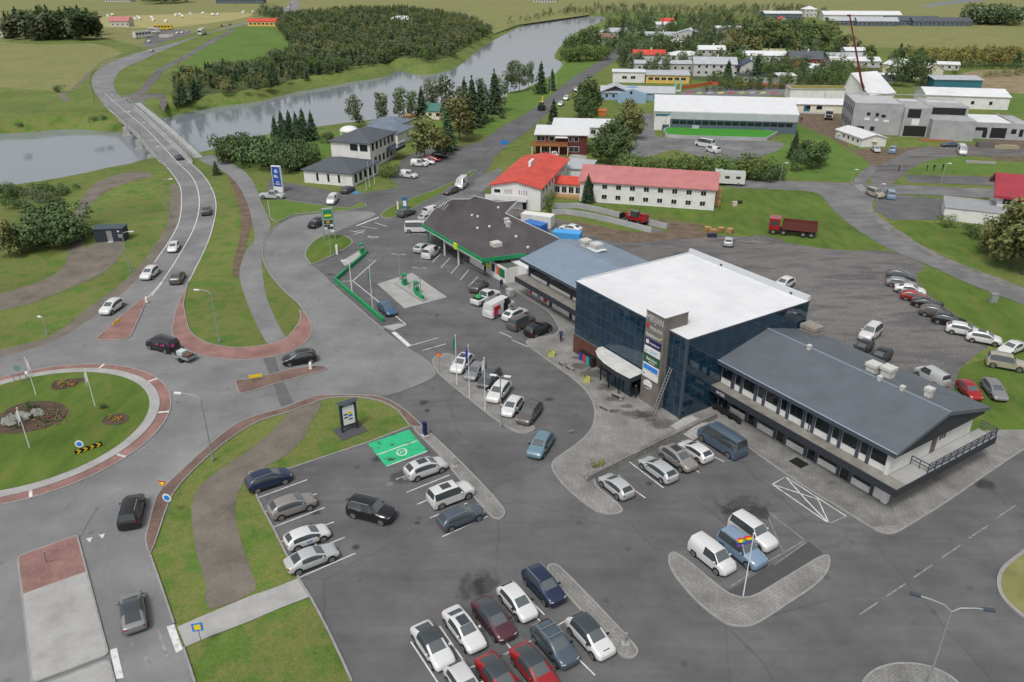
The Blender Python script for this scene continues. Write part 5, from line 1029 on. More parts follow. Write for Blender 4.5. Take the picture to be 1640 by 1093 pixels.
t_ = car('suv', 'white', (946, 1018), 'A+', 'white crossover with black roof and black bonnet stripe', 'gm'); ob('bonnet_stripe', MB().add([(1.25, -.32, 1.105), (2.0, -.28, .975), (2.0, .28, .975), (1.25, .32, 1.105)], [(0, 1, 2, 3)]).mesh('bonnet_stripe', M['trim']), t_)
# --- row by the flagpoles
car('suv', 'white', (740, 582), (-28, 31), 'white crossover at the upper end of the flagpole row', 's')
car('hatch', 'grey', (761, 594), (-28, 33), 'grey hatchback, second from the top behind the flagpoles')
car('wagon', 'darkgrey', (783, 604), (-28, 33), 'dark grey estate car, third behind the flagpoles')
car('suv', 'white', (799, 627), (-28, 33), 'white crossover behind the third flagpole')
car('hatch', 'white', (820, 650), (-27, 34), 'white hatchback, fifth car of the flagpole row')
car('suv', 'brown', (848, 661), (-27, 34), 'brown grey crossover at the lower end of the flagpole row', 'r')
car('suv', 'teal', (866, 712), (-22, 32), 'teal blue crossover driving past the pavement corner', 'm', name='moving_car')
# --- along the low wall
car('hatch', 'silver', (987, 777), 'A-', 'silver hatchback nearest the end of the low stone wall')
car('wagon', 'silver', (1054, 750), 'A-', 'silver estate car, second along the low stone wall')
car('suv', 'bronze', (1086, 733), 'A+', 'pale bronze crossover facing outwards by the low stone wall', 's')
car('hatch', 'white', (1114, 721), 'A-', 'white hatchback between the bronze crossover and the blue minibus')
car('minibus', 'bluevan', (1156, 703), 'A-', 'dark blue minibus with pale blue roof by the entrance steps', '', 'minibus', name='minibus')
# --- flag island
car('caddy', 'white', (1141, 890), 'A+', 'small white delivery van on the island with the rainbow flag', '', 'van', name='delivery_van')
car('jeep', 'paleblue', (1188, 880), 'A+', 'pale blue off-roader next to the rainbow flag', 'r')
car('jeep', 'white', (1206, 853), 'A+', 'white off-roader behind the rainbow flag')
# --- traffic
car('jeep', 'black', (211, 818), (6, -24), 'black off-roader leaving towards the roundabout', 'r', name='moving_car')
car('fastback', 'grey', (212, 977), (-4, -30), 'grey car with black glass roof driving away on the lower road', 'g', name='moving_car')
car('suv', 'black', (479, 573), (-50, 8), 'black crossover passing the traffic island', 'r', name='moving_car')
vb = car('caddy', 'black', (260, 552), (-34, -9), 'black van with pink dots towing a loaded trailer', '', 'van', name='moving_van', scale=1.08)
pinkp = plain('pink_print', (.6, .05, .25), .5)
for (x, s, z, r_) in ((-.3, 1, 1.15, .12), (.1, 1, 1.0, .08), (-.9, 1, 1.1, .1), (-1.3, 1, 1.2, .16)): o = MB().cyl((0, 0), r_, 0, .02, 10).build('print', pinkp, vb); o.location = (x, .925, z); o.rotation_euler = (-math.pi / 2, 0, 0)
o = MB().cyl((0, 0), .25, 0, .02, 12).build('print', pinkp, vb); o.location = (-2.24, .3, 1.1); o.rotation_euler = (0, -math.pi / 2, 0)
tp = P(296, 570, .6); tp.z = 0
tr = thing('trailer', 'small grey trailer loaded with boxes behind the black van', 'trailer', tp, vb.rotation_euler[2])
MB().box(-1.3, -.75, .5, 1.3, .75, .56).build('floor', M['dark'], tr)
for (x0, y0, x1, y1) in ((-1.3, -.78, 1.3, -.75), (-1.3, .75, 1.3, .78), (-1.32, -.75, -1.3, .75), (1.3, -.75, 1.32, .75)): MB().box(x0, y0, .5, x1, y1, .85).build('side_board', M['lamp'], tr)
for s in (1, -1): o = ob('wheel', CACHE[('hatch', False)][0]['tyre'], tr); o.location = (0, s * .9, .33); o.rotation_euler = (0, 0, 0 if s > 0 else math.pi)
MB().box(1.3, -.05, .45, 2.3, .05, .52).build('drawbar', M['steel'], tr)
MB().box(.1, -.6, .57, 1.1, .3, 1.15).build('storage_box', plain('pale_tarp', (.45, .5, .52), .7), None, label='pale wrapped box standing on the small trailer', cat='box', loc=tp, rz=vb.rotation_euler[2])
MB().box(-1.0, -.5, .57, -.1, .5, .95).build('storage_crate', plain('dark_crate', (.12, .07, .05), .8), None, label='dark brown crate at the back of the small trailer', cat='crate', loc=tp, rz=vb.rotation_euler[2])
car('suv', 'white', (179, 491), (-36, 24), 'white crossover nearest the roundabout on the left lane', 'm', name='moving_car')
car('suv', 'white', (240, 437), (-30, 24), 'white crossover following on the left lane', 'm', name='moving_car')
car('hatch', 'white', (278, 395), (-11, 20), 'white small car third in the queue from the bridge', name='moving_car')
car('suv', 'brown', (284, 444), (14, -24), 'dark brown crossover driving towards the bridge', name='moving_car')
car('suv', 'darkgrey', (330, 337), (1, -14), 'dark grey car in the bend before the bridge', name='moving_car')
car('hatch', 'darkgrey', (286, 251), (-12, -14), 'dark car at the near end of the bridge', name='moving_car')
car('hatch', 'beige', (243, 81), (14, -5), 'pale car on the highway beyond the bridge', name='moving_car')
car('suv', 'black', (507, 357), (-22, 11), 'dark crossover passing behind the fuel price sign', name='moving_car')
# --- bank and river street
car('pickup', 'silver', (436, 313), (20, 1), 'silver pickup parked below the blue bank sign', cat_='pickup')
car('wagon', 'darkgrey', (557, 303), (18, -9), 'dark car parked at the corner of the bank')
car('caddy', 'white', (532, 320), (-10, 12), 'white van in the middle of the bank car park', '', 'van', name='delivery_van')
car('caddy', 'white', (655, 280), (22, 3), 'white delivery van in front of the round bush', '', 'van', name='delivery_van')
car('caddy', 'white', (672, 262), (22, 2), 'white van in the bank parking row, left of the red car', '', 'van', name='delivery_van', far=False)
car('hatch', 'white', (684, 259), (22, 1), 'white hatchback squeezed beside the red car near the trees')
car('hatch', 'red', (693, 255), (22, 1), 'red hatchback under the trees by the bank'); car('suv', 'black', (704, 249), (22, 1), 'black car at the far end of the bank parking row')
car('van', 'white', (739, 293), (-12, 12), 'white van parked on the grass strip along the street', '', 'van', name='delivery_van')
car('wagon', 'brown', (722, 305), (-20, 7), 'dark brown car in front of the white street van'); car('wagon', 'darkgrey', (651, 340), (22, -8), 'dark car at the blue charging post')
# --- fuel station
car('minibus', 'white', (670, 363), (26, 0), 'white minibus at the corner of the station roof', '', 'minibus', name='minibus', scale=.92)
car('hatch', 'silver', (684, 347), (24, -8), 'silver car half hidden by the station roof'); car('caddy', 'white', (692, 338), (24, -8), 'white van behind the station roof', '', 'van', name='delivery_van')
car('hatch', 'silver', (676, 396), (20, -12), 'silver hatchback parked at the station front'); car('caddy', 'white', (691, 404), (20, -13), 'rounded white van parked at the station front', '', 'van', name='delivery_van', scale=1.02)
car('wagon', 'darkgrey', (767, 457), (18, -16), 'dark grey car in front of the station annexe')
pk = car('pickup', 'white', (778, 476), (30, -14), 'white pickup with a green load in its bed', '', 'pickup', name='pickup_truck')
MB().box(-2.55, -.75, 1.16, -.95, .75, 1.19).build('cargo_bed', M['trim'], pk)
MB().cyl((0, 0), .5, 1.2, 1.5, 12, 0, .38).build('green_bundle', plain('green_tarp', (.03, .3, .08), .7), None, label='green bundle in the bed of the white pickup', cat='bundle', loc=pk.matrix_world @ Vector((0, 0, 0)) if False else Vector(pk.location) + Vector((math.cos(pk.rotation_euler[2]), math.sin(pk.rotation_euler[2]), 0)) * -1.6)
rv = car('van', 'white', (799, 491), (28, -14), 'white parcel van with red and pink panels and open side door', '', 'van', name='parcel_van')
for (x0, x1, z0, z1, c_, s) in ((-2.4, -.9, 1.3, 2.0, 'sign_red', -1), (-2.5, -1.4, .6, 1.28, None, -1), (-.1, .9, .5, 1.95, 'matt_black', -1)):
    MB().box(x0, -1.045, z0, x1, -1.012, z1).build('panel_print' if c_ != 'matt_black' else 'door_opening', MATS[c_] if c_ else plain('magenta_print', (.55, .03, .2), .5), rv)
car('suv', 'white', (825, 503), (26, -13), 'white crossover next to the parcel van', 's'); car('jeep', 'brown', (835, 516), (28, -13), 'brown grey off-roader between white and black cars'); car('suv', 'black', (862, 527), (28, -12), 'black crossover beside the disabled bay')
car('hatch', 'blue', (620, 494), (14, 12), 'small blue car at the end of the green barrier')
# --- gravel yard
car('sedan', 'white', (914, 365), (-24, -4), 'white saloon by the concrete ramp walls'); car('hatch', 'silver', (1167, 386), (2, -12), 'silver car parked alone at the grass edge'); car('suv', 'white', (1256, 454), (-20, 10), 'white crossover just behind the glass block')
for k, (x, y, kd, cl, lab) in enumerate(((1443, 441, 'suv', 'darkgrey', 'dark grey crossover, topmost of the gravel yard row'), (1444, 453, 'wagon', 'grey', 'grey estate car, second in the gravel yard row'), (1458, 463, 'sedan', 'white', 'white coupe, third in the gravel yard row'), (1465, 474, 'hatch', 'red', 'red hatchback in the gravel yard row'), (1486, 485, 'sedan', 'black', 'black saloon below the red hatchback'),
        (1499, 500, 'suv', 'brown', 'brown grey crossover in the gravel yard row'), (1521, 512, 'wagon', 'black', 'black estate car in the gravel yard row'), (1543, 528, 'suv', 'white', 'white crossover with dark rear window in the gravel yard row'), (1576, 541, 'suv', 'white', 'white crossover with sunroof at the grass edge'))):
    car(kd, cl, (x, y), (28, 4) if k < 5 else (28, 5), lab, 's' if k == 8 else '')
car('sedan', 'white', (1621, 556), (-28, 12), 'white saloon facing the yard at the right edge'); car('jeep', 'beige', (1612, 581), (28, 5), 'beige off-roader with spare wheel at the right edge', 'r')
car('hatch', 'red', (1553, 624), (14, 15), 'red hatchback on the grass behind the office wing'); car('wagon', 'grey', (1593, 623), (14, 17), 'grey estate car on the grass beside the red hatchback')
car('jeep', 'white', (1394, 533), (-20, 16), 'white off-roader alone in the gravel yard', 'r'); car('hatch', 'black', (1382, 556), (-20, 16), 'black hatchback half hidden by the office wing roof'); car('suv', 'black', (1410, 571), (-20, 16), 'black crossover half hidden behind the roof vents'); car('caddy', 'silver', (1492, 602), (-18, -10), 'silver van half hidden by the office wing roof', '', 'van', name='delivery_van')
# --- beyond
car('minibus', 'white', (1129, 229), (-22, -4), 'white minibus below the green play pitch', '', 'minibus', name='minibus'); car('caddy', 'white', (1142, 240), (-22, -6), 'white van beside the minibus below the play pitch', '', 'van', name='delivery_van')
car('hatch', 'silver', (1403, 239), (10, 8), 'silver car next to the site hut'); car('caddy', 'paleblue', (1430, 240), (4, -8), 'pale blue van on the grass by the site hut', '', 'van', name='delivery_van'); car('sedan', 'slate', (1521, 231), (-20, 0), 'slate car in front of the unfinished building'); car('van', 'white', (1541, 240), (8, 12), 'white van on the building site track', '', 'van', name='delivery_van')
car('suv', 'white', (1577, 162), (10, 8), 'white car behind the unfinished building'); car('van', 'silver', (1594, 160), (10, 8), 'silver van behind the unfinished building', '', 'van', name='delivery_van')
car('jeep', 'beige', (1402, 310), (16, 6), 'beige off-roader by the painted crossing'); car('jeep', 'paleblue', (1426, 312), (-4, -8), 'pale blue off-roader by the painted crossing')
car('suv', 'white', (907, 157), (-12, 10), 'white car parked on the river street, middle of three'); car('hatch', 'white', (898, 166), (-12, 10), 'white car parked on the river street, nearest of three'); car('hatch', 'silver', (923, 143), (-12, 10), 'silver car parked on the river street, farthest of three')
car('hatch', 'white', (888, 248), (4, 10), 'white car below the orange brown balcony')
for (x, y, cl, lab) in ((284, 53, 'white', 'white car at the farm yard, left one'), (292, 52, 'white', 'white car at the farm yard, middle one'), (300, 50, 'silver', 'silver car at the farm yard'), (239, 66, 'white', 'white car on the drive to the farm yard'), (355, 41, 'red', 'red car far along the highway'), (368, 39, 'darkgrey', 'dark car far along the highway'), (975, 84, 'white', 'white car on the bend of the river street'), (462, 12, 'white', 'white car in the far highway queue, nearest'), (466, 8, 'darkgrey', 'dark car in the far highway queue'), (469, 4, 'white', 'white car in the far highway queue, farthest'), (1093, 63, 'white', 'white car by the big gabled house')):
    car('hatch', cl, (x, y), (8, -3), lab)
# ---------------------------------------------------------------- heavy vehicles
def wheels(t, xs, y, r, w=.3):
    m_ = MB(); n_ = 16; ring = lambda yy: [(r * math.cos(2 * math.pi * k / n_), yy, r * math.sin(2 * math.pi * k / n_)) for k in range(n_)]
    m_.add(ring(-w / 2) + ring(w / 2), [(k, (k + 1) % n_, (k + 1) % n_ + n_, k + n_) for k in range(n_)], 0, True); m_.add(ring(w / 2), [tuple(range(n_))[::-1]]); m_.add(ring(-w / 2), [tuple(range(n_))]); me = m_.mesh('wheel', M['tyre'])
    hub = MB(); hub.cyl((0, 0), r * .5, -w / 2 - .02, w / 2 + .02, 10); hm = hub.mesh('rim', M['rim'])
    for x in xs:
        for s in (1, -1): o = ob('wheel', me, t); o.location = (x, s * y, r); k = ob('rim', hm, o); k.rotation_euler = (math.pi / 2, 0, 0)
def ang_of(px, d): q = P(px[0] + d[0], px[1] + d[1]) - P(*px); return math.atan2(q.y, q.x)
dt = thing('dump_truck', 'dark red dump truck with rusty tipper body parked on the grass', 'truck', P(1268, 376), ang_of((1268, 376), (-30, -3)))
MB().box(2.3, -1.2, .9, 4.2, 1.2, 3.0).build('cab', PAINT['red'], dt); MB().box(4.2, -1.05, 1.7, 4.24, 1.05, 2.7).build('windscreen', M['carglass'], dt)
for s in (1, -1): MB().box(2.7, s * 1.2 - .02, 1.8, 3.9, s * 1.2 + .02, 2.6).build('side_window', M['carglass'], dt)
tb = plain('tipper_rust_red', (.11, .028, .022), .6); b_ = MB()
b_.box(-4.2, -1.25, 1.15, 1.9, 1.25, 1.3); b_.box(-4.2, -1.25, 1.3, 1.9, -1.15, 2.6); b_.box(-4.2, 1.15, 1.3, 1.9, 1.25, 2.6); b_.box(1.75, -1.15, 1.3, 1.9, 1.15, 3.0); b_.box(-4.2, -1.15, 1.3, -4.08, 1.15, 2.4)
b_.build('tipper_body', tb, dt); MB().box(-4.0, -.5, .6, 4.0, .5, 1.13).build('chassis', M['black'], dt); wheels(dt, (3.3, 1.5, -1.9, -3.3), 1.05, .52)
mh = thing('motorhome', 'white motorhome parked behind the end of the hotel wing', 'motorhome', P(1168, 296), ang_of((1168, 296), (-20, -1)))
MB().box(-3.2, -1.15, .5, 2.2, 1.15, 3.0).build('body', PAINT['white'], mh); MB().add([(2.2, -1.1, .5), (3.6, -1.05, .5), (3.6, -1.05, 1.2), (2.9, -1.0, 2.1), (2.2, -1.1, 2.1), (2.2, 1.1, .5), (3.6, 1.05, .5), (3.6, 1.05, 1.2), (2.9, 1.0, 2.1), (2.2, 1.1, 2.1)], [(0, 1, 2, 3, 4), (9, 8, 7, 6, 5), (1, 6, 7, 2), (3, 8, 9, 4)]).build('cab', PAINT['white'], mh); MB().add([(3.61, -1.0, 1.22), (2.92, -.95, 2.1), (2.92, .95, 2.1), (3.61, 1.0, 1.22)], [(0, 3, 2, 1)]).build('windscreen', M['carglass'], mh)
MB().box(1.6, -1.1, 2.3, 3.4, 1.1, 3.2).build('luton', PAINT['white'], mh)
for x in (-2.2, .2): 
    for s in (1, -1): MB().box(x, s * 1.15 - .02, 1.6, x + 1.0, s * 1.15 + .02, 2.2).build('side_window', M['carglass'], mh)
wheels(mh, (2.6, -1.9), 1.0, .36)
th = thing('telehandler', 'red telehandler between the concrete ramp walls', 'loader', P(1018, 358), ang_of((1018, 358), (-26, -8)))
MB().box(-2.3, -.9, .8, 1.8, .9, 1.5).build('chassis', PAINT['red'], th); MB().box(-.9, .1, 1.5, .6, .95, 2.5).build('cab', M['carglass'], th); MB().box(-.95, .08, 2.5, .65, .97, 2.6).build('cab_roof', PAINT['darkgrey'], th); MB().box(-2.4, -.9, 1.5, -1.0, .0, 2.1).build('engine_cover', PAINT['red'], th)
MB().tube([(-2.2, -.35, 2.1), (3.4, -.35, 1.2)], .2, 6).build('boom', PAINT['red'], th); MB().box(3.3, -1.0, .3, 3.5, .9, 1.4).build('fork_carriage', M['black'], th); wheels(th, (1.3, -1.5), .95, .55, .4)
tk = thing('tractor', 'tractor with front loader driving up the river street', 'tractor', P(868, 176), ang_of((868, 176), (9, -8)))
MB().box(-.2, -.45, .9, 2.2, .45, 1.7).build('bonnet', PAINT['orange'], tk); MB().box(-1.7, -.75, 1.0, -.1, .75, 2.7).build('cab', M['carglass'], tk); MB().box(-1.8, -.8, 2.7, 0, .8, 2.85).build('cab_roof', PAINT['yellow'], tk); MB().tube([(.2, 0, 1.9), (1.0, 0, 4.2), (2.6, 0, 3.6)], .14, 6).build('boom', PAINT['yellow'], tk); MB().box(-2.6, -1.0, .5, -1.8, 1.0, 1.7).build('rear_box', M['black'], tk); wheels(tk, (1.6,), .8, .55); wheels(tk, (-1.0,), .9, .8, .45)
lt = thing('lorry', 'white lorry parked between the school wing and the building site', 'truck', P(1327, 190), ang_of((1327, 190), (-1, 5)))
MB().box(1.6, -1.2, .8, 3.6, 1.2, 3.2).build('cab', PAINT['white'], lt); MB().box(3.6, -1.05, 1.8, 3.63, 1.05, 2.8).build('windscreen', M['carglass'], lt); MB().box(3.6, -.9, .9, 3.64, .9, 1.6).build('grille', M['trim'], lt); MB().box(-4.5, -1.2, .9, 1.4, 1.2, 1.2).build('flat_bed', M['black'], lt); wheels(lt, (2.6, -2.2, -3.5), 1.0, .5)
ft = thing('articulated_lorry', 'white articulated lorry on the far highway', 'truck', P(324, 56), ang_of((324, 56), (-16, 6)))
MB().box(-7.5, -1.25, 1.1, 4.0, 1.25, 4.0).build('trailer_box', PAINT['white'], ft); MB().box(4.3, -1.25, .7, 6.6, 1.25, 3.6).build('cab', PAINT['white'], ft); MB().box(6.6, -1.1, 2.0, 6.63, 1.1, 3.1).build('windscreen', M['carglass'], ft); wheels(ft, (5.4, -3, -4.4, -5.8), 1.05, .5)
for (x, y, L_, H_, c_, nm, lab, d) in ((229, 61, 13, 4.2, 'white', 'coach', 'white coach parked in the far farm yard', (10, -1)), (247, 53, 11, 3.4, 'white', 'caravan', 'white caravan behind the coach in the farm yard', (10, 1)), (262, 48, 13, 3.4, 'yellow', 'digger_lorry', 'yellow lorry in the far farm yard', (10, 0)), (266, 60, 8, 1.8, 'white', 'boat', 'white boat on the ground in the farm yard', (10, 0))):
    t = thing(nm, lab, nm.split('_')[-1], P(x, y), ang_of((x, y), d))
    if nm == 'boat': MB().add([(-4, -1, 0), (2, -1, 0), (4.5, 0, .6), (2, 1, 0), (-4, 1, 0), (-4, -1.3, 1.6), (2, -1.3, 1.8), (5, 0, 2.1), (2, 1.3, 1.8), (-4, 1.3, 1.6)], [(0, 1, 6, 5), (1, 2, 7, 6), (2, 3, 8, 7), (3, 4, 9, 8), (4, 0, 5, 9), (5, 6, 7, 8, 9)]).build('hull', PAINT['white'], t)
    else:
        MB().box(-L_ / 2, -1.25, .6, L_ / 2, 1.25, H_).build('body', PAINT[c_], t)
        for k in range(5): MB().box(-L_ / 2 + .8 + k * L_ * .18, -1.28, H_ * .5, -L_ / 2 + .8 + k * L_ * .18 + L_ * .13, -1.252, H_ * .8).build('side_window', M['carglass'], t)
        wheels(t, (L_ * .33, -L_ * .3), 1.05, .5)
cr = thing('mobile_crane', 'mobile crane with tall dark red telescopic jib above the school', 'crane', P(1386, 166))
b0 = P(1386, 166); zt = 0.0
while zt < 90:
    zt += .25; f_ = b0.y * _c - (zt - CH) * _s
    if 546.5 - FPX * (b0.y * _s + (zt - CH) * _c) / f_ < 27: break
d_ = Vector((((1361 - 820) * f_ / FPX - b0.x) / 1.1, 0, 0))
redj = plain('jib_dark_red', (.16, .028, .024), .5)
for k in range(4):
    a_ = Vector((d_.x * 1.1, 0, zt)) * (k / 4 * 1.0); e_ = Vector((d_.x * 1.1, 0, zt)) * ((k + 1) / 4); s_ = .5 - .08 * k
    mb = MB(); mb.tube([a_ + Vector((0, 0, 2.2 if k == 0 else 0)), e_], s_, 4); mb.build('jib_section', redj, cr)
MB().box(d_.x * 1.1 - .9, -.3, zt, d_.x * 1.1 + .3, .3, zt + .6).build('jib_head', redj, cr); MB().box(-1.6, -1.3, 1.5, 2.6, 1.3, 3.1).build('cabin', PAINT['red'], cr); MB().box(-5.5, -1.3, .7, 5.5, 1.3, 1.5).build('carrier', M['black'], cr); wheels(cr, (-4, -2.4, 2.4, 4), 1.2, .6)
# ================================================================ trees
def leafmat(name, stops, scale=.9):
    m = mixed(name, stops, scale, .8, .25, 4.0, 0, spec=.15, detail=4); n, l = m.node_tree.nodes, m.node_tree.links; b = n['Principled BSDF']; src = b.inputs['Base Color'].links[0].from_socket
    oi = n.new('ShaderNodeObjectInfo'); mr = n.new('ShaderNodeMapRange'); mr.inputs['To Min'].default_value = 1.1; mr.inputs['To Max'].default_value = 1.75; l.new(oi.outputs['Random'], mr.inputs[0])
    hs_ = n.new('ShaderNodeHueSaturation'); l.new(src, hs_.inputs['Color']); l.new(mr.outputs[0], hs_.inputs['Value'])
    m2 = n.new('ShaderNodeMapRange'); m2.inputs['To Min'].default_value = .475; m2.inputs['To Max'].default_value = .515; l.new(oi.outputs['Random'], m2.inputs[0]); l.new(m2.outputs[0], hs_.inputs['Hue']); l.new(hs_.outputs[0], b.inputs['Base Color'])
    return m
M['spruce'] = leafmat('spruce_needles', [(0.018, 0.039, 0.019), (0.036, 0.063, 0.030), (0.051, 0.084, 0.039)])
M['leaf'] = leafmat('green_leaves', [(0.046, 0.074, 0.022), (0.078, 0.115, 0.035), (0.115, 0.151, 0.046)])
M['olive'] = leafmat('olive_leaves', [(0.062, 0.075, 0.025), (0.106, 0.115, 0.043), (0.150, 0.150, 0.060)])
M['greyleaf'] = leafmat('grey_green_leaves', [(0.053, 0.075, 0.036), (0.090, 0.112, 0.060), (0.150, 0.165, 0.098)])
M['yellowleaf'] = leafmat('yellow_green_leaves', [(0.108, 0.114, 0.030), (0.168, 0.156, 0.048), (0.204, 0.192, 0.072)])
M['darkleaf'] = leafmat('dark_leaves', [(0.033, 0.056, 0.023), (0.056, 0.086, 0.033), (0.083, 0.116, 0.046)])
M['bark'] = mixed('bark', [(.06, .05, .04), (.11, .095, .08)], 3.0)
M['palebark'] = mixed('pale_bark', [(.16, .15, .13), (.26, .25, .22)], 3.0)
def quads_mesh(name, C, N, Sz, mat, asp=1.0):
    """one quad for every centre C with normal N and size Sz, all in one mesh"""
    n = len(C); N = N / (np.linalg.norm(N, axis=1, keepdims=True) + 1e-9)
    ref = np.tile([0.3, 0.2, 1.0], (n, 1)); T = np.cross(N, ref); T /= (np.linalg.norm(T, axis=1, keepdims=True) + 1e-9); B = np.cross(N, T)
    a = np.random.rand(n) * 6.28; ca, sa = np.cos(a)[:, None], np.sin(a)[:, None]; T, B = T * ca + B * sa, B * ca - T * sa
    s = Sz[:, None] / 2; V = np.concatenate([C - T * s - B * s * asp, C + T * s - B * s * asp * .6, C + T * s * .8 + B * s * asp, C - T * s * .7 + B * s * asp * .8], 1).reshape(-1, 3)
    me = bpy.data.meshes.new(name); me.vertices.add(4 * n); me.vertices.foreach_set('co', V.ravel().astype(np.float32)); me.loops.add(4 * n); me.loops.foreach_set('vertex_index', np.arange(4 * n, dtype=np.int32))
    me.polygons.add(n); me.polygons.foreach_set('loop_start', np.arange(0, 4 * n, 4, dtype=np.int32)); me.materials.append(mat); me.update(calc_edges=True); return me
def crown_pts(rs, n, kind):
    """leaf centres and normals for a crown of height 1 (unit tree, base at z=0)"""
    if kind == 'spruce':
        C, N, Sz = [], [], []
        lay = 13
        for k in range(lay):
            z = .07 + .9 * (k / lay) ** .95; r = .24 * (1 - k / lay) ** .85 + .012; nb = int(6 + 7 * (1 - k / lay)); off = rs.rand() * 6
            for b in range(nb):
                q = off + 6.283 * b / nb + rs.uniform(-.25, .25); rr = r * rs.uniform(.72, 1.12); m = max(2, int(n / lay / nb * (1.4 - k / lay)))
                for _ in range(m):
                    t = rs.uniform(.15, 1) ** .8; C.append((rr * t * math.cos(q) + rs.normal(0, .012), rr * t * math.sin(q) + rs.normal(0, .012), z - .07 * t * t + rs.normal(0, .011))); N.append((math.cos(q) * .5 + rs.normal(0, .35), math.sin(q) * .5 + rs.normal(0, .35), 1.0)); Sz.append(rs.uniform(.035, .065))
        for _ in range(20): C.append((rs.normal(0, .006), rs.normal(0, .006), rs.uniform(.9, 1.0))); N.append(rs.normal(0, 1, 3)); Sz.append(.03)
        return np.array(C), np.array(N, float), np.array(Sz)
    if kind == 'bush': lobes = [(rs.uniform(-.55, .55), rs.uniform(-.55, .55), rs.uniform(.25, .65), rs.uniform(.25, .42)) for _ in range(9)]
    elif kind == 'poplar': lobes = [(rs.uniform(-.09, .09), rs.uniform(-.09, .09), .2 + .72 * k / 10, (.15 - .085 * abs(k / 10 - .4)) * rs.uniform(.8, 1.15)) for k in range(11)]
    else: lobes = [(0.27 * math.cos(q) * s, .27 * math.sin(q) * s, z, r) for q, s, z, r in [(rs.uniform(0, 6.28), rs.uniform(.25, 1) * (1.15 - abs(zz - .5)), zz, rs.uniform(.11, .19)) for zz in np.linspace(.26, .88, 15)]] + [(0, 0, .55, .22)]
    per = n // len(lobes); C, N, Sz = [], [], []
    for (x, y, z, r) in lobes:
        d = rs.normal(0, 1, (per, 3)); d /= np.linalg.norm(d, axis=1, keepdims=True); rad = r * rs.uniform(.45, 1.12, (per, 1)) ** .6
        C.append(np.array([x, y, z]) + d * rad * np.array([1, 1, .85])); N.append(d + rs.normal(0, .5, (per, 3)) + np.array([0, 0, .4])); Sz.append(rs.uniform(.03, .058, per) * (1.5 if kind == 'bush' else 1))
    C = np.concatenate(C); C[:, 2] = np.clip(C[:, 2], .02, None); return C, np.concatenate(N), np.concatenate(Sz)
def trunk_mesh(kind, rs, mat):
    mb = MB(); top = .95 if kind == 'spruce' else .8; r = .016 if kind != 'bush' else .02
    mb.tube([(0, 0, -.02), (rs.normal(0, .006), rs.normal(0, .006), top * .5), (rs.normal(0, .012), rs.normal(0, .012), top)], r, 6, r2=r * .25)
    if kind in ('leaf', 'poplar', 'bush'):
        for k in range(6):
            q = rs.uniform(0, 6.28); z = rs.uniform(.15, .5) if kind != 'bush' else rs.uniform(0, .1); L_ = .22 if kind == 'leaf' else (.1 if kind == 'poplar' else .5)
            mb.tube([(0, 0, z), (L_ * .5 * math.cos(q), L_ * .5 * math.sin(q), z + .1), (L_ * math.cos(q), L_ * math.sin(q), z + .24)], r * .55, 5, r2=r * .15)
    return mb.mesh('trunk', mat)
TREES = {}
def protos(kind, leaf, n, var=3, bark='bark'):
    k = (kind, leaf, n)
    if k not in TREES:
        L_ = []
        for v in range(var):
            rs = np.random.RandomState((sum(map(ord, kind)) * 7 + n) % 1000 + v * 17 + len(leaf) * 3); np.random.seed(v + 5); L_.append((quads_mesh('crown', *crown_pts(rs, n, kind), M[leaf]), trunk_mesh(kind, rs, M[bark])))
        TREES[k] = L_
    return TREES[k]
def tree(kind, leaf, p, h, label, group=None, wide=1.0, n=900, name=None, cat_='tree', bark='bark'):
    cr, tr_ = random.choice(protos(kind, leaf, n, bark=bark))
    t = thing(name or {'spruce': 'spruce_tree', 'leaf': 'leafy_tree', 'poplar': 'poplar_tree', 'bush': 'shrub'}[kind], label, cat_, p, random.uniform(0, 6.28), group)
    t.scale = (h * wide * random.uniform(.92, 1.08), h * wide * random.uniform(.92, 1.08), h)
    ob('crown', cr, t); ob('trunk', tr_, t); return t
def hgt(x, yb, yt):
    b = P(x, yb); z = 0.0
    while z < 40:
        q = Vector((b.x, b.y, z)); f_ = q.y * _c - (q.z - CH) * _s
        if 546.5 - FPX * (q.y * _s + (q.z - CH) * _c) / f_ <= yt: break
        z += .15
    return max(z, .6)
ORD = 'second third fourth fifth sixth seventh eighth ninth tenth eleventh twelfth thirteenth fourteenth fifteenth sixteenth'.split()
def place_word(k, n):
    """'leftmost', 'second from left' ... counted from the nearer end"""
    if k == 0: return 'leftmost'
    if k == n - 1: return 'rightmost'
    return ORD[k - 1] + ' from left' if k < n / 2 else ORD[n - k - 2] + ' from right'
def T(kind, leaf, L_, label, group, wide=1.0, n=900, **kw):
    for k, (x, yb, yt) in enumerate(sorted(L_)): tree(kind, leaf, P(x, yb), hgt(x, yb, yt), label if len(L_) == 1 else label + ', ' + place_word(k, len(L_)), group, wide, n, **kw)
T('spruce', 'spruce', [(442, 224, 186), (454, 226, 178), (466, 223, 177), (477, 228, 179), (488, 226, 173), (501, 224, 178), (460, 232, 192), (484, 234, 188)], 'dark spruce in the clump left of the bank', 'spruce clump by the bank', 1.05, 1500)
T('bush', 'darkleaf', [(364, 250, 212), (378, 258, 212), (398, 262, 208), (418, 266, 212), (440, 272, 222), (458, 274, 226), (474, 270, 226), (490, 266, 228), (378, 240, 208), (402, 246, 206), (430, 250, 212), (456, 252, 216), (482, 250, 220), (500, 254, 226)], 'dense dark willow shrub between the old track and the bank', 'willow thicket by the bank', .85, 1500)
T('bush', 'darkleaf', [(525, 229, 209)], 'rounded dark shrub on the bank lawn', None, .8, 1200); T('bush', 'leaf', [(625, 284, 257)], 'rounded green shrub at the corner of the bank', None, .75, 1200)
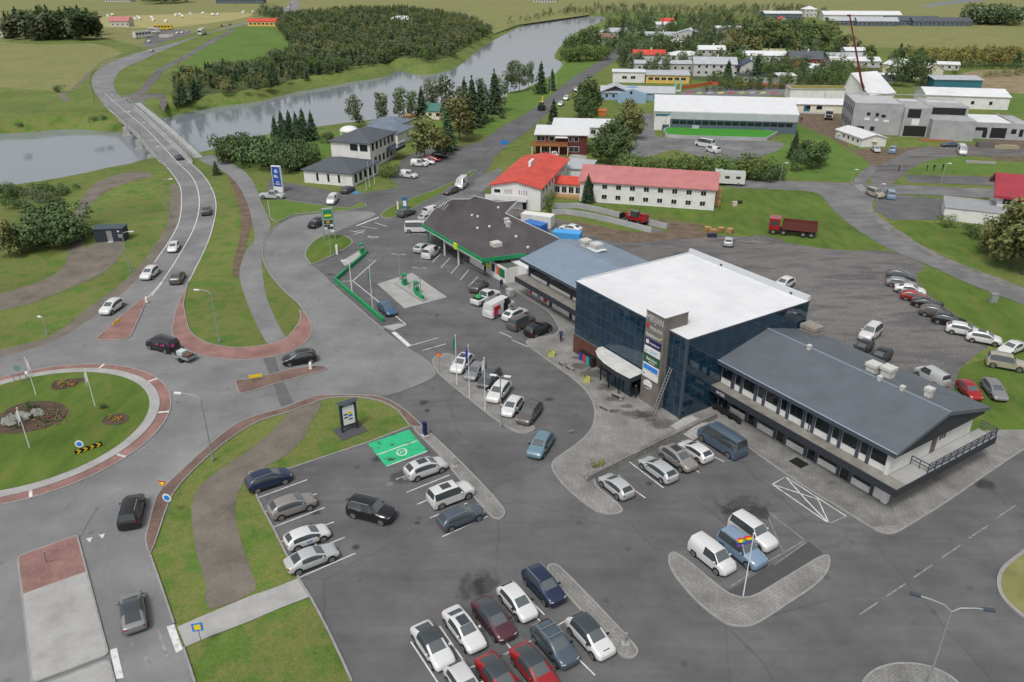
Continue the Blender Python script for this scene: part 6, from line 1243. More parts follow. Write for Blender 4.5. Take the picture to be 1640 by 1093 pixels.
T('leaf', 'greyleaf', [(571, 205, 153), (612, 198, 147), (640, 194, 138), (660, 192, 144), (690, 180, 128)], 'grey green poplar standing in front of the river', 'poplars along the river', .8, 1300, bark='palebark')
T('spruce', 'spruce', [(676, 190, 140), (718, 242, 172), (745, 200, 124), (757, 204, 122), (770, 195, 128), (792, 182, 112), (866, 150, 98), (884, 145, 110)], 'tall dark spruce among the riverside trees', 'spruces by the river', 1.0, 1400)
T('leaf', 'olive', [(680, 258, 184), (705, 250, 204), (736, 226, 153)], 'broad olive green tree beside the bank parking row', 'broad trees by the bank parking', 1.15, 1500)
T('leaf', 'greyleaf', [(722, 212, 120), (775, 182, 124), (800, 178, 120), (818, 150, 96), (832, 146, 95), (846, 142, 98)], 'slender grey green tree on the river lawn', 'trees on the river lawn', .72, 1200, bark='palebark')
T('bush', 'darkleaf', [(750, 208, 196), (762, 204, 192), (776, 199, 188), (790, 195, 184), (804, 190, 178), (712, 222, 208)], 'clipped dark hedge shrub along the lawn', 'hedge along the lawn', .9, 700)
T('bush', 'leaf', [(906, 98, 72), (916, 99, 70), (928, 99, 68), (940, 98, 66), (952, 97, 68), (962, 95, 70)], 'green shrub at the edge of the river lawn', 'riverside shrubs', .8, 900)
T('leaf', 'darkleaf', [(910, 92, 58), (922, 90, 52), (936, 88, 46), (948, 86, 40), (960, 84, 56), (972, 82, 58), (984, 78, 58)], 'dark leafy tree on the far river bend', 'trees at the river bend', .95, 900)
T('leaf', 'darkleaf', [(938, 186, 124), (928, 190, 152), (954, 182, 140), (946, 194, 158)], 'dark leafy tree beside the blue hall', 'trees by the blue hall', 1.0, 1500)
T('spruce', 'spruce', [(886, 208, 158)], 'spruce in front of the white bungalow', None, 1.15, 1500); T('spruce', 'spruce', [(941, 324, 279)], 'spruce at the left end of the hotel wing', None, 1.1, 1600); T('leaf', 'leaf', [(880, 340, 306)], 'small tree in front of the bright red roofed house', None, .85, 1000)
T('leaf', 'olive', [(1005, 212, 158), (1014, 224, 172)], 'big olive tree at the corner of the school yard', 'olive trees by the school yard', 1.1, 1500)
T('leaf', 'darkleaf', [(975, 250, 192), (988, 240, 188), (962, 262, 210), (978, 266, 214), (995, 256, 206)], 'dark spreading tree right of the red timber house', 'trees by the red timber house', 1.15, 1500)
T('bush', 'leaf', [(1000 + 15 * k, 282 + .35 * k, 248 + random.uniform(-6, 6)) for k in range(16)], 'leafy shrub in the hedge behind the hotel wing', 'hedge behind the hotel', .75, 1100)
T('spruce', 'spruce', [(1270, 254, 211)], 'dark spruce on the lawn below the building site', None, 1.2, 1500); T('leaf', 'darkleaf', [(1286, 262, 222), (1300, 272, 228), (1312, 266, 226), (1276, 274, 240)], 'dark bushy tree on the lawn below the building site', 'bushy trees below the building site', 1.2, 1300)
T('bush', 'darkleaf', [(1226, 290, 262), (1242, 288, 258)], 'dark shrub at the edge of the yard below the play pitch', 'shrubs below the play pitch', .9, 900)
T('leaf', 'olive', [(1596, 418, 330), (1618, 430, 318), (1638, 440, 322), (1580, 405, 350), (1650, 420, 330)], 'loose olive tree in front of the white garage at the right edge', 'trees at the right edge', 1.0, 1300, bark='bark')
T('bush', 'leaf', [(1517, 362, 342)], 'green shrub at the corner of the white garage', None, .9, 900); T('bush', 'darkleaf', [(1556, 378, 356), (1572, 384, 362)], 'dark shrub below the white garage wall', 'shrubs below the garage', .9, 900)
T('bush', 'darkleaf', [(80, 398, 338), (64, 386, 340), (96, 368, 318), (102, 388, 336), (72, 358, 322)], 'dark willow tree left of the gravel path', 'willows left of the path', 1.0, 1500); T('leaf', 'olive', [(16, 412, 352), (32, 402, 362), (8, 392, 360)], 'olive willow near the left edge', 'willows at the left edge', 1.1, 1400)
T('bush', 'darkleaf', [(10, 318, 290), (28, 316, 294), (64, 316, 290), (92, 314, 294), (124, 303, 294), (24, 334, 312)], 'shrub on the near river bank', 'shrubs on the near river bank', .8, 1000); T('spruce', 'spruce', [(347, 280, 258)], 'young spruce beside the footbridge', None, 1.5, 900)
T('bush', 'greyleaf', [(4, 306, 288), (16, 312, 292), (40, 312, 298), (52, 320, 300), (76, 322, 300), (108, 308, 296), (88, 330, 310), (50, 335, 316)], 'grey green shrub on the near river bank', 'grey shrubs on the near river bank', .85, 800)
T('bush', 'darkleaf', [(150, 196, 184), (165, 194, 182), (96, 148, 132), (30, 205, 192)], 'low shrub on the far river bank', 'shrubs on the far river bank', .9, 500)
# ---- town: trees among the houses
def inside(x, y, poly):
    c = False; n = len(poly)
    for i in range(n):
        (x0, y0), (x1, y1) = poly[i], poly[i - 1]
        if (y0 > y) != (y1 > y) and x < (x1 - x0) * (y - y0) / (y1 - y0) + x0: c = not c
    return c
HB = [(o.location.x, o.location.y) for o in COL.objects if o.parent is None and o.get('category') in ('house', 'building')]
# ---- woods that read as one mass: one object each
def wood(name, label, poly, n, hr, mats, leaves=110, avoid=False):
    rs = np.random.RandomState(11); xs_ = [p[0] for p in poly]; ys_ = [p[1] for p in poly]; wp = [P(x, y) for x, y in poly]
    wx = [p.x for p in wp]; wy = [p.y for p in wp]; pl = [(p.x, p.y) for p in wp]; allv = {m_: ([], [], []) for m_ in mats}; k = 0
    unit = {kd: [crown_pts(np.random.RandomState(40 + v), leaves, kd) for v in range(4)] for kd in ('leaf', 'spruce')}
    while k < n:
        x, y = rs.uniform(min(wx), max(wx)), rs.uniform(min(wy), max(wy))
        if not inside(x, y, pl): continue
        if avoid and any(-1 < (x - hx) < 13 and -4 < (y - hy) < 8 for hx, hy in HB): continue
        m_ = mats[int((math.sin(x * .045) + math.sin(y * .05 + 1.3) + rs.normal(0, .5) + 2) / 4 * len(mats)) % len(mats)]; kd = 'spruce' if m_ == 'spruce' else 'leaf'
        C, N, Sz = unit[kd][rs.randint(4)]; h = rs.uniform(*hr); w_ = h * rs.uniform(.85, 1.2); q = rs.rand() * 6.28; ca, sa = math.cos(q), math.sin(q)
        Cx = np.stack([(C[:, 0] * ca - C[:, 1] * sa) * w_ + x, (C[:, 0] * sa + C[:, 1] * ca) * w_ + y, C[:, 2] * h], 1); allv[m_][0].append(Cx); allv[m_][1].append(N * .7 + np.array([0, -.35, 1.1])); allv[m_][2].append(Sz * h * 2.1); k += 1
    root = None; 
    for m_ in mats:
        if not allv[m_][0]: continue
        me = quads_mesh('wood', np.concatenate(allv[m_][0]), np.concatenate(allv[m_][1]), np.concatenate(allv[m_][2]), M[m_])
        if root is None: root = ob(name, me, kind='stuff', label=label, cat='woodland')
        else: ob('tree_stand', me, root, kind='stuff')
def scatter(poly, n, kinds, hr, label, group, nn=420, wide=(.8, 1.15), avoid=True):
    xs_ = [p[0] for p in poly]; ys_ = [p[1] for p in poly]; k = 0; tries = 0
    while k < n and tries < n * 40:
        tries += 1; x, y = random.uniform(min(xs_), max(xs_)), random.uniform(min(ys_), max(ys_))
        if not inside(x, y, poly): continue
        p = P(x, y)
        if avoid and any(0 < (p.x - hx) < 11 and -3 < (p.y - hy) < 7 for hx, hy in HB): continue
        kd, lf = random.choice(kinds); tree(kd, lf, p, random.uniform(*hr), label[kd] if isinstance(label, dict) else label, group, random.uniform(*wide), nn); k += 1
LB = {'leaf': 'leafy tree among the houses of the town', 'spruce': 'dark spruce among the houses of the town', 'bush': 'shrub among the houses of the town'}
KT = [('leaf', 'darkleaf'), ('leaf', 'leaf'), ('leaf', 'greyleaf'), ('spruce', 'spruce'), ('leaf', 'darkleaf')]
scatter([(985, 92), (1000, 75), (1075, 76), (1075, 92), (1010, 100), (995, 112)], 40, KT, (6, 10), LB, 'trees among the town houses')
scatter([(960, 62), (975, 45), (1040, 40), (1060, 56), (1030, 66)], 30, KT, (6, 10), LB, 'trees among the town houses')
scatter([(1095, 92), (1100, 72), (1140, 76), (1150, 92), (1120, 100)], 30, KT, (7, 12), LB, 'trees among the town houses')
scatter([(1060, 62), (1080, 40), (1180, 45), (1180, 70), (1120, 70)], 60, KT, (6, 10), LB, 'trees among the town houses')
wood('town_wood', 'dense leafy wood behind the town houses', [(1160, 93), (1172, 70), (1250, 50), (1330, 52), (1352, 86), (1262, 94), (1200, 92)], 240, (6, 11), ['olive', 'darkleaf', 'leaf', 'darkleaf'], 160)
scatter([(1110, 140), (1140, 130), (1260, 132), (1260, 144), (1130, 146)], 24, [('leaf', 'darkleaf'), ('bush', 'leaf')], (3, 6), LB, 'trees among the town houses')
scatter([(1222, 128), (1245, 112), (1330, 118), (1390, 130), (1390, 150), (1250, 146)], 60, [('leaf', 'darkleaf'), ('leaf', 'darkleaf'), ('leaf', 'leaf')], (5, 8), LB, 'trees among the town houses')
scatter([(1410, 142), (1420, 115), (1470, 112), (1478, 142)], 14, [('leaf', 'darkleaf')], (8, 12), {'leaf': 'dark tree in the clump right of the crane'}, 'tree clump right of the crane', 700, avoid=False)
scatter([(1000, 128), (1010, 104), (1060, 110), (1090, 116), (1080, 128), (1030, 126)], 18, [('leaf', 'greyleaf'), ('poplar', 'greyleaf')], (6, 9), {'leaf': 'pale birch screening the white houses', 'poplar': 'pale birch screening the white houses'}, 'pale birches', 500, avoid=False)
scatter([(1010, 66), (1060, 60), (1100, 84), (1170, 96), (1240, 112), (1240, 128), (1180, 122), (1100, 112), (1010, 92)], 34, [('leaf', 'darkleaf'), ('leaf', 'leaf'), ('spruce', 'spruce')], (6, 10), LB, 'trees among the town houses', 420)
scatter([(960, 60), (1000, 34), (1200, 40), (1260, 60), (1340, 96), (1200, 100), (1060, 70)], 60, [('spruce', 'spruce'), ('poplar', 'greyleaf')], (6, 11), {'spruce': LB['spruce'], 'poplar': 'slender birch among the houses of the town'}, 'trees among the town houses', 420)
T('spruce', 'spruce', [(1163, 138, 96), (1209, 132, 86), (1027, 72, 52), (1100, 66, 44), (1082, 40, 20), (1230, 78, 60)], 'tall spruce standing out among the town roofs', 'tall town spruces', 1.25, 1300)
T('spruce', 'spruce', [(1166, 128, 98)], 'second spruce behind the dormer house', None, 1.2, 900)
T('bush', 'darkleaf', [(1130 + 10 * k, 146 - .3 * k, 136 - .3 * k) for k in range(13)], 'clipped hedge shrub behind the sports hall', 'hedge behind the sports hall', 1.0, 450)
T('poplar', 'yellowleaf', [(1452 + 6.2 * k, 107 + .4 * math.sin(k), 74 + random.uniform(-3, 4)) for k in range(31)], 'yellow green poplar in the long row at the field edge', 'poplar row at the field edge', .95, 500, bark='palebark')
T('bush', 'darkleaf', [(1460 + 12 * k, 108 + .2 * k, 97) for k in range(15)], 'dark shrub at the foot of the poplar row', 'shrubs under the poplar row', .9, 400); T('spruce', 'spruce', [(1441, 88, 68), (1594, 106, 80), (1628, 108, 82)], 'dark conifer beside the poplar row', 'conifers by the poplar row', 1.5, 900)
T('bush', 'olive', [(1580, 124, 112), (1595, 123, 112), (1612, 122, 110), (1630, 121, 106), (1530, 122, 110)], 'rounded shrub on the rough ground beyond the site', 'shrubs beyond the site', 1.0, 500)
T('leaf', 'leaf', [(1388, 102, 70), (1392, 108, 82)], 'leafy tree standing in front of the crane jib field', 'trees near the crane jib', .9, 900); T('bush', 'greyleaf', [(1362, 66, 52)], 'lone grey green shrub in the open field', None, 1.0, 600)
wood('shelter_wood', 'tall mixed shelter wood beside the far left field', [(8, 66), (12, 50), (60, 44), (130, 46), (165, 58), (160, 66)], 90, (10, 17), ['darkleaf', 'spruce', 'greyleaf', 'darkleaf'], 300)
wood('riverside_wood', 'mixed dense wood along the far river bank', [(272, 172), (280, 130), (300, 122), (400, 111), (435, 97), (466, 78), (446, 48), (455, 28), (560, 17), (640, 16), (700, 22), (760, 36), (784, 52), (792, 55), (750, 78), (724, 94), (692, 102), (655, 94), (640, 90), (618, 103), (557, 114), (507, 125), (467, 134), (417, 146), (330, 157)], 3600, (3.0, 6.4), ['greyleaf', 'leaf', 'darkleaf', 'olive', 'spruce', 'greyleaf', 'leaf'], 130)
wood('far_scrub', 'scrubby growth on the pasture above the river', [(800, 45), (900, 18), (960, 14), (1080, 16), (1200, 14), (1330, 20), (1320, 30), (1210, 30), (1160, 34), (1080, 28), (1000, 36), (970, 28), (900, 24), (840, 38)], 420, (3, 8), ['darkleaf', 'greyleaf', 'leaf'], 80)
wood('far_plantation', 'dark rectangular plantation in the right hand field', [(1538, 40), (1545, 30), (1640, 36), (1634, 43)], 200, (10, 14), ['darkleaf', 'greyleaf'], 90)
wood('far_copse', 'far dark copse beyond the hay field', [(225, 6), (300, 2), (310, 6), (235, 8)], 60, (10, 16), ['darkleaf'], 90)
wood('roadside_copse', 'copse around the highway bend by the yellow roadhouse', [(405, 32), (420, 20), (455, 24), (448, 34)], 60, (6, 10), ['darkleaf', 'greyleaf'], 90)
wood('town_tree_belt', 'smaller trees and bushes filling the gardens of the town', [(965, 62), (1000, 40), (1100, 30), (1220, 38), (1330, 60), (1400, 92), (1400, 132), (1250, 132), (1180, 128), (1100, 118), (1000, 100), (985, 90)], 620, (3.5, 8), ['darkleaf', 'leaf', 'greyleaf', 'darkleaf', 'olive'], 130, True)
# ---- name each town tree by its look and the building nearest to it
BL = [(o.location.x + 5, o.location.y + 3, o['label']) for o in COL.objects if o.parent is None and o.get('category') in ('house', 'building')]
byl = {}
for o in COL.objects:
    if o.parent is None and o.get('group') in ('trees among the town houses', 'pale birches', 'tree clump right of the crane'):
        adj = {'dark_leaves': 'dark', 'green_leaves': 'green', 'grey_green_leaves': 'grey green', 'spruce_needles': 'dark', 'olive_leaves': 'olive'}.get(o.children[0].data.materials[0].name, 'green')
        kd = {'spruce_tree': 'spruce', 'leafy_tree': 'leafy tree', 'poplar_tree': 'slender birch', 'shrub': 'shrub'}[o.name.split('.')[0]]
        hl_ = min(BL, key=lambda q: (q[0] - o.location.x) ** 2 + (q[1] - o.location.y) ** 2)[2]; hw = hl_.split()
        lab = '%s %s near the ' % (adj, kd) + ' '.join(hw if len(hw) < 8 else hw[:hw.index(next((w for w in hw[3:] if w in ('with', 'behind', 'in', 'of', 'where', 'under', 'beside', 'left', 'right', 'high', 'half', 'below', 'screened', 'and')), hw[-1]))])
        byl.setdefault(lab, []).append(o)
for lab, L_ in byl.items():
    L_.sort(key=lambda o: o.location.x / o.location.y)
    for k, o in enumerate(L_): o['label'] = lab if len(L_) == 1 or len(L_) > 30 or len(lab.split()) > 13 else lab + ', ' + place_word(k, len(L_))
# ================================================================ bridges
def offs(w, d):
    out = []; n = len(w)
    for i in range(n):
        e = w[min(i + 1, n - 1)] - w[max(i - 1, 0)]; e.z = 0; e.normalize(); out.append(w[i] + Vector((-e.y, e.x, 0)) * d)
    return out
def wallstrip(mb, w, t, z0, z1):
    a, b_ = offs(w, t / 2), offs(w, -t / 2); n = len(w); vs = [(p.x, p.y, z0) for p in a] + [(p.x, p.y, z0) for p in b_] + [(p.x, p.y, z1) for p in a] + [(p.x, p.y, z1) for p in b_]
    fs = []
    for i in range(n - 1):
        fs += [(i + 2 * n, i + 3 * n, i + 1 + 3 * n, i + 1 + 2 * n), (i, i + 2 * n, i + 1 + 2 * n, i + 1), (i + n, i + 1 + n, i + 1 + 3 * n, i + 3 * n), (i, i + 1, i + 1 + n, i + n)]
    fs += [(0, n, 3 * n, 2 * n), (n - 1, 3 * n - 1, 4 * n - 1, 2 * n - 1)]
    return mb.add(vs, fs)
br = thing('road_bridge', 'long concrete road bridge with guard rails over the river', 'bridge')
dl, dr = dens([(261, 262), (246, 243), (217, 210), (190, 186), (168, 168)]), dens([(306, 262), (286, 239), (256, 210), (213, 169), (196, 157)])
MB().prism(offs(dl, .5) + offs(dr, -.5)[::-1], -1.3, -.03).build('deck', M['concrete'], br)
for L_, sg in ((dl, .45), (dr, -.45)):
    mb = MB(); wallstrip(mb, offs(L_, sg), .3, -.02, .2); mb.build('parapet', M['concrete'], br)
    mb = MB(); wallstrip(mb, offs(L_, sg), .08, .75, 1.0); wallstrip(mb, offs(L_, sg), .06, .45, .55)
    for i in range(0, len(L_), 2): q = offs(L_, sg)[i]; mb.box(q.x - .05, q.y - .05, .2, q.x + .05, q.y + .05, .76)
    mb.build('guard_rail', M['steel'], br)
for (a, b_) in (((236, 241), (278, 240)), ((216, 217), (262, 217)), ((195, 197), (243, 196))):
    pa, pb = P(*a), P(*b_); mb = MB(); d_ = (pb - pa).normalized(); n_ = Vector((-d_.y, d_.x, 0))
    for q in (pa.lerp(pb, .12), pa.lerp(pb, .85)): mb.prism([q - d_ * 1.0 - n_ * .6, q + d_ * 1.0 - n_ * .6, q + d_ * 1.0 + n_ * .6, q - d_ * 1.0 + n_ * .6], -6, -1.3)
    m1, m2 = pa.lerp(pb, -.02), pa.lerp(pb, .98); mb.prism([m1 - n_ * 1.4, m2 - n_ * 1.4, m2 + n_ * 1.4, m1 + n_ * 1.4], -6.2, -3.4); mb.build('pier', M['concrete'], br)
fb_ = thing('footbridge', 'narrow pale concrete footbridge with green railing beside the road bridge', 'bridge')
fl, fr = dens([(311, 254), (285, 229), (250, 198), (210, 166)]), dens([(325, 252), (298, 227), (262, 195), (225, 165)])
MB().prism(fl + fr[::-1], -.6, .06).build('deck', M['concrete'], fb_)
for L_ in (fl, fr):
    mb = MB(); wallstrip(mb, L_, .07, 1.0, 1.08); wallstrip(mb, L_, .04, .5, .55)
    for q in L_: mb.box(q.x - .04, q.y - .04, .05, q.x + .04, q.y + .04, 1.0)
    mb.build('railing', plain('railing_green', (.16, .28, .25), .5, .2), fb_)
mb = MB(); wallstrip(mb, offs(cat(pts([(150, 165), (146, 148), (142, 130), (150, 113), (176, 97), (228, 80)]), 5, False), .0), .06, .5, .8)
mb.build('guard_rail', M['steel'], None, label='steel guard rail along the outside of the highway bend', cat='guard rail')

# ================================================================ painted markings
ZM = .006
def mark(px, w=.12, z=ZM, mat='paint', smooth=0): return stripe('road_marking', px, w, z, M[mat], smooth)
mark([(261, 449), (284, 414), (310, 367), (319, 332), (317, 306), (307, 283), (284, 260), (262, 236), (232, 205), (200, 178), (182, 163), (168, 150)], .16, smooth=5)
mark([(302, 452), (330, 395), (341, 362), (346, 332), (342, 309), (328, 284), (304, 260), (256, 213), (214, 173)], .14, smooth=5)
mark([(247, 421), (278, 375), (289, 345), (290, 305), (280, 284), (262, 262), (220, 214), (174, 176)], .14, smooth=5)
mark([(237, 477), (250, 462), (261, 449)], .14); mark([(243, 474), (256, 458), (262, 448)], .14)
for a, b_ in (((413, 797.6), (492, 768.5)), ((424, 820), (507, 791)), ((437, 845), (520, 813)), ((450, 868), (535, 836)), ((463, 896), (552, 861)), ((478, 926), (569, 886.5)), ((634, 768), (648, 763)), ((651, 789), (720, 761)), ((668, 808), (735, 780)), ((688, 830), (748, 806)), ((708, 860), (781, 827))): mark([a, b_], .11)
for a, b_ in (((658, 1028), (712, 1110)), ((704, 1003), (785, 1120)), ((765, 962), (880, 1130)), ((812, 946), (845, 985)), ((855, 985), (953, 1082)), ((838, 950), (872, 985))): mark([a, b_], .11)
mark([(752, 1070), (815, 1046)], .1); mark([(798, 1053), (860, 1022)], .1); mark([(852, 1026), (910, 992)], .1)
for (x, y) in ((1009, 741), (1035, 770), (1062, 782), (1090, 770), (1113, 745), (1127, 730)): pass
for a, b_ in (((979, 760), (1034, 798)), ((1008, 740), (1063, 782)), ((1064, 720), (1120, 757)), ((1092, 706), (1160, 740)), ((1120, 694), (1172, 724))): mark([a, b_], .11)
for L_ in ([(1237, 776), (1258, 764), (1355, 827), (1328, 839), (1237, 776)], [(1237, 776), (1310, 800), (1328, 839)], [(1258, 764), (1290, 800), (1328, 839)]): mark(L_, .12)
for k in range(6):
    a, b_ = (1376 + 44 * k, 985 - 29.5 * k - .3 * k * k), (1406 + 44 * k, 965 - 29.5 * k - .3 * k * k); mark([a, b_], .13, mat='oldpaint')
for a, b_ in (((1231, 820), (1289, 866)), ((1196, 919), (1289, 866)), ((1170, 940), (1200, 920)), ((1240, 905), (1290, 870)), ((1231, 830), (1256, 888))): mark([a, b_], .1, mat='oldpaint')
sheet('road_marking', [(176, 1041), (187, 1038), (198, 1086), (186, 1088)], ZM, M['paint']); sheet('road_marking', [(267, 1004), (279, 1000), (293, 1040), (282, 1046)], ZM, M['paint'])
mark([(253, 1010), (268, 1052)], .22, mat='oldpaint'); mark([(233, 1052), (240, 1066)], .22, mat='oldpaint'); mark([(210, 1028), (212, 1034)], .2, mat='oldpaint')
for (x, y) in ((143, 864), (163, 858)): sheet('road_marking', [(x - 5, y - 1), (x + 5, y - 3), (x + 1, y + 5)], ZM, M['paint'])
sheet('road_marking', [(627, 533), (633, 531), (658, 553), (653, 556)], ZM, M['paint']); mark([(654, 555), (702, 541)], .12); mark([(676, 562), (714, 551)], .12); mark([(571, 362), (607, 348)], .35)
mark([(578, 363), (606, 367)], .14); mark([(600, 357), (620, 363)], .18); mark([(561, 370), (583, 374)], .16); mark([(566, 376), (584, 370)], .16); mark([(589, 378), (606, 381)], .16); mark([(589, 378), (594, 382), (606, 379)], .16)
for L_ in ([(590, 417), (602, 417), (565, 450), (607, 484), (622, 497), (650, 520)], [(548, 451), (565, 450)], [(567, 371), (586, 368)]): mark(L_, .14)
for a, b_ in (((693, 420), (706, 406)), ((706, 429), (721, 413)), ((722, 439), (736, 423)), ((737, 449), (751, 432)), ((751, 458), (766, 443)), ((767, 470), (782, 455)), ((820, 545), (846, 556)), ((846, 556), (898, 538)), ((820, 541), (800, 532))): mark([a, b_], .11)
for a, b_ in (((650, 378), (682, 371)), ((656, 373), (684, 376)), ((512, 320), (525, 326)), ((548, 315), (562, 309)), ((762, 242), (772, 238)), ((772, 243), (782, 239)), ((782, 246), (794, 240))): mark([a, b_], .2, mat='oldpaint')
for k in range(5): mark([(470 + 18 * k, 318 + 1.6 * k), (490 + 18 * k, 306 + 1.4 * k)], .1, mat='oldpaint')
mark([(1152, 302), (1300, 305)], .12, mat='oldpaint'); sheet('road_marking', [(1368, 296), (1380, 295), (1390, 306), (1378, 307)], .002, M['oldpaint'])
# green charging bays and blue disabled bays
M['baygreen'] = mixed('bay_green', [(.035, .035, .037), (.03, .36, .16), (.03, .42, .2), (.028, .36, .17)], 1.1, .8, .1, 15.0)
sheet('charging_bay', [(589, 711), (655, 688), (685, 723), (619, 748)], .001, M['baygreen']); mark([(603, 729), (668, 706)], .12); mark([(619, 747), (685, 723)], .12); mark([(636, 724), (639, 720), (646, 719), (651, 722), (649, 728), (643, 730), (637, 728), (636, 724)], .13, smooth=3); mark([(641, 726), (645, 722), (643, 725), (647, 722)], .14)
sheet('disabled_bay', [(857, 543), (864, 537), (874, 540), (868, 547)], .001, plain('bay_blue', (.06, .2, .4), .8)); sheet('disabled_bay', [(563, 309), (571, 305), (576, 309), (569, 312)], .001, MATS['bay_blue'])
# stains, patches and manholes
rs = np.random.RandomState(3)
def stain(x, y, r, mat='wet', asp=1.0, z=-.002, k=11):
    c = P(x, y); n = 24
    o = MB().sheet([Vector((r * 1.5 * asp * math.cos(2 * math.pi * i / n), r * 1.5 * math.sin(2 * math.pi * i / n), 0)) for i in range(n)], 0).build('damp_stain', M[mat], kind='structure'); o.location = (c.x, c.y, z); o.scale = (1, 1, 1); o['r'] = r
def stainmat(name, c, dens=.6):
    m, n, l, b = _base(name, .8, 0, .2); b.inputs['Base Color'].default_value = (*c, 1)
    tc = n.new('ShaderNodeTexCoord'); geo = n.new('ShaderNodeNewGeometry'); nz = n.new('ShaderNodeTexNoise'); nz.inputs['Scale'].default_value = 1.4; nz.inputs['Detail'].default_value = 6; l.new(geo.outputs['Position'], nz.inputs['Vector'])
    mp = n.new('ShaderNodeMapping'); mp.inputs['Location'].default_value = (-1, -1, 0); mp.inputs['Scale'].default_value = (2, 2, 0); l.new(tc.outputs['Generated'], mp.inputs['Vector'])
    ln = n.new('ShaderNodeVectorMath'); ln.operation = 'LENGTH'; l.new(mp.outputs[0], ln.inputs[0])
    ma = n.new('ShaderNodeMath'); ma.operation = 'MULTIPLY_ADD'; ma.inputs[1].default_value = -1.5; l.new(nz.outputs['Fac'], ma.inputs[0]); l.new(ln.outputs['Value'], ma.inputs[2])
    mr = n.new('ShaderNodeMapRange'); mr.inputs['From Min'].default_value = .12; mr.inputs['From Max'].default_value = -.32; mr.inputs['To Min'].default_value = 0; mr.inputs['To Max'].default_value = dens; l.new(ma.outputs[0], mr.inputs[0]); l.new(mr.outputs[0], b.inputs['Alpha']); return m
M['wet'] = stainmat('damp_asphalt', (.035, .035, .037), .32); M['oil'] = stainmat('oil_spot', (.03, .03, .031), .4)
for (x, y, r, a_) in ((755, 942, 1.3, .8), (776, 936, 1.2, .9), (1195, 815, 1.6, 1.3), (1175, 824, 1.0, 1.4), (1215, 822, 1.0, 1.0), (640, 765, .9, 1)): stain(x, y, r, 'wet', a_)
for (x, y, r) in ((678, 645, .5), (684, 658, .3), (680, 722, .5), (605, 735, .6), (560, 800, .35), (505, 822, .4), (570, 876, .3), (668, 838, .25), (910, 735, .3), (960, 590, .3), (880, 640, .4), (1040, 775, .3), (700, 505, .3), (530, 440, .4), (1575, 775, .9)): stain(x, y, r, 'oil')
M['wetpave'] = stainmat('damp_paving', (.07, .068, .06), .42)
for (x, y, r, a_) in ((930, 588, .9, 1.4), (950, 600, .9, 1.6), (975, 622, .8, 1.5), (985, 640, .6, 1.6), (1020, 665, .8, 1.8), (1035, 668, .9, 1.6), (1060, 680, 1.0, 1.5), (985, 660, .4, 1.8), (925, 575, .5, 1.5), (1003, 652, .4, 2)): stain(x, y, r, 'wetpave', a_, .104)
for (x, y, r) in ((624, 776, .38), (650, 766, .3), (495, 425, .35)): c = P(x, y); MB().cyl((c.x, c.y), r, -.02, .003, 18).build('manhole_cover', M['old_asphalt'], kind='structure')
for L_ in ([(1096, 790), (1130, 812), (1160, 838), (1185, 860)], [(1010, 838), (1040, 870), (1080, 900)], [(1170, 1010), (1220, 1060), (1240, 1093)], [(130, 860), (142, 836), (158, 812)], [(404, 640), (440, 630), (500, 622)], [(1180, 1000), (1240, 985), (1330, 960)], [(700, 604), (660, 622), (619, 637)]): stripe('crack_seal', L_, .06, .001, M['patch'], 4)

# ================================================================ poles, lamps, flags
def lamp(px, h, arms, label, col='lamp', head='white', group=None):
    """arms: list of (dx,dy) horizontal reach in metres"""
    t = thing('street_lamp', label, 'street lamp', P(*px), 0, group)
    MB().tube([(0, 0, 0), (0, 0, h * .5), (0, 0, h * .93)], .09, 8, r2=.055).build('pole', M[col], t); MB().cyl((0, 0), .16, 0, .35, 8).build('base', M[col], t)
    for (dx, dy) in arms:
        d = Vector((dx, dy, 0)); MB().tube([(0, 0, h * .93), (d.x * .25, d.y * .25, h * .985), (d.x * .7, d.y * .7, h), (d.x, d.y, h)], .05, 6).build('arm', M[col], t)
        hd = MB().box(-.1, -.14, -.06, .6, .14, .06).build('lamp_head', M[head], t); hd.location = (d.x, d.y, h); hd.rotation_euler = (0, 0, math.atan2(dy, dx))
    return t
lamp((341, 738), hgt(341, 738, 634), [(-2.0, .3)], 'tall street lamp with white head leaning over the roundabout exit')
lamp((1484, 1100), hgt(1484, 1100, 972), [(-1.8, .9), (1.9, -.3)], 'blue grey double armed street lamp at the bottom right', 'bluelamp' if False else 'lamp', 'slate')
lamp((352, 548), hgt(352, 548, 466), [(-1.6, .2)], 'street lamp on the grass inside the brick apron'); lamp((209, 436), hgt(209, 436, 372), [(1.2, .2)], 'street lamp beside the utility hut'); lamp((271, 348), hgt(271, 348, 288), [(1.4, .2)], 'street lamp on the outside of the bend')
lamp((76, 535), hgt(76, 535, 510), [(-.4, .2)], 'short lamp post on the left verge'); lamp((802, 684), hgt(802, 684, 604), [(-.5, .1), (.5, -.1)], 'double headed lamp among the cars of the flagpole row', 'lamp'); lamp((641, 448), hgt(641, 448, 408), [(-.5, .1), (.6, -.05)], 'double headed lamp behind the fuel pumps, left one', 'lamp', 'lamp'); lamp((674, 478), hgt(674, 478, 431), [(-.5, .1), (.6, -.05)], 'double headed lamp at the fuel pumps, right one', 'lamp', 'lamp')
lamp((564, 470), hgt(564, 470, 418), [(-.6, 0)], 'white lamp post behind the green barrier', 'white'); lamp((530, 408), hgt(530, 408, 398) * 3.5, [(.5, 0)], 'thin lamp at the price sign island'); lamp((268, 276), hgt(268, 276, 236), [(-1.0, .3)], 'street lamp at the near end of the bridge')
for k, (x, y, yt) in enumerate(((230, 240, 198), (205, 210, 180), (178, 178, 152))): lamp((x, y), hgt(x, y, yt), [(1.0, .4)], 'slim street lamp on the bridge, number %s from the near end' % ('two', 'three', 'four')[k])
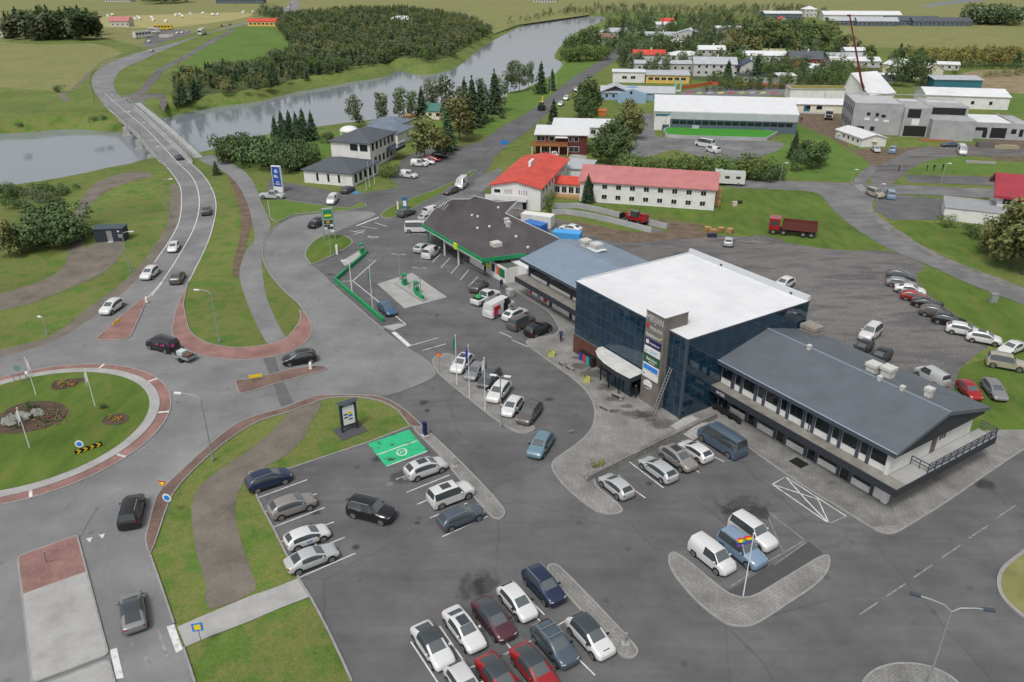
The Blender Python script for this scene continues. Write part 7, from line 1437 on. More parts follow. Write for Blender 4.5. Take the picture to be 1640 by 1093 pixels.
lamp((1063, 234), hgt(1063, 234, 186), [(.6, 0)], 'grey lamp at the corner of the sports hall'); lamp((1363, 293), hgt(1363, 293, 272), [(.5, 0)], 'lamp at the road junction above the lawn'); lamp((1404, 322), hgt(1404, 322, 296), [(.5, 0)], 'lamp beside the beige off-roader'); lamp((1501, 320), hgt(1501, 320, 262), [(.5, 0)], 'tall thin lamp in the side car park')
lamp((1248, 300), hgt(1248, 300, 262), [(.6, 0)], 'lamp beside the lawn opposite the hotel')
def flagpole(px, h, label, cols, wid=1.5, hang=True, ang=0.0, group=None, limp=False):
    t = thing('flagpole', label, 'flagpole', P(*px), 0, group); MB().tube([(0, 0, 0), (0, 0, h)], .055, 8, r2=.03).build('pole', M['white'], t); MB().cyl((0, 0), .07, h, h + .1, 8).build('finial', M['white'], t)
    if cols:
        n, m_ = 10, 6 * max(1, len(cols)) if len(cols) > 1 else 6; mb = MB(); hh = .8
        vs = [(.06 + wid * i / n * (1 if not limp else .35), .14 * math.sin(i * 1.1 + j * .3) * (i / n), h - .1 - hh * j / m_ * (1 if not limp else 1.6) - (.35 if not limp else .75) * (i / n) ** 1.3) for j in range(m_ + 1) for i in range(n + 1)]
        for j in range(m_):
            for i in range(n): mb.add([vs[j * (n + 1) + i], vs[j * (n + 1) + i + 1], vs[(j + 1) * (n + 1) + i + 1], vs[(j + 1) * (n + 1) + i]], [(0, 1, 2, 3)], min(len(cols) - 1, j * len(cols) // m_), True)
        f_ = mb.build('flag', cols, t); f_.rotation_euler = (0, 0, ang)
    return t
RB = [plain('flag_' + k, c, .8) for k, c in (('red', (.55, .02, .02)), ('orange', (.75, .22, .01)), ('yellow', (.8, .6, .02)), ('green', (.03, .3, .06)), ('blue', (.02, .06, .4)), ('violet', (.2, .03, .25)))]
flagpole((1190, 956), hgt(1190, 956, 856), 'white flagpole with rainbow flag on the pavement island', RB, 1.1, ang=math.pi)
flagpole((732, 618), hgt(732, 618, 539), 'white flagpole with green flag, nearest the junction', [plain('flag_station_green', (.02, .25, .09), .8)], .8, ang=math.pi, limp=True); flagpole((752, 638), hgt(752, 638, 556), 'white flagpole with blue flag, middle of three', [RB[4]], .8, ang=math.pi, limp=True); flagpole((777, 660), hgt(777, 660, 576), 'white flagpole with limp white flag, right of three', [M['white']], .7, ang=math.pi, limp=True)
for k, (x, y, yt, a_) in enumerate(((60, 640, 574, 0), (154, 657, 594, math.pi), (50, 725, 655, math.pi))): flagpole((x, y), hgt(x, y, yt), 'slim pole with limp white flag on the roundabout, ' + ('rear left one', 'right one', 'front one')[k], [M['white']], .9, ang=a_, limp=True)
for k, (x, y, yt) in enumerate(((592, 300, 262), (600, 296, 258), (587, 305, 285))): flagpole((x, y), hgt(x, y, yt), 'bare white flagpole in front of the bank, ' + ('left', 'right', 'short') + ' one' if False else 'bare white flagpole in front of the bank, %s one' % ('left', 'right', 'short')[k], None)
flagpole((634, 545 - 60), hgt(597, 496, 430), 'white flagpole with limp green banner beside the blue car', [MATS['flag_station_green']], .8, limp=True, ang=math.pi).location = P(597, 497)
for k, (x, y, yt) in enumerate(((882, 150, 121), (890, 145, 118))): flagpole((x, y), hgt(x, y, yt), 'bare pole on the river lawn, %s one' % ('left', 'right')[k], None)

# ================================================================ signs and totems
def panel_dir(px, d): q = P(px[0] + d[0], px[1] + d[1]) - P(*px); return math.atan2(q.y, q.x)
# dark directory board
rz = panel_dir((548, 693), (24, -8)); bd = thing('directory_board', 'dark roofed directory board with white panel on the grass', 'sign board', P(548, 693), rz); hB = hgt(548, 693, 650)
for x in (.05, 1.75): MB().box(x - .09, -.12, 0, x + .09, .12, hB).build('post', M['dark'], bd)
MB().box(.15, -.08, .55, 1.66, .08, hB).build('board', M['dark'], bd); pn = MB().box(.25, -.105, .8, 1.56, -.082, hB - .45).build('panel', M['white'], bd)
for (x0, x1, z0, z1, c) in ((.3, .7, .55, .62, 'sign_black'), (.3, .7, .38, .45, 'sign_black'), (.75, 1.2, .55, .7, 'sign_yellow'), (.75, 1.25, .42, .52, 'sign_blue'), (.8, 1.25, .25, .31, 'sign_black')): s_ = hB - 1.25; MB().box(.05 + x0, -.125, .8 + z0 * s_, .05 + x1, -.107, .8 + z1 * s_).build('print', MATS[c], pn)
lettering(bd, 'MIÐJAN', .28, M['white'], (.9, -.1, hB - .28), 0, 1.1); MB().add([(-.15, -.35, hB + .02), (1.95, -.35, hB + .02), (1.95, .35, hB + .02), (-.15, .35, hB + .02), (-.15, 0, hB + .3), (1.95, 0, hB + .3)], [(0, 1, 5, 4), (2, 3, 4, 5), (0, 4, 3), (1, 2, 5), (0, 3, 2, 1)]).build('roof', M['slate'], bd)
sheet('board_base', [(532, 689), (572, 673), (590, 690), (548, 706)], -.012, M['patch'])
# station price totem
rz = panel_dir((520, 386), (18, -2)); tt = thing('price_totem', 'tall green and white fuel price totem on the small grass island', 'sign', P(520, 386), rz); hT = hgt(520, 386, 333)
for x in (0, 1.95): MB().tube([(x, 0, 0), (x, 0, hT * .97)], .1, 8).build('post', M['lamp'], tt)
MB().box(.1, -.12, hT * .32, 1.85, .12, hT * .97).build('panel', plain('totem_grey', (.4, .43, .43), .5), tt); lg = MB().box(.2, -.16, hT * .66, 1.75, -.122, hT * .93).build('logo_panel', M['green'], tt)
for k, x in enumerate((.55, .95, 1.35)): MB().cyl((0, 0), .22, 0, .03, 12).build('logo', plain('logo_yellow', (.75, .65, .02), .5), lg).location = (x + .02, -.165, hT * .755); lg.children[-1].rotation_euler = (math.pi / 2, 0, 0)
lp = MB().box(.2, -.16, hT * .5, 1.75, -.122, hT * .62).build('picture_panel', sgreen, tt); MB().box(.6, -.18, hT * .52, 1.2, -.162, hT * .6).build('picture', plain('picture_orange', (.5, .22, .08), .6), lp)
for k in range(3):
    for j in range(2): MB().box(.22 + .52 * k, -.16, hT * (.35 + .07 * j), .68 + .52 * k, -.122, hT * (.405 + .07 * j)).build('price_panel', sblack if (k + j) % 3 else M['white'], tt)
MB().box(.3, -.25, .0, .6, .25, 1.6).build('info_post', M['white'], None, label='white service post on the price sign island', cat='post', loc=P(536, 407))
rz = panel_dir((440, 307), (12, 1)); bt = thing('bank_totem', 'blue and white bank totem sign beside the bank car park', 'sign', P(440, 307), rz); hT = hgt(440, 307, 266)
MB().box(0, -.25, 0, 2.2, .25, hT).build('panel', M['white'], bt); pb_ = MB().box(.12, -.29, hT * .22, 2.08, -.252, hT * .97).build('face', plain('bank_blue', (.02, .07, .3), .5), bt)
for k in range(6): q = k * math.pi / 3; o = MB().box(-.09, -.02, .12, .09, .0, .42).build('logo', M['white'], pb_); o.location = (1.1, -.292, hT * .8); o.rotation_euler = (0, q, 0)
for (x0, x1, z) in ((.45, 1.2, .62), (.45, 1.55, .57), (.9, 1.6, .38), (.6, 1.8, .3)): MB().box(x0, -.31, hT * z, x1, -.292, hT * z + .16).build('print', M['white'], pb_)
def roadsign(px, h, label, shape, mat, size=.32, rz=0.0, inner=None, group=None):
    t = thing('road_sign', label, 'road sign', P(*px), rz, group); MB().tube([(0, 0, 0), (0, 0, h)], .035, 6).build('post', M['steel'], t)
    mk = {'disc': lambda s: [(s * math.cos(2 * math.pi * k / 20), s * math.sin(2 * math.pi * k / 20)) for k in range(20)], 'tri': lambda s: [(-s, s * .8), (s, s * .8), (0, -s * .9)], 'triu': lambda s: [(-s, -s * .8), (s, -s * .8), (0, s * .9)], 'sq': lambda s: [(-s, -s), (s, -s), (s, s), (-s, s)]}[shape]
    def pl(s, y, mat, nm, par): 
        p_ = mk(s); n = len(p_); return MB().add([(x, y, z) for x, z in p_] + [(x, y + .02, z) for x, z in p_], [tuple(range(n)), tuple(range(n, 2 * n))[::-1]] + [(i, i + n, (i + 1) % n + n, (i + 1) % n) for i in range(n)]).build(nm, mat, par)
    pt = pl(size, -.06, mat, 'sign_plate', t); pt.location = (0, 0, h)
    if inner: pl(size * .62, -.085, inner, 'symbol', pt)
    return t
cy = plain('sign_chevron_yellow', (.75, .5, .02), .5)
roadsign((268, 806), 2.2, 'yellow give way sign with red edge at the roundabout exit', 'tri', RB[0], .42, -.2, RB[2]); rs2 = roadsign((274, 824), 1.9, 'round blue roundabout sign below the give way sign', 'disc', M['white'], .45, -.2, sblue)
roadsign((704, 600), 2.6, 'orange triangular give way sign on the pavement tip', 'tri', RB[0], .4, -.3, RB[1]); roadsign((324, 1036), 2.0, 'blue square pedestrian crossing sign by the footpath', 'sq', sblue, .38, .2, RB[2])
rb_ = roadsign((132, 728), 1.3, 'round blue arrow sign on the roundabout lawn', 'disc', M['white'], .42, .1, sblue)
cvt = thing('chevron_board', 'low black and yellow chevron board on the roundabout lawn', 'road sign', P(122, 733), panel_dir((122, 733), (26, -9)))
MB().box(0, -.03, .35, 2.6, .03, .85).build('board', M['black'], cvt)
for k in range(4): MB().add([(.1 + k * .63, -.04, .37), (.35 + k * .63, -.04, .37), (.6 + k * .63, -.04, .6), (.35 + k * .63, -.04, .83), (.1 + k * .63, -.04, .83), (.35 + k * .63, -.04, .6)], [(0, 1, 2, 5), (5, 2, 3, 4)]).build('chevron', cy, cvt)
for x in (.4, 2.2): MB().box(x - .03, .03, 0, x + .03, .08, .8).build('post', M['steel'], cvt)
for k, (x, y, d, lab) in enumerate(((183, 527, (8, -5), 'yellow direction board on the upper traffic island'), (400, 613, (18, -3), 'yellow direction board on the right hand traffic island'))):
    t = thing('direction_board', lab, 'road sign', P(x, y), panel_dir((x, y), d)); MB().box(0, -.03, .55, 1.5, .03, .95).build('board', cy, t)
    for xx in (.15, .55, .95, 1.35): MB().box(xx - .03, .03, 0, xx + .03, .07, .9).build('post', M['steel'], t)
for (x, y, lab) in ((236, 486, 'white bollard at the tip of the upper traffic island'), (498, 592, 'white bollard at the tip of the right hand traffic island')):
    t = thing('bollard', lab, 'bollard', P(x, y)); MB().cyl((0, 0), .22, .1, .9, 12, 0, .18).build('post', M['white'], t); MB().cyl((0, 0), .19, .9, 1.05, 12, 0, .08).build('cap', M['white'], t); MB().cyl((0, 0), .225, .5, .62, 12).build('band', plain('band_yellow', (.7, .6, .3), .5), t)
t = thing('sign_frame', 'round green backed sign on a frame at the rear of the roundabout', 'road sign', P(34, 612)); MB().cyl((0, 0), .42, 0, .04, 18).build('disc', plain('sign_back_green', (.14, .24, .22), .6), t).location = (0, 0, 1.9); t.children[0].rotation_euler = (math.pi / 2, 0, 0)
for x in (-.8, 0, .8): MB().box(x - .04, -.03, 0, x + .04, .03, 1.1).build('post', M['steel'], t)
MB().tube([(-.6, .5, 0), (.1, -.2, 1.8)], .05, 6).build('leaning_pole', M['lamp'], None, label='thin pole leaning on the lower traffic island', cat='pole', loc=P(80, 908))
t = thing('charging_post', 'dark blue car charging post beside the green bays', 'charger', P(681, 699), AA); MB().box(-.28, -.28, .12, .28, .28, .2).build('plinth', M['white'], t); MB().box(-.22, -.18, .2, .22, .18, 1.75).build('cabinet', plain('charger_navy', (.012, .014, .075), .4), t); MB().tube([(.1, -.22, 1.5), (.16, -.34, .9), (-.1, -.25, .7)], .025, 6).build('cable', M['black'], t); MB().box(-.12, -.2, 1.25, .12, -.182, 1.5).build('screen', M['carglass'], t)
t = thing('charging_post', 'tall blue and white charging post at the street corner', 'charger', P(649, 336), 0); MB().box(-.5, -.25, 0, .5, .25, 2.6).build('cabinet', plain('charger_blue', (.03, .13, .25), .4), t); MB().box(-.35, -.28, .8, .35, -.252, 1.9).build('screen', M['white'], t); MB().box(-1.6, -.1, 0, -1.3, .1, 1.7).build('side_panel', M['white'], t)
t = thing('street_sign', 'small blue street sign on two legs by the river street', 'road sign', P(808, 240), .2); MB().box(-1.0, -.04, 1.4, 1.0, .04, 2.4).build('board', sblue, t)
for x in (-.7, .7): MB().box(x - .05, .04, 0, x + .05, .1, 2.4).build('post', M['steel'], t)
for (x, y, lab) in ((728, 749, 'small grey post on a foot on the pavement strip'), (1001, 1034, 'grey meter post at the tip of the narrow pavement')):
    t = thing('parking_post', lab, 'post', P(x, y)); MB().box(-.3, -.22, .12, .3, .22, .22).build('foot', M['concrete'], t); MB().tube([(0, 0, .2), (0, 0, 1.1)], .05, 6).build('post', M['steel'], t); MB().box(-.12, -.08, 1.0, .12, .08, 1.25).build('head', M['lamp'], t)

# ================================================================ station forecourt
bar = thing('green_barrier', 'long bright green kinked barrier wall around the station forecourt', 'barrier'); wv = cat(pts([(588, 407), (560, 431), (537, 451)]), 1, False) ; wv2 = pts([(537, 451), (575, 483), (614, 516)])
mb = MB(); wallstrip(mb, wv, .3, -.05, .62); mb.build('rail', M['green'], bar); mb = MB(); wallstrip(mb, wv2, .3, -.05, .615); mb.build('rail', M['green'], bar)
def pump(px, label):
    t = thing('fuel_pump', label, 'fuel pump', P(*px), AA); MB().box(-.9, -.55, 0, .9, .55, .18).build('plinth', M['concrete'], t); MB().box(-.42, -.3, .18, .42, .3, 1.25).build('cabinet', M['green'], t); MB().box(-.36, -.26, 1.25, .36, .26, 1.75).build('display_head', plain('pump_grey', (.42, .44, .44), .4), t)
    for s in (1, -1): MB().box(-.28, s * .262 - .01, 1.35, .28, s * .262 + .01, 1.65).build('display', M['black'], t); MB().tube([(.46, s * .15, 1.5), (.62, s * .25, .8), (.47, s * .2, .5)], .025, 6).build('hose', M['black'], t)
    MB().box(-.45, -.32, 1.752, .45, .32, 2.0).build('top_sign', M['green'], t); return t
pump((648, 458), 'green fuel pump on the forecourt, left of the pair'); pump((667, 471), 'green fuel pump on the forecourt, right of the pair'); pump((580, 408), 'green fuel pump at the top end of the green barrier')
MB().box(-1.2, -.2, 0, 1.2, .2, .7).build('green_rail', M['green'], None, label='low green guard rail beside the right hand pump', cat='rail', loc=P(672, 477), rz=AA); slab('pump_island', [(632, 455), (638, 451), (684, 480), (676, 484)], .15, M['concrete'], 0, kerb=.1)
slab('pavement', [(546, 420), (576, 402), (584, 408), (553, 428)], .1, M['concrete'], 0, kerb=.12); slab('pavement', [(612, 524), (640, 519), (652, 522), (630, 531)], .1, M['concrete'], 0, kerb=.12)

# ================================================================ around the office block
wl = thing('low_stone_wall', 'low grey stone wall between the paving and the parked cars', 'wall'); mb = MB(); wallstrip(mb, pts([(938, 772), (985, 748), (1050, 716), (1145, 670)]), .45, -.05, .62); mb.build('wall', mixed('rubble_wall', [(.14, .135, .12), (.22, .21, .19), (.28, .27, .25)], 2.0, .9, .25, 9.0, .4, 10), wl); mb = MB(); wallstrip(mb, pts([(940, 771), (985, 748), (1050, 716), (1144, 670.5)]), .5, .622, .7); mb.build('coping', M['paving2'], wl)
tree('bush', 'olive', P(958, 750), 1.25, 'round clipped shrub at the end of the low stone wall', None, .8, 800)
def bench(px, ang, label):
    t = thing('bench', label, 'bench', P(*px), ang)
    for k in range(3): MB().box(-.9, -.24 + k * .17, .5, .9, -.1 + k * .17, .56).build('seat_slat', mixed('grey_bench_%d' % len(MATS), [(.2, .19, .17), (.28, .27, .25)], 2), t)
    for s in (-.7, .7): MB().box(s - .1, -.2, .1, s + .1, .2, .5).build('leg', M['concrete'], t)
bench((968, 658), AA + .2, 'grey bench in the middle of the paved forecourt'); bench((900, 587), AA, 'grey bench at the kerb, left one'); bench((911, 593), AA, 'grey bench at the kerb, right one'); bench((987, 638), AA + .3, 'low bench near the entrance canopy')
for (x, y, lab) in ((883, 571, 'yellow green flower tub near the disabled bay'), (939, 612, 'yellow green flower tub on the curved kerb')):
    t = thing('flower_tub', lab, 'planter', P(x, y)); MB().box(-.4, -.4, .1, .4, .4, .65).build('tub', plain('tub_yellow', (.42, .42, .12), .8), t); me_ = protos('bush', 'leaf', 500)[0][0]; o = ob('flowers', me_, t); o.location = (0, 0, .5); o.scale = (.55, .55, .6)
for k, (u, c, lab) in enumerate(((-17.0, (.02, .05, .3), 'blue recycling bin against the brick wall'), (-16.3, (.45, .05, .05), 'red recycling bin against the brick wall'), (-15.6, (.05, .3, .32), 'teal recycling bin against the brick wall'), (-14.8, (.02, .02, .02), 'black bin against the brick wall'))):
    t = thing('recycling_bin', lab, 'bin', O, AA); MB().box(u - .27, -.85, .1, u + .27, -.3, 1.3).build('body', plain('bin_%d' % k, c, .5), t); MB().box(u - .3, -.9, 1.302, u + .3, -.28, 1.38).build('lid', M['black'], t)
ld = thing('ladder', 'tall aluminium ladder leaning on the corner of the glass block', 'ladder', O, AA); p0 = local(1047, 664, .1); base = Vector((-2.2, -1.9, .1)); top = Vector((-1.9, -.12, 5.6))
mb = MB()
for s in (-.22, .22): MB().tube([base + Vector((s, 0, 0)), top + Vector((s * .8, 0, 0))], .045, 6).build('rail', M['steel'], ld)
for k in range(15): q = base.lerp(top, (k + .5) / 15); MB().tube([q + Vector((-.2, 0, 0)), q + Vector((.2, 0, 0))], .03, 5).build('rung', M['steel'], ld)
t = thing('entrance_steps', 'broad concrete steps at the corner of the glass block', 'steps', O, AA)
for k in range(4): MB().box(.6, -1.9 + k * .5, .1 + .002 * k, 4.0, 1.2, .2 + .09 * k).build('step', M['concrete'], t)
MB().box(11.9, 3.6, .108, 13.4, 4.9, .13).build('door_mat', M['black'], None, label='black door mat in front of the office wing', cat='mat', loc=O, rz=AA)
for k, u in enumerate((1.2, 2.4, 3.6)):
    t = thing('black_motorbike', 'black scooter parked under the balcony, %s from the glass block' % ('first', 'second', 'third')[k], 'scooter', O, AA); mb = MB(); mb.box(u - .6, 4.55, .45, u + .5, 4.85, .8); mb.build('body', M['black'], t)
    for x in (u - .6, u + .6): w = ob('wheel', CACHE[('hatch', False)][0]['tyre'], t); w.location = (x, 4.8, .42)
    MB().tube([(u + .45, 4.7, .6), (u + .4, 4.7, 1.15), (u + .4, 4.4, 1.18)], .03, 6).build('handlebar', M['steel'], t)

# ================================================================ hut, containers, ramp walls, oddments
h_ = thing('utility_hut', 'small dark blue grey utility hut beside the gravel path', 'hut', P(153, 388), R(6)); MB().box(0, 0, -.05, 5.0, 2.6, 2.3).build('wall', ribbed('dark_hut_boards', (.028, .04, .048), .2, .7, 0), h_); MB().box(-.15, -.15, 2.302, 5.15, 2.75, 2.42).build('roof', plain('hut_roof', (.05, .075, .085), .6), h_); MB().box(2.2, -.05, .05, 3.1, -.003, 2.0).build('door', M['steel'], h_); MB().box(4.1, -.05, .7, 4.8, -.003, 1.3).build('vent_panel', M['lamp'], h_); MB().box(2.3, -.8, -.04, 3.2, -.055, .12).build('step', M['concrete'], h_); MB().box(4.1, -.04, 1.7, 4.4, -.003, 2.0).build('sign', M['white'], h_)
def container(px, d, L_, c, label, h=2.3):
    t = thing('shipping_container', label, 'container', P(*px), panel_dir(px, d)); MB().box(0, 0, .1, L_, 2.3, h).build('box', ribbed('container_%d' % len(MATS), c, .25, .5, 0), t); MB().box(-.02, -.02, h + .002, L_ + .02, 2.32, h + .06).build('roof', plain('container_top_%d' % len(MATS), tuple(min(1, x * 1.1) for x in c), .5), t)
    for x in (L_ - .05,): MB().box(x + .052, .2, .2, x + .09, 1.1, h - .1).build('door', plain('container_door_%d' % len(MATS), c, .5), t); MB().box(x + .052, 1.2, .2, x + .09, 2.1, h - .1).build('door', MATS['container_door_%d' % (len(MATS) - 1)], t)
container((834, 362), (48, 6), 6.0, (.6, .6, .57), 'white shipping container in front of the hotel house'); container((836, 372), (34, 8), 4.2, (.03, .14, .42), 'small blue container in front of the white one', 1.9); container((884, 386), (40, 4), 5.0, (.06, .3, .62), 'bright blue container behind the shop wing', 1.6)
t = thing('ramp_wall', 'concrete ramp wall in front of the hotel, upper one', 'wall'); mb = MB(); wallstrip(mb, pts([(888, 334), (925, 333), (960, 340), (1000, 350), (1068, 367)]), .25, -.05, 1.0); mb.build('wall', M['rawconc'], t)
t = thing('ramp_wall', 'concrete ramp wall in front of the hotel, lower one', 'wall'); mb = MB(); wallstrip(mb, pts([(884, 344), (905, 343), (940, 348), (985, 358), (1043, 373)]), .25, -.05, 1.0); mb.build('wall', M['rawconc'], t)
sheet('ramp', [(890, 338), (930, 337), (1000, 352), (1066, 370), (1045, 374), (985, 358), (930, 346), (888, 344)], -.02, M['gravel']); sheet('bare_bank', [(985, 345), (1060, 352), (1140, 362), (1100, 372), (1040, 360)], -.03, M['dirt'], rnd=3)
for k, (x, y) in enumerate(((1133, 370), (1142, 374), (1154, 371), (1169, 373))):
    t = thing('pallet_stack', 'stack of pale timber pallets at the yard edge, %s from the left' % ('first', 'second', 'third', 'fourth')[k], 'pallets', P(x, y), .3 * k)
    for j in range(5): MB().box(-.6, -.5, .02 + .16 * j, .6, .5, .14 + .16 * j).build('pallet', M['wood'], t)
for (x, y, c, s, nm, lab) in ((1140, 380, (.02, .03, .06), (1.6, .6, .6), 'tarpaulin_roll', 'dark rolled tarpaulin below the pallets'), (1176, 330, (.5, .42, .38), (.9, .8, .8), 'garden_box', 'pale box on the lawn right of the hotel'), (1185, 326, (.03, .03, .03), (.8, .6, .5), 'garden_box', 'black box on the lawn right of the hotel')):
    t = thing(nm, lab, 'box' if 'box' in nm else 'roll', P(x, y)); MB().box(-s[0] / 2, -s[1] / 2, 0, s[0] / 2, s[1] / 2, s[2]).build('body', plain('c_' + lab[:14].replace(' ', '_'), c, .7), t); MB().box(-s[0] / 2 - .04, -s[1] / 2 - .04, s[2] + .002, s[0] / 2 + .04, s[1] / 2 + .04, s[2] + .08).build('lid', MATS['c_' + lab[:14].replace(' ', '_')], t)
t = thing('electric_cabinet', 'grey electricity cabinet on the grass by the right hand road', 'cabinet', P(1590, 484)); MB().box(-.5, -.3, 0, .5, .3, 1.25).build('body', M['lamp'], t); MB().box(-.55, -.35, 1.252, .55, .35, 1.33).build('lid', M['lamp'], t)
t = thing('gravel_heap', 'low heap of dark gravel at the edge of the yard', 'gravel heap', P(1215, 385)); cr_ = MB(); n = 20
vs = [(0, 0, 1.1)] + [(4.5 * r_ * math.cos(2 * math.pi * j / n), 2.2 * r_ * math.sin(2 * math.pi * j / n), 1.1 * (1 - r_) ** 1.2 + .05 * rs.normal()) for r_ in (.35, .7, 1) for j in range(n)]
cr_.add(vs, [(0, 1 + j, 1 + (j + 1) % n) for j in range(n)] + [(1 + k * n + j, 1 + (k + 1) * n + j, 1 + (k + 1) * n + (j + 1) % n, 1 + k * n + (j + 1) % n) for k in range(2) for j in range(n)], 0, True); cr_.build('heap', M['gravel'], t)
# building site oddments
for k, (x, y, L_, w_, h2_, c, lab) in enumerate(((1580, 236, 5, 2.4, 1.4, (.12, .11, .1), 'dark stack of formwork panels on the building site'), (1610, 238, 6, 1.8, .9, (.3, .26, .18), 'pale stack of timber on the building site'), (1300, 182, 9, .9, .5, (.45, .44, .42), 'pale concrete beams beside the school wing'), (1547, 216, 2.0, 1.6, 1.2, (.5, .3, .03), 'orange site bin against the unfinished wall'), (1500, 226, 9, .8, .4, (.35, .14, .06), 'rust red steel bundle on the building site'), (1570, 262, 7, .6, .6, (.3, .29, .27), 'low concrete blocks at the site edge'))):
    t = thing('material_stack', lab, 'stack', P(x, y), R(-12)); mm = plain('stack_%d' % k, c, .8)
    for j in range(4): MB().box(-L_ / 2, -w_ / 2 + j * w_ / 4, 0, L_ / 2 - .2 * (j % 2), -w_ / 2 + (j + .9) * w_ / 4, h2_ * (1 - .12 * ((j * 7) % 3))).build('bundle', mm, t)
t = thing('play_structure', 'turquoise climbing tower on the play yard behind the sports hall', 'play equipment', P(1085, 146)); MB().box(-1.2, -1, 0, 1.2, 1, .2).build('platform', M['white'], t)
for x in (-1, 1): MB().box(x - .15, -.9, .2, x + .15, .9, 4.0).build('panel', plain('turquoise', (.25, .55, .5), .6), t)
fn = thing('orange_fence', 'orange mesh fence around the play yard', 'fence'); mb = MB(); wallstrip(mb, pts([(1092, 143), (1140, 136), (1200, 137), (1262, 141)]), .08, 0, 1.2); mb.build('mesh_panel', plain('fence_orange', (.45, .1, .04), .8), fn)
# colour patches of the play yard
for k in range(9): x = 1098 + 17 * k; sheet('rubber_patch', [(x, 148.5), (x + 9, 147), (x + 10, 149.4), (x + 1, 150.4)], -.02, plain('patch_%d' % (k % 4), [(.4, .04, .06), (.3, .4, .08), (.3, .32, .36), (.5, .45, .1)][k % 4], .9))
t = thing('garden_shed', 'small orange shed in the garden left of the school yard', 'shed', P(958, 186)); MB().box(0, 0, 0, 2.6, 2, 1.6).build('wall', plain('shed_orange', (.5, .16, .04), .8), t); gable(0, 0, 2.6, 2, 1.6, .6, .15, .08, 'x').build('roof', plain('shed_orange_roof', (.4, .13, .04), .8), t)
# hay bales
for k, (x, y) in enumerate(((173, 27), (180, 26), (218, 33), (221, 29), (225, 32), (243, 30.5), (246, 34), (266, 36), (282, 26), (288, 25.5), (292, 28.5), (305, 24), (325, 23.5), (341, 25.5), (350, 25.5), (390, 21.5), (406, 21.5))):
    q = random.uniform(0, 3); t = ob('hay_bale', None, None, 'white wrapped hay bale on the mown field, ' + place_word(k, 17), 'hay bale', 'hay bales on the far field', None, P(x, y), q); o = MB().cyl((0, 0), 1.15, -1.0, 1.0, 14).build('bale', M['white'], t); o.rotation_euler = (math.pi / 2, 0, 0); o.location = (0, 0, 1.1)

# ================================================================ roundabout planting
def isl(x, y): p = P(x, y, .5); d = (Vector((p.x, p.y, 0)) - RC).length / RLAWN; p.z = .17 + .58 * max(0, 1 - d * d); return p
def bed(px, label_name='flower_bed'):
    w = fillet([isl(*q) for q in px], 1.0); vs = [(p.x, p.y, p.z + .03) for p in w]; tri = geometry.tessellate_polygon([[Vector((p.x, p.y, 0)) for p in w]])
    # drape: subdivide by fan to the centroid so that it follows the mound
    c = sum(w, Vector()) / len(w); n = len(w); V_ = []; F_ = []
    for r_ in (1.0, .66, .33):
        for p in w: q = c.lerp(p, r_); d = (Vector((q.x, q.y, 0)) - RC).length / RLAWN; V_.append((q.x, q.y, .2 + .58 * max(0, 1 - d * d) + .06 * (1 - r_)))
    d = (Vector((c.x, c.y, 0)) - RC).length / RLAWN; V_.append((c.x, c.y, .27 + .58 * max(0, 1 - d * d)))
    for k in range(2): F_ += [(k * n + j, k * n + (j + 1) % n, (k + 1) * n + (j + 1) % n, (k + 1) * n + j) for j in range(n)]
    F_ += [(2 * n + j, 2 * n + (j + 1) % n, 3 * n) for j in range(n)]; MB().add(V_, F_, 0, True).build(label_name, M['soil'], kind='structure')
bed([(0, 668), (22, 652), (50, 645), (85, 645), (106, 652), (112, 663), (100, 678), (70, 690), (30, 698), (0, 698), (-20, 685)]); bed([(80, 622), (86, 608), (140, 603), (136, 608), (112, 622), (90, 627)]); bed([(160, 676), (170, 665), (200, 660), (208, 668), (198, 678), (172, 681)])
for k, (x, y, s) in enumerate(((20, 682, 1.0), (42, 675, .75), (63, 668, .8), (34, 668, .5))):
    t = thing('boulder', 'grey boulder in the roundabout flower bed, %s' % ('largest at the left', 'middle one', 'flat one at the right', 'small rear one')[k], 'boulder', isl(x, y)); rk = np.random.RandomState(k); V_, F_ = [], []
    for i in range(7):
        for j in range(10): a_, b__ = math.pi * i / 6, 2 * math.pi * j / 10; f_ = 1 + .25 * rk.uniform(-1, 1); V_.append((s * f_ * math.sin(a_) * math.cos(b__), s * .8 * f_ * math.sin(a_) * math.sin(b__), s * .75 * f_ * math.cos(a_) + s * .3))
    for i in range(6):
        for j in range(10): F_.append((i * 10 + j, (i + 1) * 10 + j, (i + 1) * 10 + (j + 1) % 10, i * 10 + (j + 1) % 10))
    MB().add(V_, F_).build('stone', mixed('boulder_%d' % k, [(.16, .17, .15), (.26, .27, .24)], 1.5), t)
M['orangeflower'] = plain('orange_flower', (.42, .15, .02), .8); M['redflower'] = plain('red_flower', (.28, .03, .04), .8); M['yellowflower'] = plain('yellow_flower', (.6, .45, .04), .8)
def flowers(cx, cy, n, spread, mats, label, kind='stuff'):
    root = None
    for m_ in mats:
        C = []
        for _ in range(n): p = isl(cx + rs.normal(0, spread), cy + rs.normal(0, spread * .3)); C.append((p.x, p.y, p.z + rs.uniform(.08, .3)))
        me = quads_mesh('flowers', np.array(C), rs.normal(0, .5, (n, 3)) + np.array([0, 0, 1.0]), rs.uniform(.09, .2, n), M[m_])
        if root is None: root = ob('flower_planting', me, kind='stuff', label=label, cat='flowers')
        else: ob('flowers', me, root, kind='stuff')
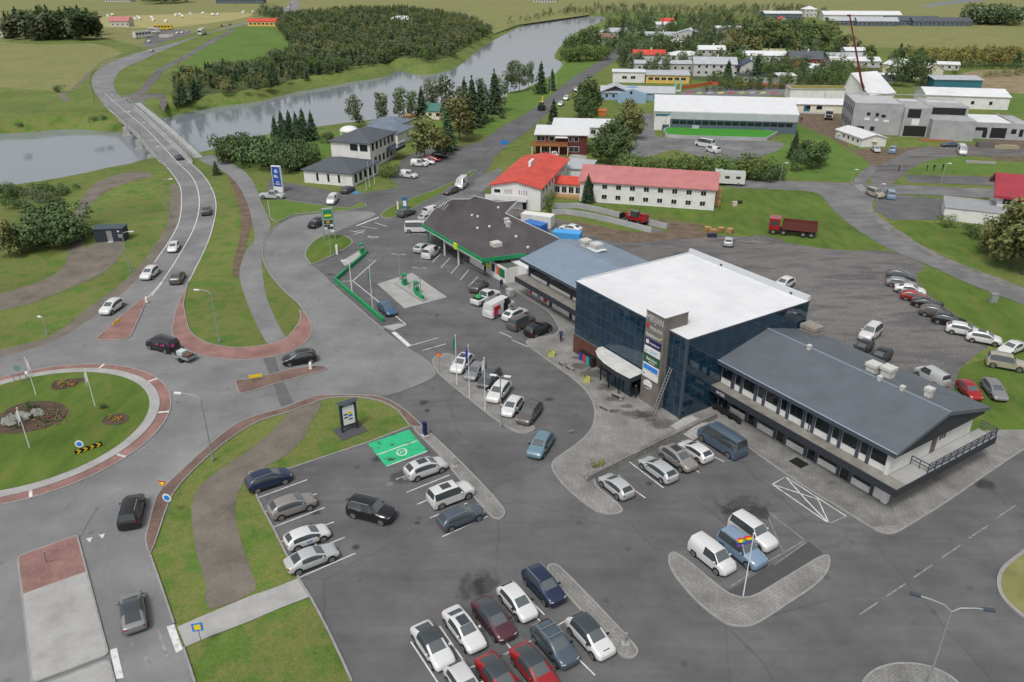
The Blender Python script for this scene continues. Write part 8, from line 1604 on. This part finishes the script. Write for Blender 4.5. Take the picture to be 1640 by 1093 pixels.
flowers(106, 616, 60, 10, ['orangeflower', 'leaf'], 'orange bedding flowers at the rear of the roundabout'); flowers(184, 671, 40, 7, ['orangeflower', 'leaf'], 'orange bedding flowers at the right of the roundabout'); flowers(62, 670, 120, 24, ['redflower', 'leaf', 'olive', 'darkleaf'], 'mixed red and green planting between the boulders')
for (x, y, h) in ((50, 660, 1.3), (28, 690, .7), (75, 680, .7), (165, 655, .9)): tree('bush', 'darkleaf', isl(x, y), h, {50: 'dark dwarf conifer shrub in the roundabout bed', 28: 'low shrub in front of the largest boulder', 75: 'low shrub at the right of the boulder bed', 165: 'small shrub behind the right flower bed'}[x], None, .7, 700)

# ================================================================ people
def person(px, label, top, legs, ang=0.0, stride=.18, h=1.75, z=.1):
    j = {'pelvis': (0, 0, .95), 'chest': (0, 0, 1.32), 'neck': (0, 0, 1.5), 'head': (.02, 0, 1.62), 'crown': (.02, 0, 1.74)}
    V_ = [(0, 0, .95), (0, 0, 1.18), (0, 0, 1.4), (0, 0, 1.5), (.02, 0, 1.62), (.02, 0, 1.74)]; Rr = [.15, .14, .16, .06, .1, .07]; E_ = [(0, 1), (1, 2), (2, 3), (3, 4), (4, 5)]
    for s in (1, -1):
        b_ = len(V_); V_ += [(0, s * .1, .88), (s * stride * .5, s * .1, .48), (s * stride, s * .1, .08), (s * stride + .14, s * .1, .04)]; Rr += [.1, .07, .05, .045]; E_ += [(0, b_), (b_, b_ + 1), (b_ + 1, b_ + 2), (b_ + 2, b_ + 3)]
        b_ = len(V_); V_ += [(0, s * .2, 1.4), (-s * stride * .3, s * .26, 1.12), (-s * stride * .3 + .08, s * .27, .86), (-s * stride * .3 + .1, s * .27, .78)]; Rr += [.07, .055, .042, .04]; E_ += [(2, b_), (b_, b_ + 1), (b_ + 1, b_ + 2), (b_ + 2, b_ + 3)]
    me = bpy.data.meshes.new('person'); me.from_pydata(V_, E_, []); o = bpy.data.objects.new('person', me); COL.objects.link(o); sk_ = o.modifiers.new('k', 'SKIN'); sv = me.skin_vertices[0].data
    for i, r_ in enumerate(Rr): sv[i].radius = (r_, r_)
    sv[0].use_root = True; ss = o.modifiers.new('s', 'SUBSURF'); ss.levels = 1
    em = bpy.data.meshes.new_from_object(o.evaluated_get(bpy.context.evaluated_depsgraph_get())); bpy.data.objects.remove(o); em.materials.clear()
    for c in (plain('cloth_%s' % (str(top)), top, .9), plain('cloth_%s' % (str(legs)), legs, .9), plain('skin', (.42, .26, .19), .6), plain('hair', (.05, .035, .025), .8)): em.materials.append(c)
    for p in em.polygons: zc = p.center.z; p.material_index = 1 if zc < .93 and abs(p.center.y) < .2 else (2 if (1.5 < zc < 1.66 or (zc < .84 and abs(p.center.y) > .2)) else (3 if zc >= 1.66 else 0)); p.use_smooth = True
    p_ = P(*px); p_.z = z; t = ob('person', em, None, label, 'person', None, None, p_, ang); t.scale = (h / 1.75,) * 3; return t
person((777, 441), 'person in dark clothes standing by the station annexe wall', (.02, .022, .03), (.02, .02, .025), -.6); person((823, 448), 'person in a dark coat at the corner of the station annexe', (.015, .016, .022), (.02, .022, .03), 1.2); person((803, 464), 'person in dark clothes walking behind the white pickup', (.03, .032, .06), (.02, .02, .03), -1.0); person((898, 548), 'person in a dark blue jacket walking near the glass block', (.02, .04, .12), (.02, .02, .03), -2.0)
person((1017, 638), 'person in black under the entrance canopy', (.015, .015, .015), (.02, .02, .025), .8)
for k, (x, y) in enumerate(((1258, 188), (1283, 196), (1269, 192), (1484, 274), (1495, 274), (1509, 273), (1439, 275))): person((x, y), ('worker near the sports hall corner, left one', 'worker near the sports hall corner, right one', 'worker near the sports hall corner, middle one', 'person walking beside the side car park, left one', 'person walking beside the side car park, middle one', 'person walking beside the side car park, right one', 'lone person on the track to the building site')[k], (.02, .022, .03), (.03, .03, .035), k, z=0)
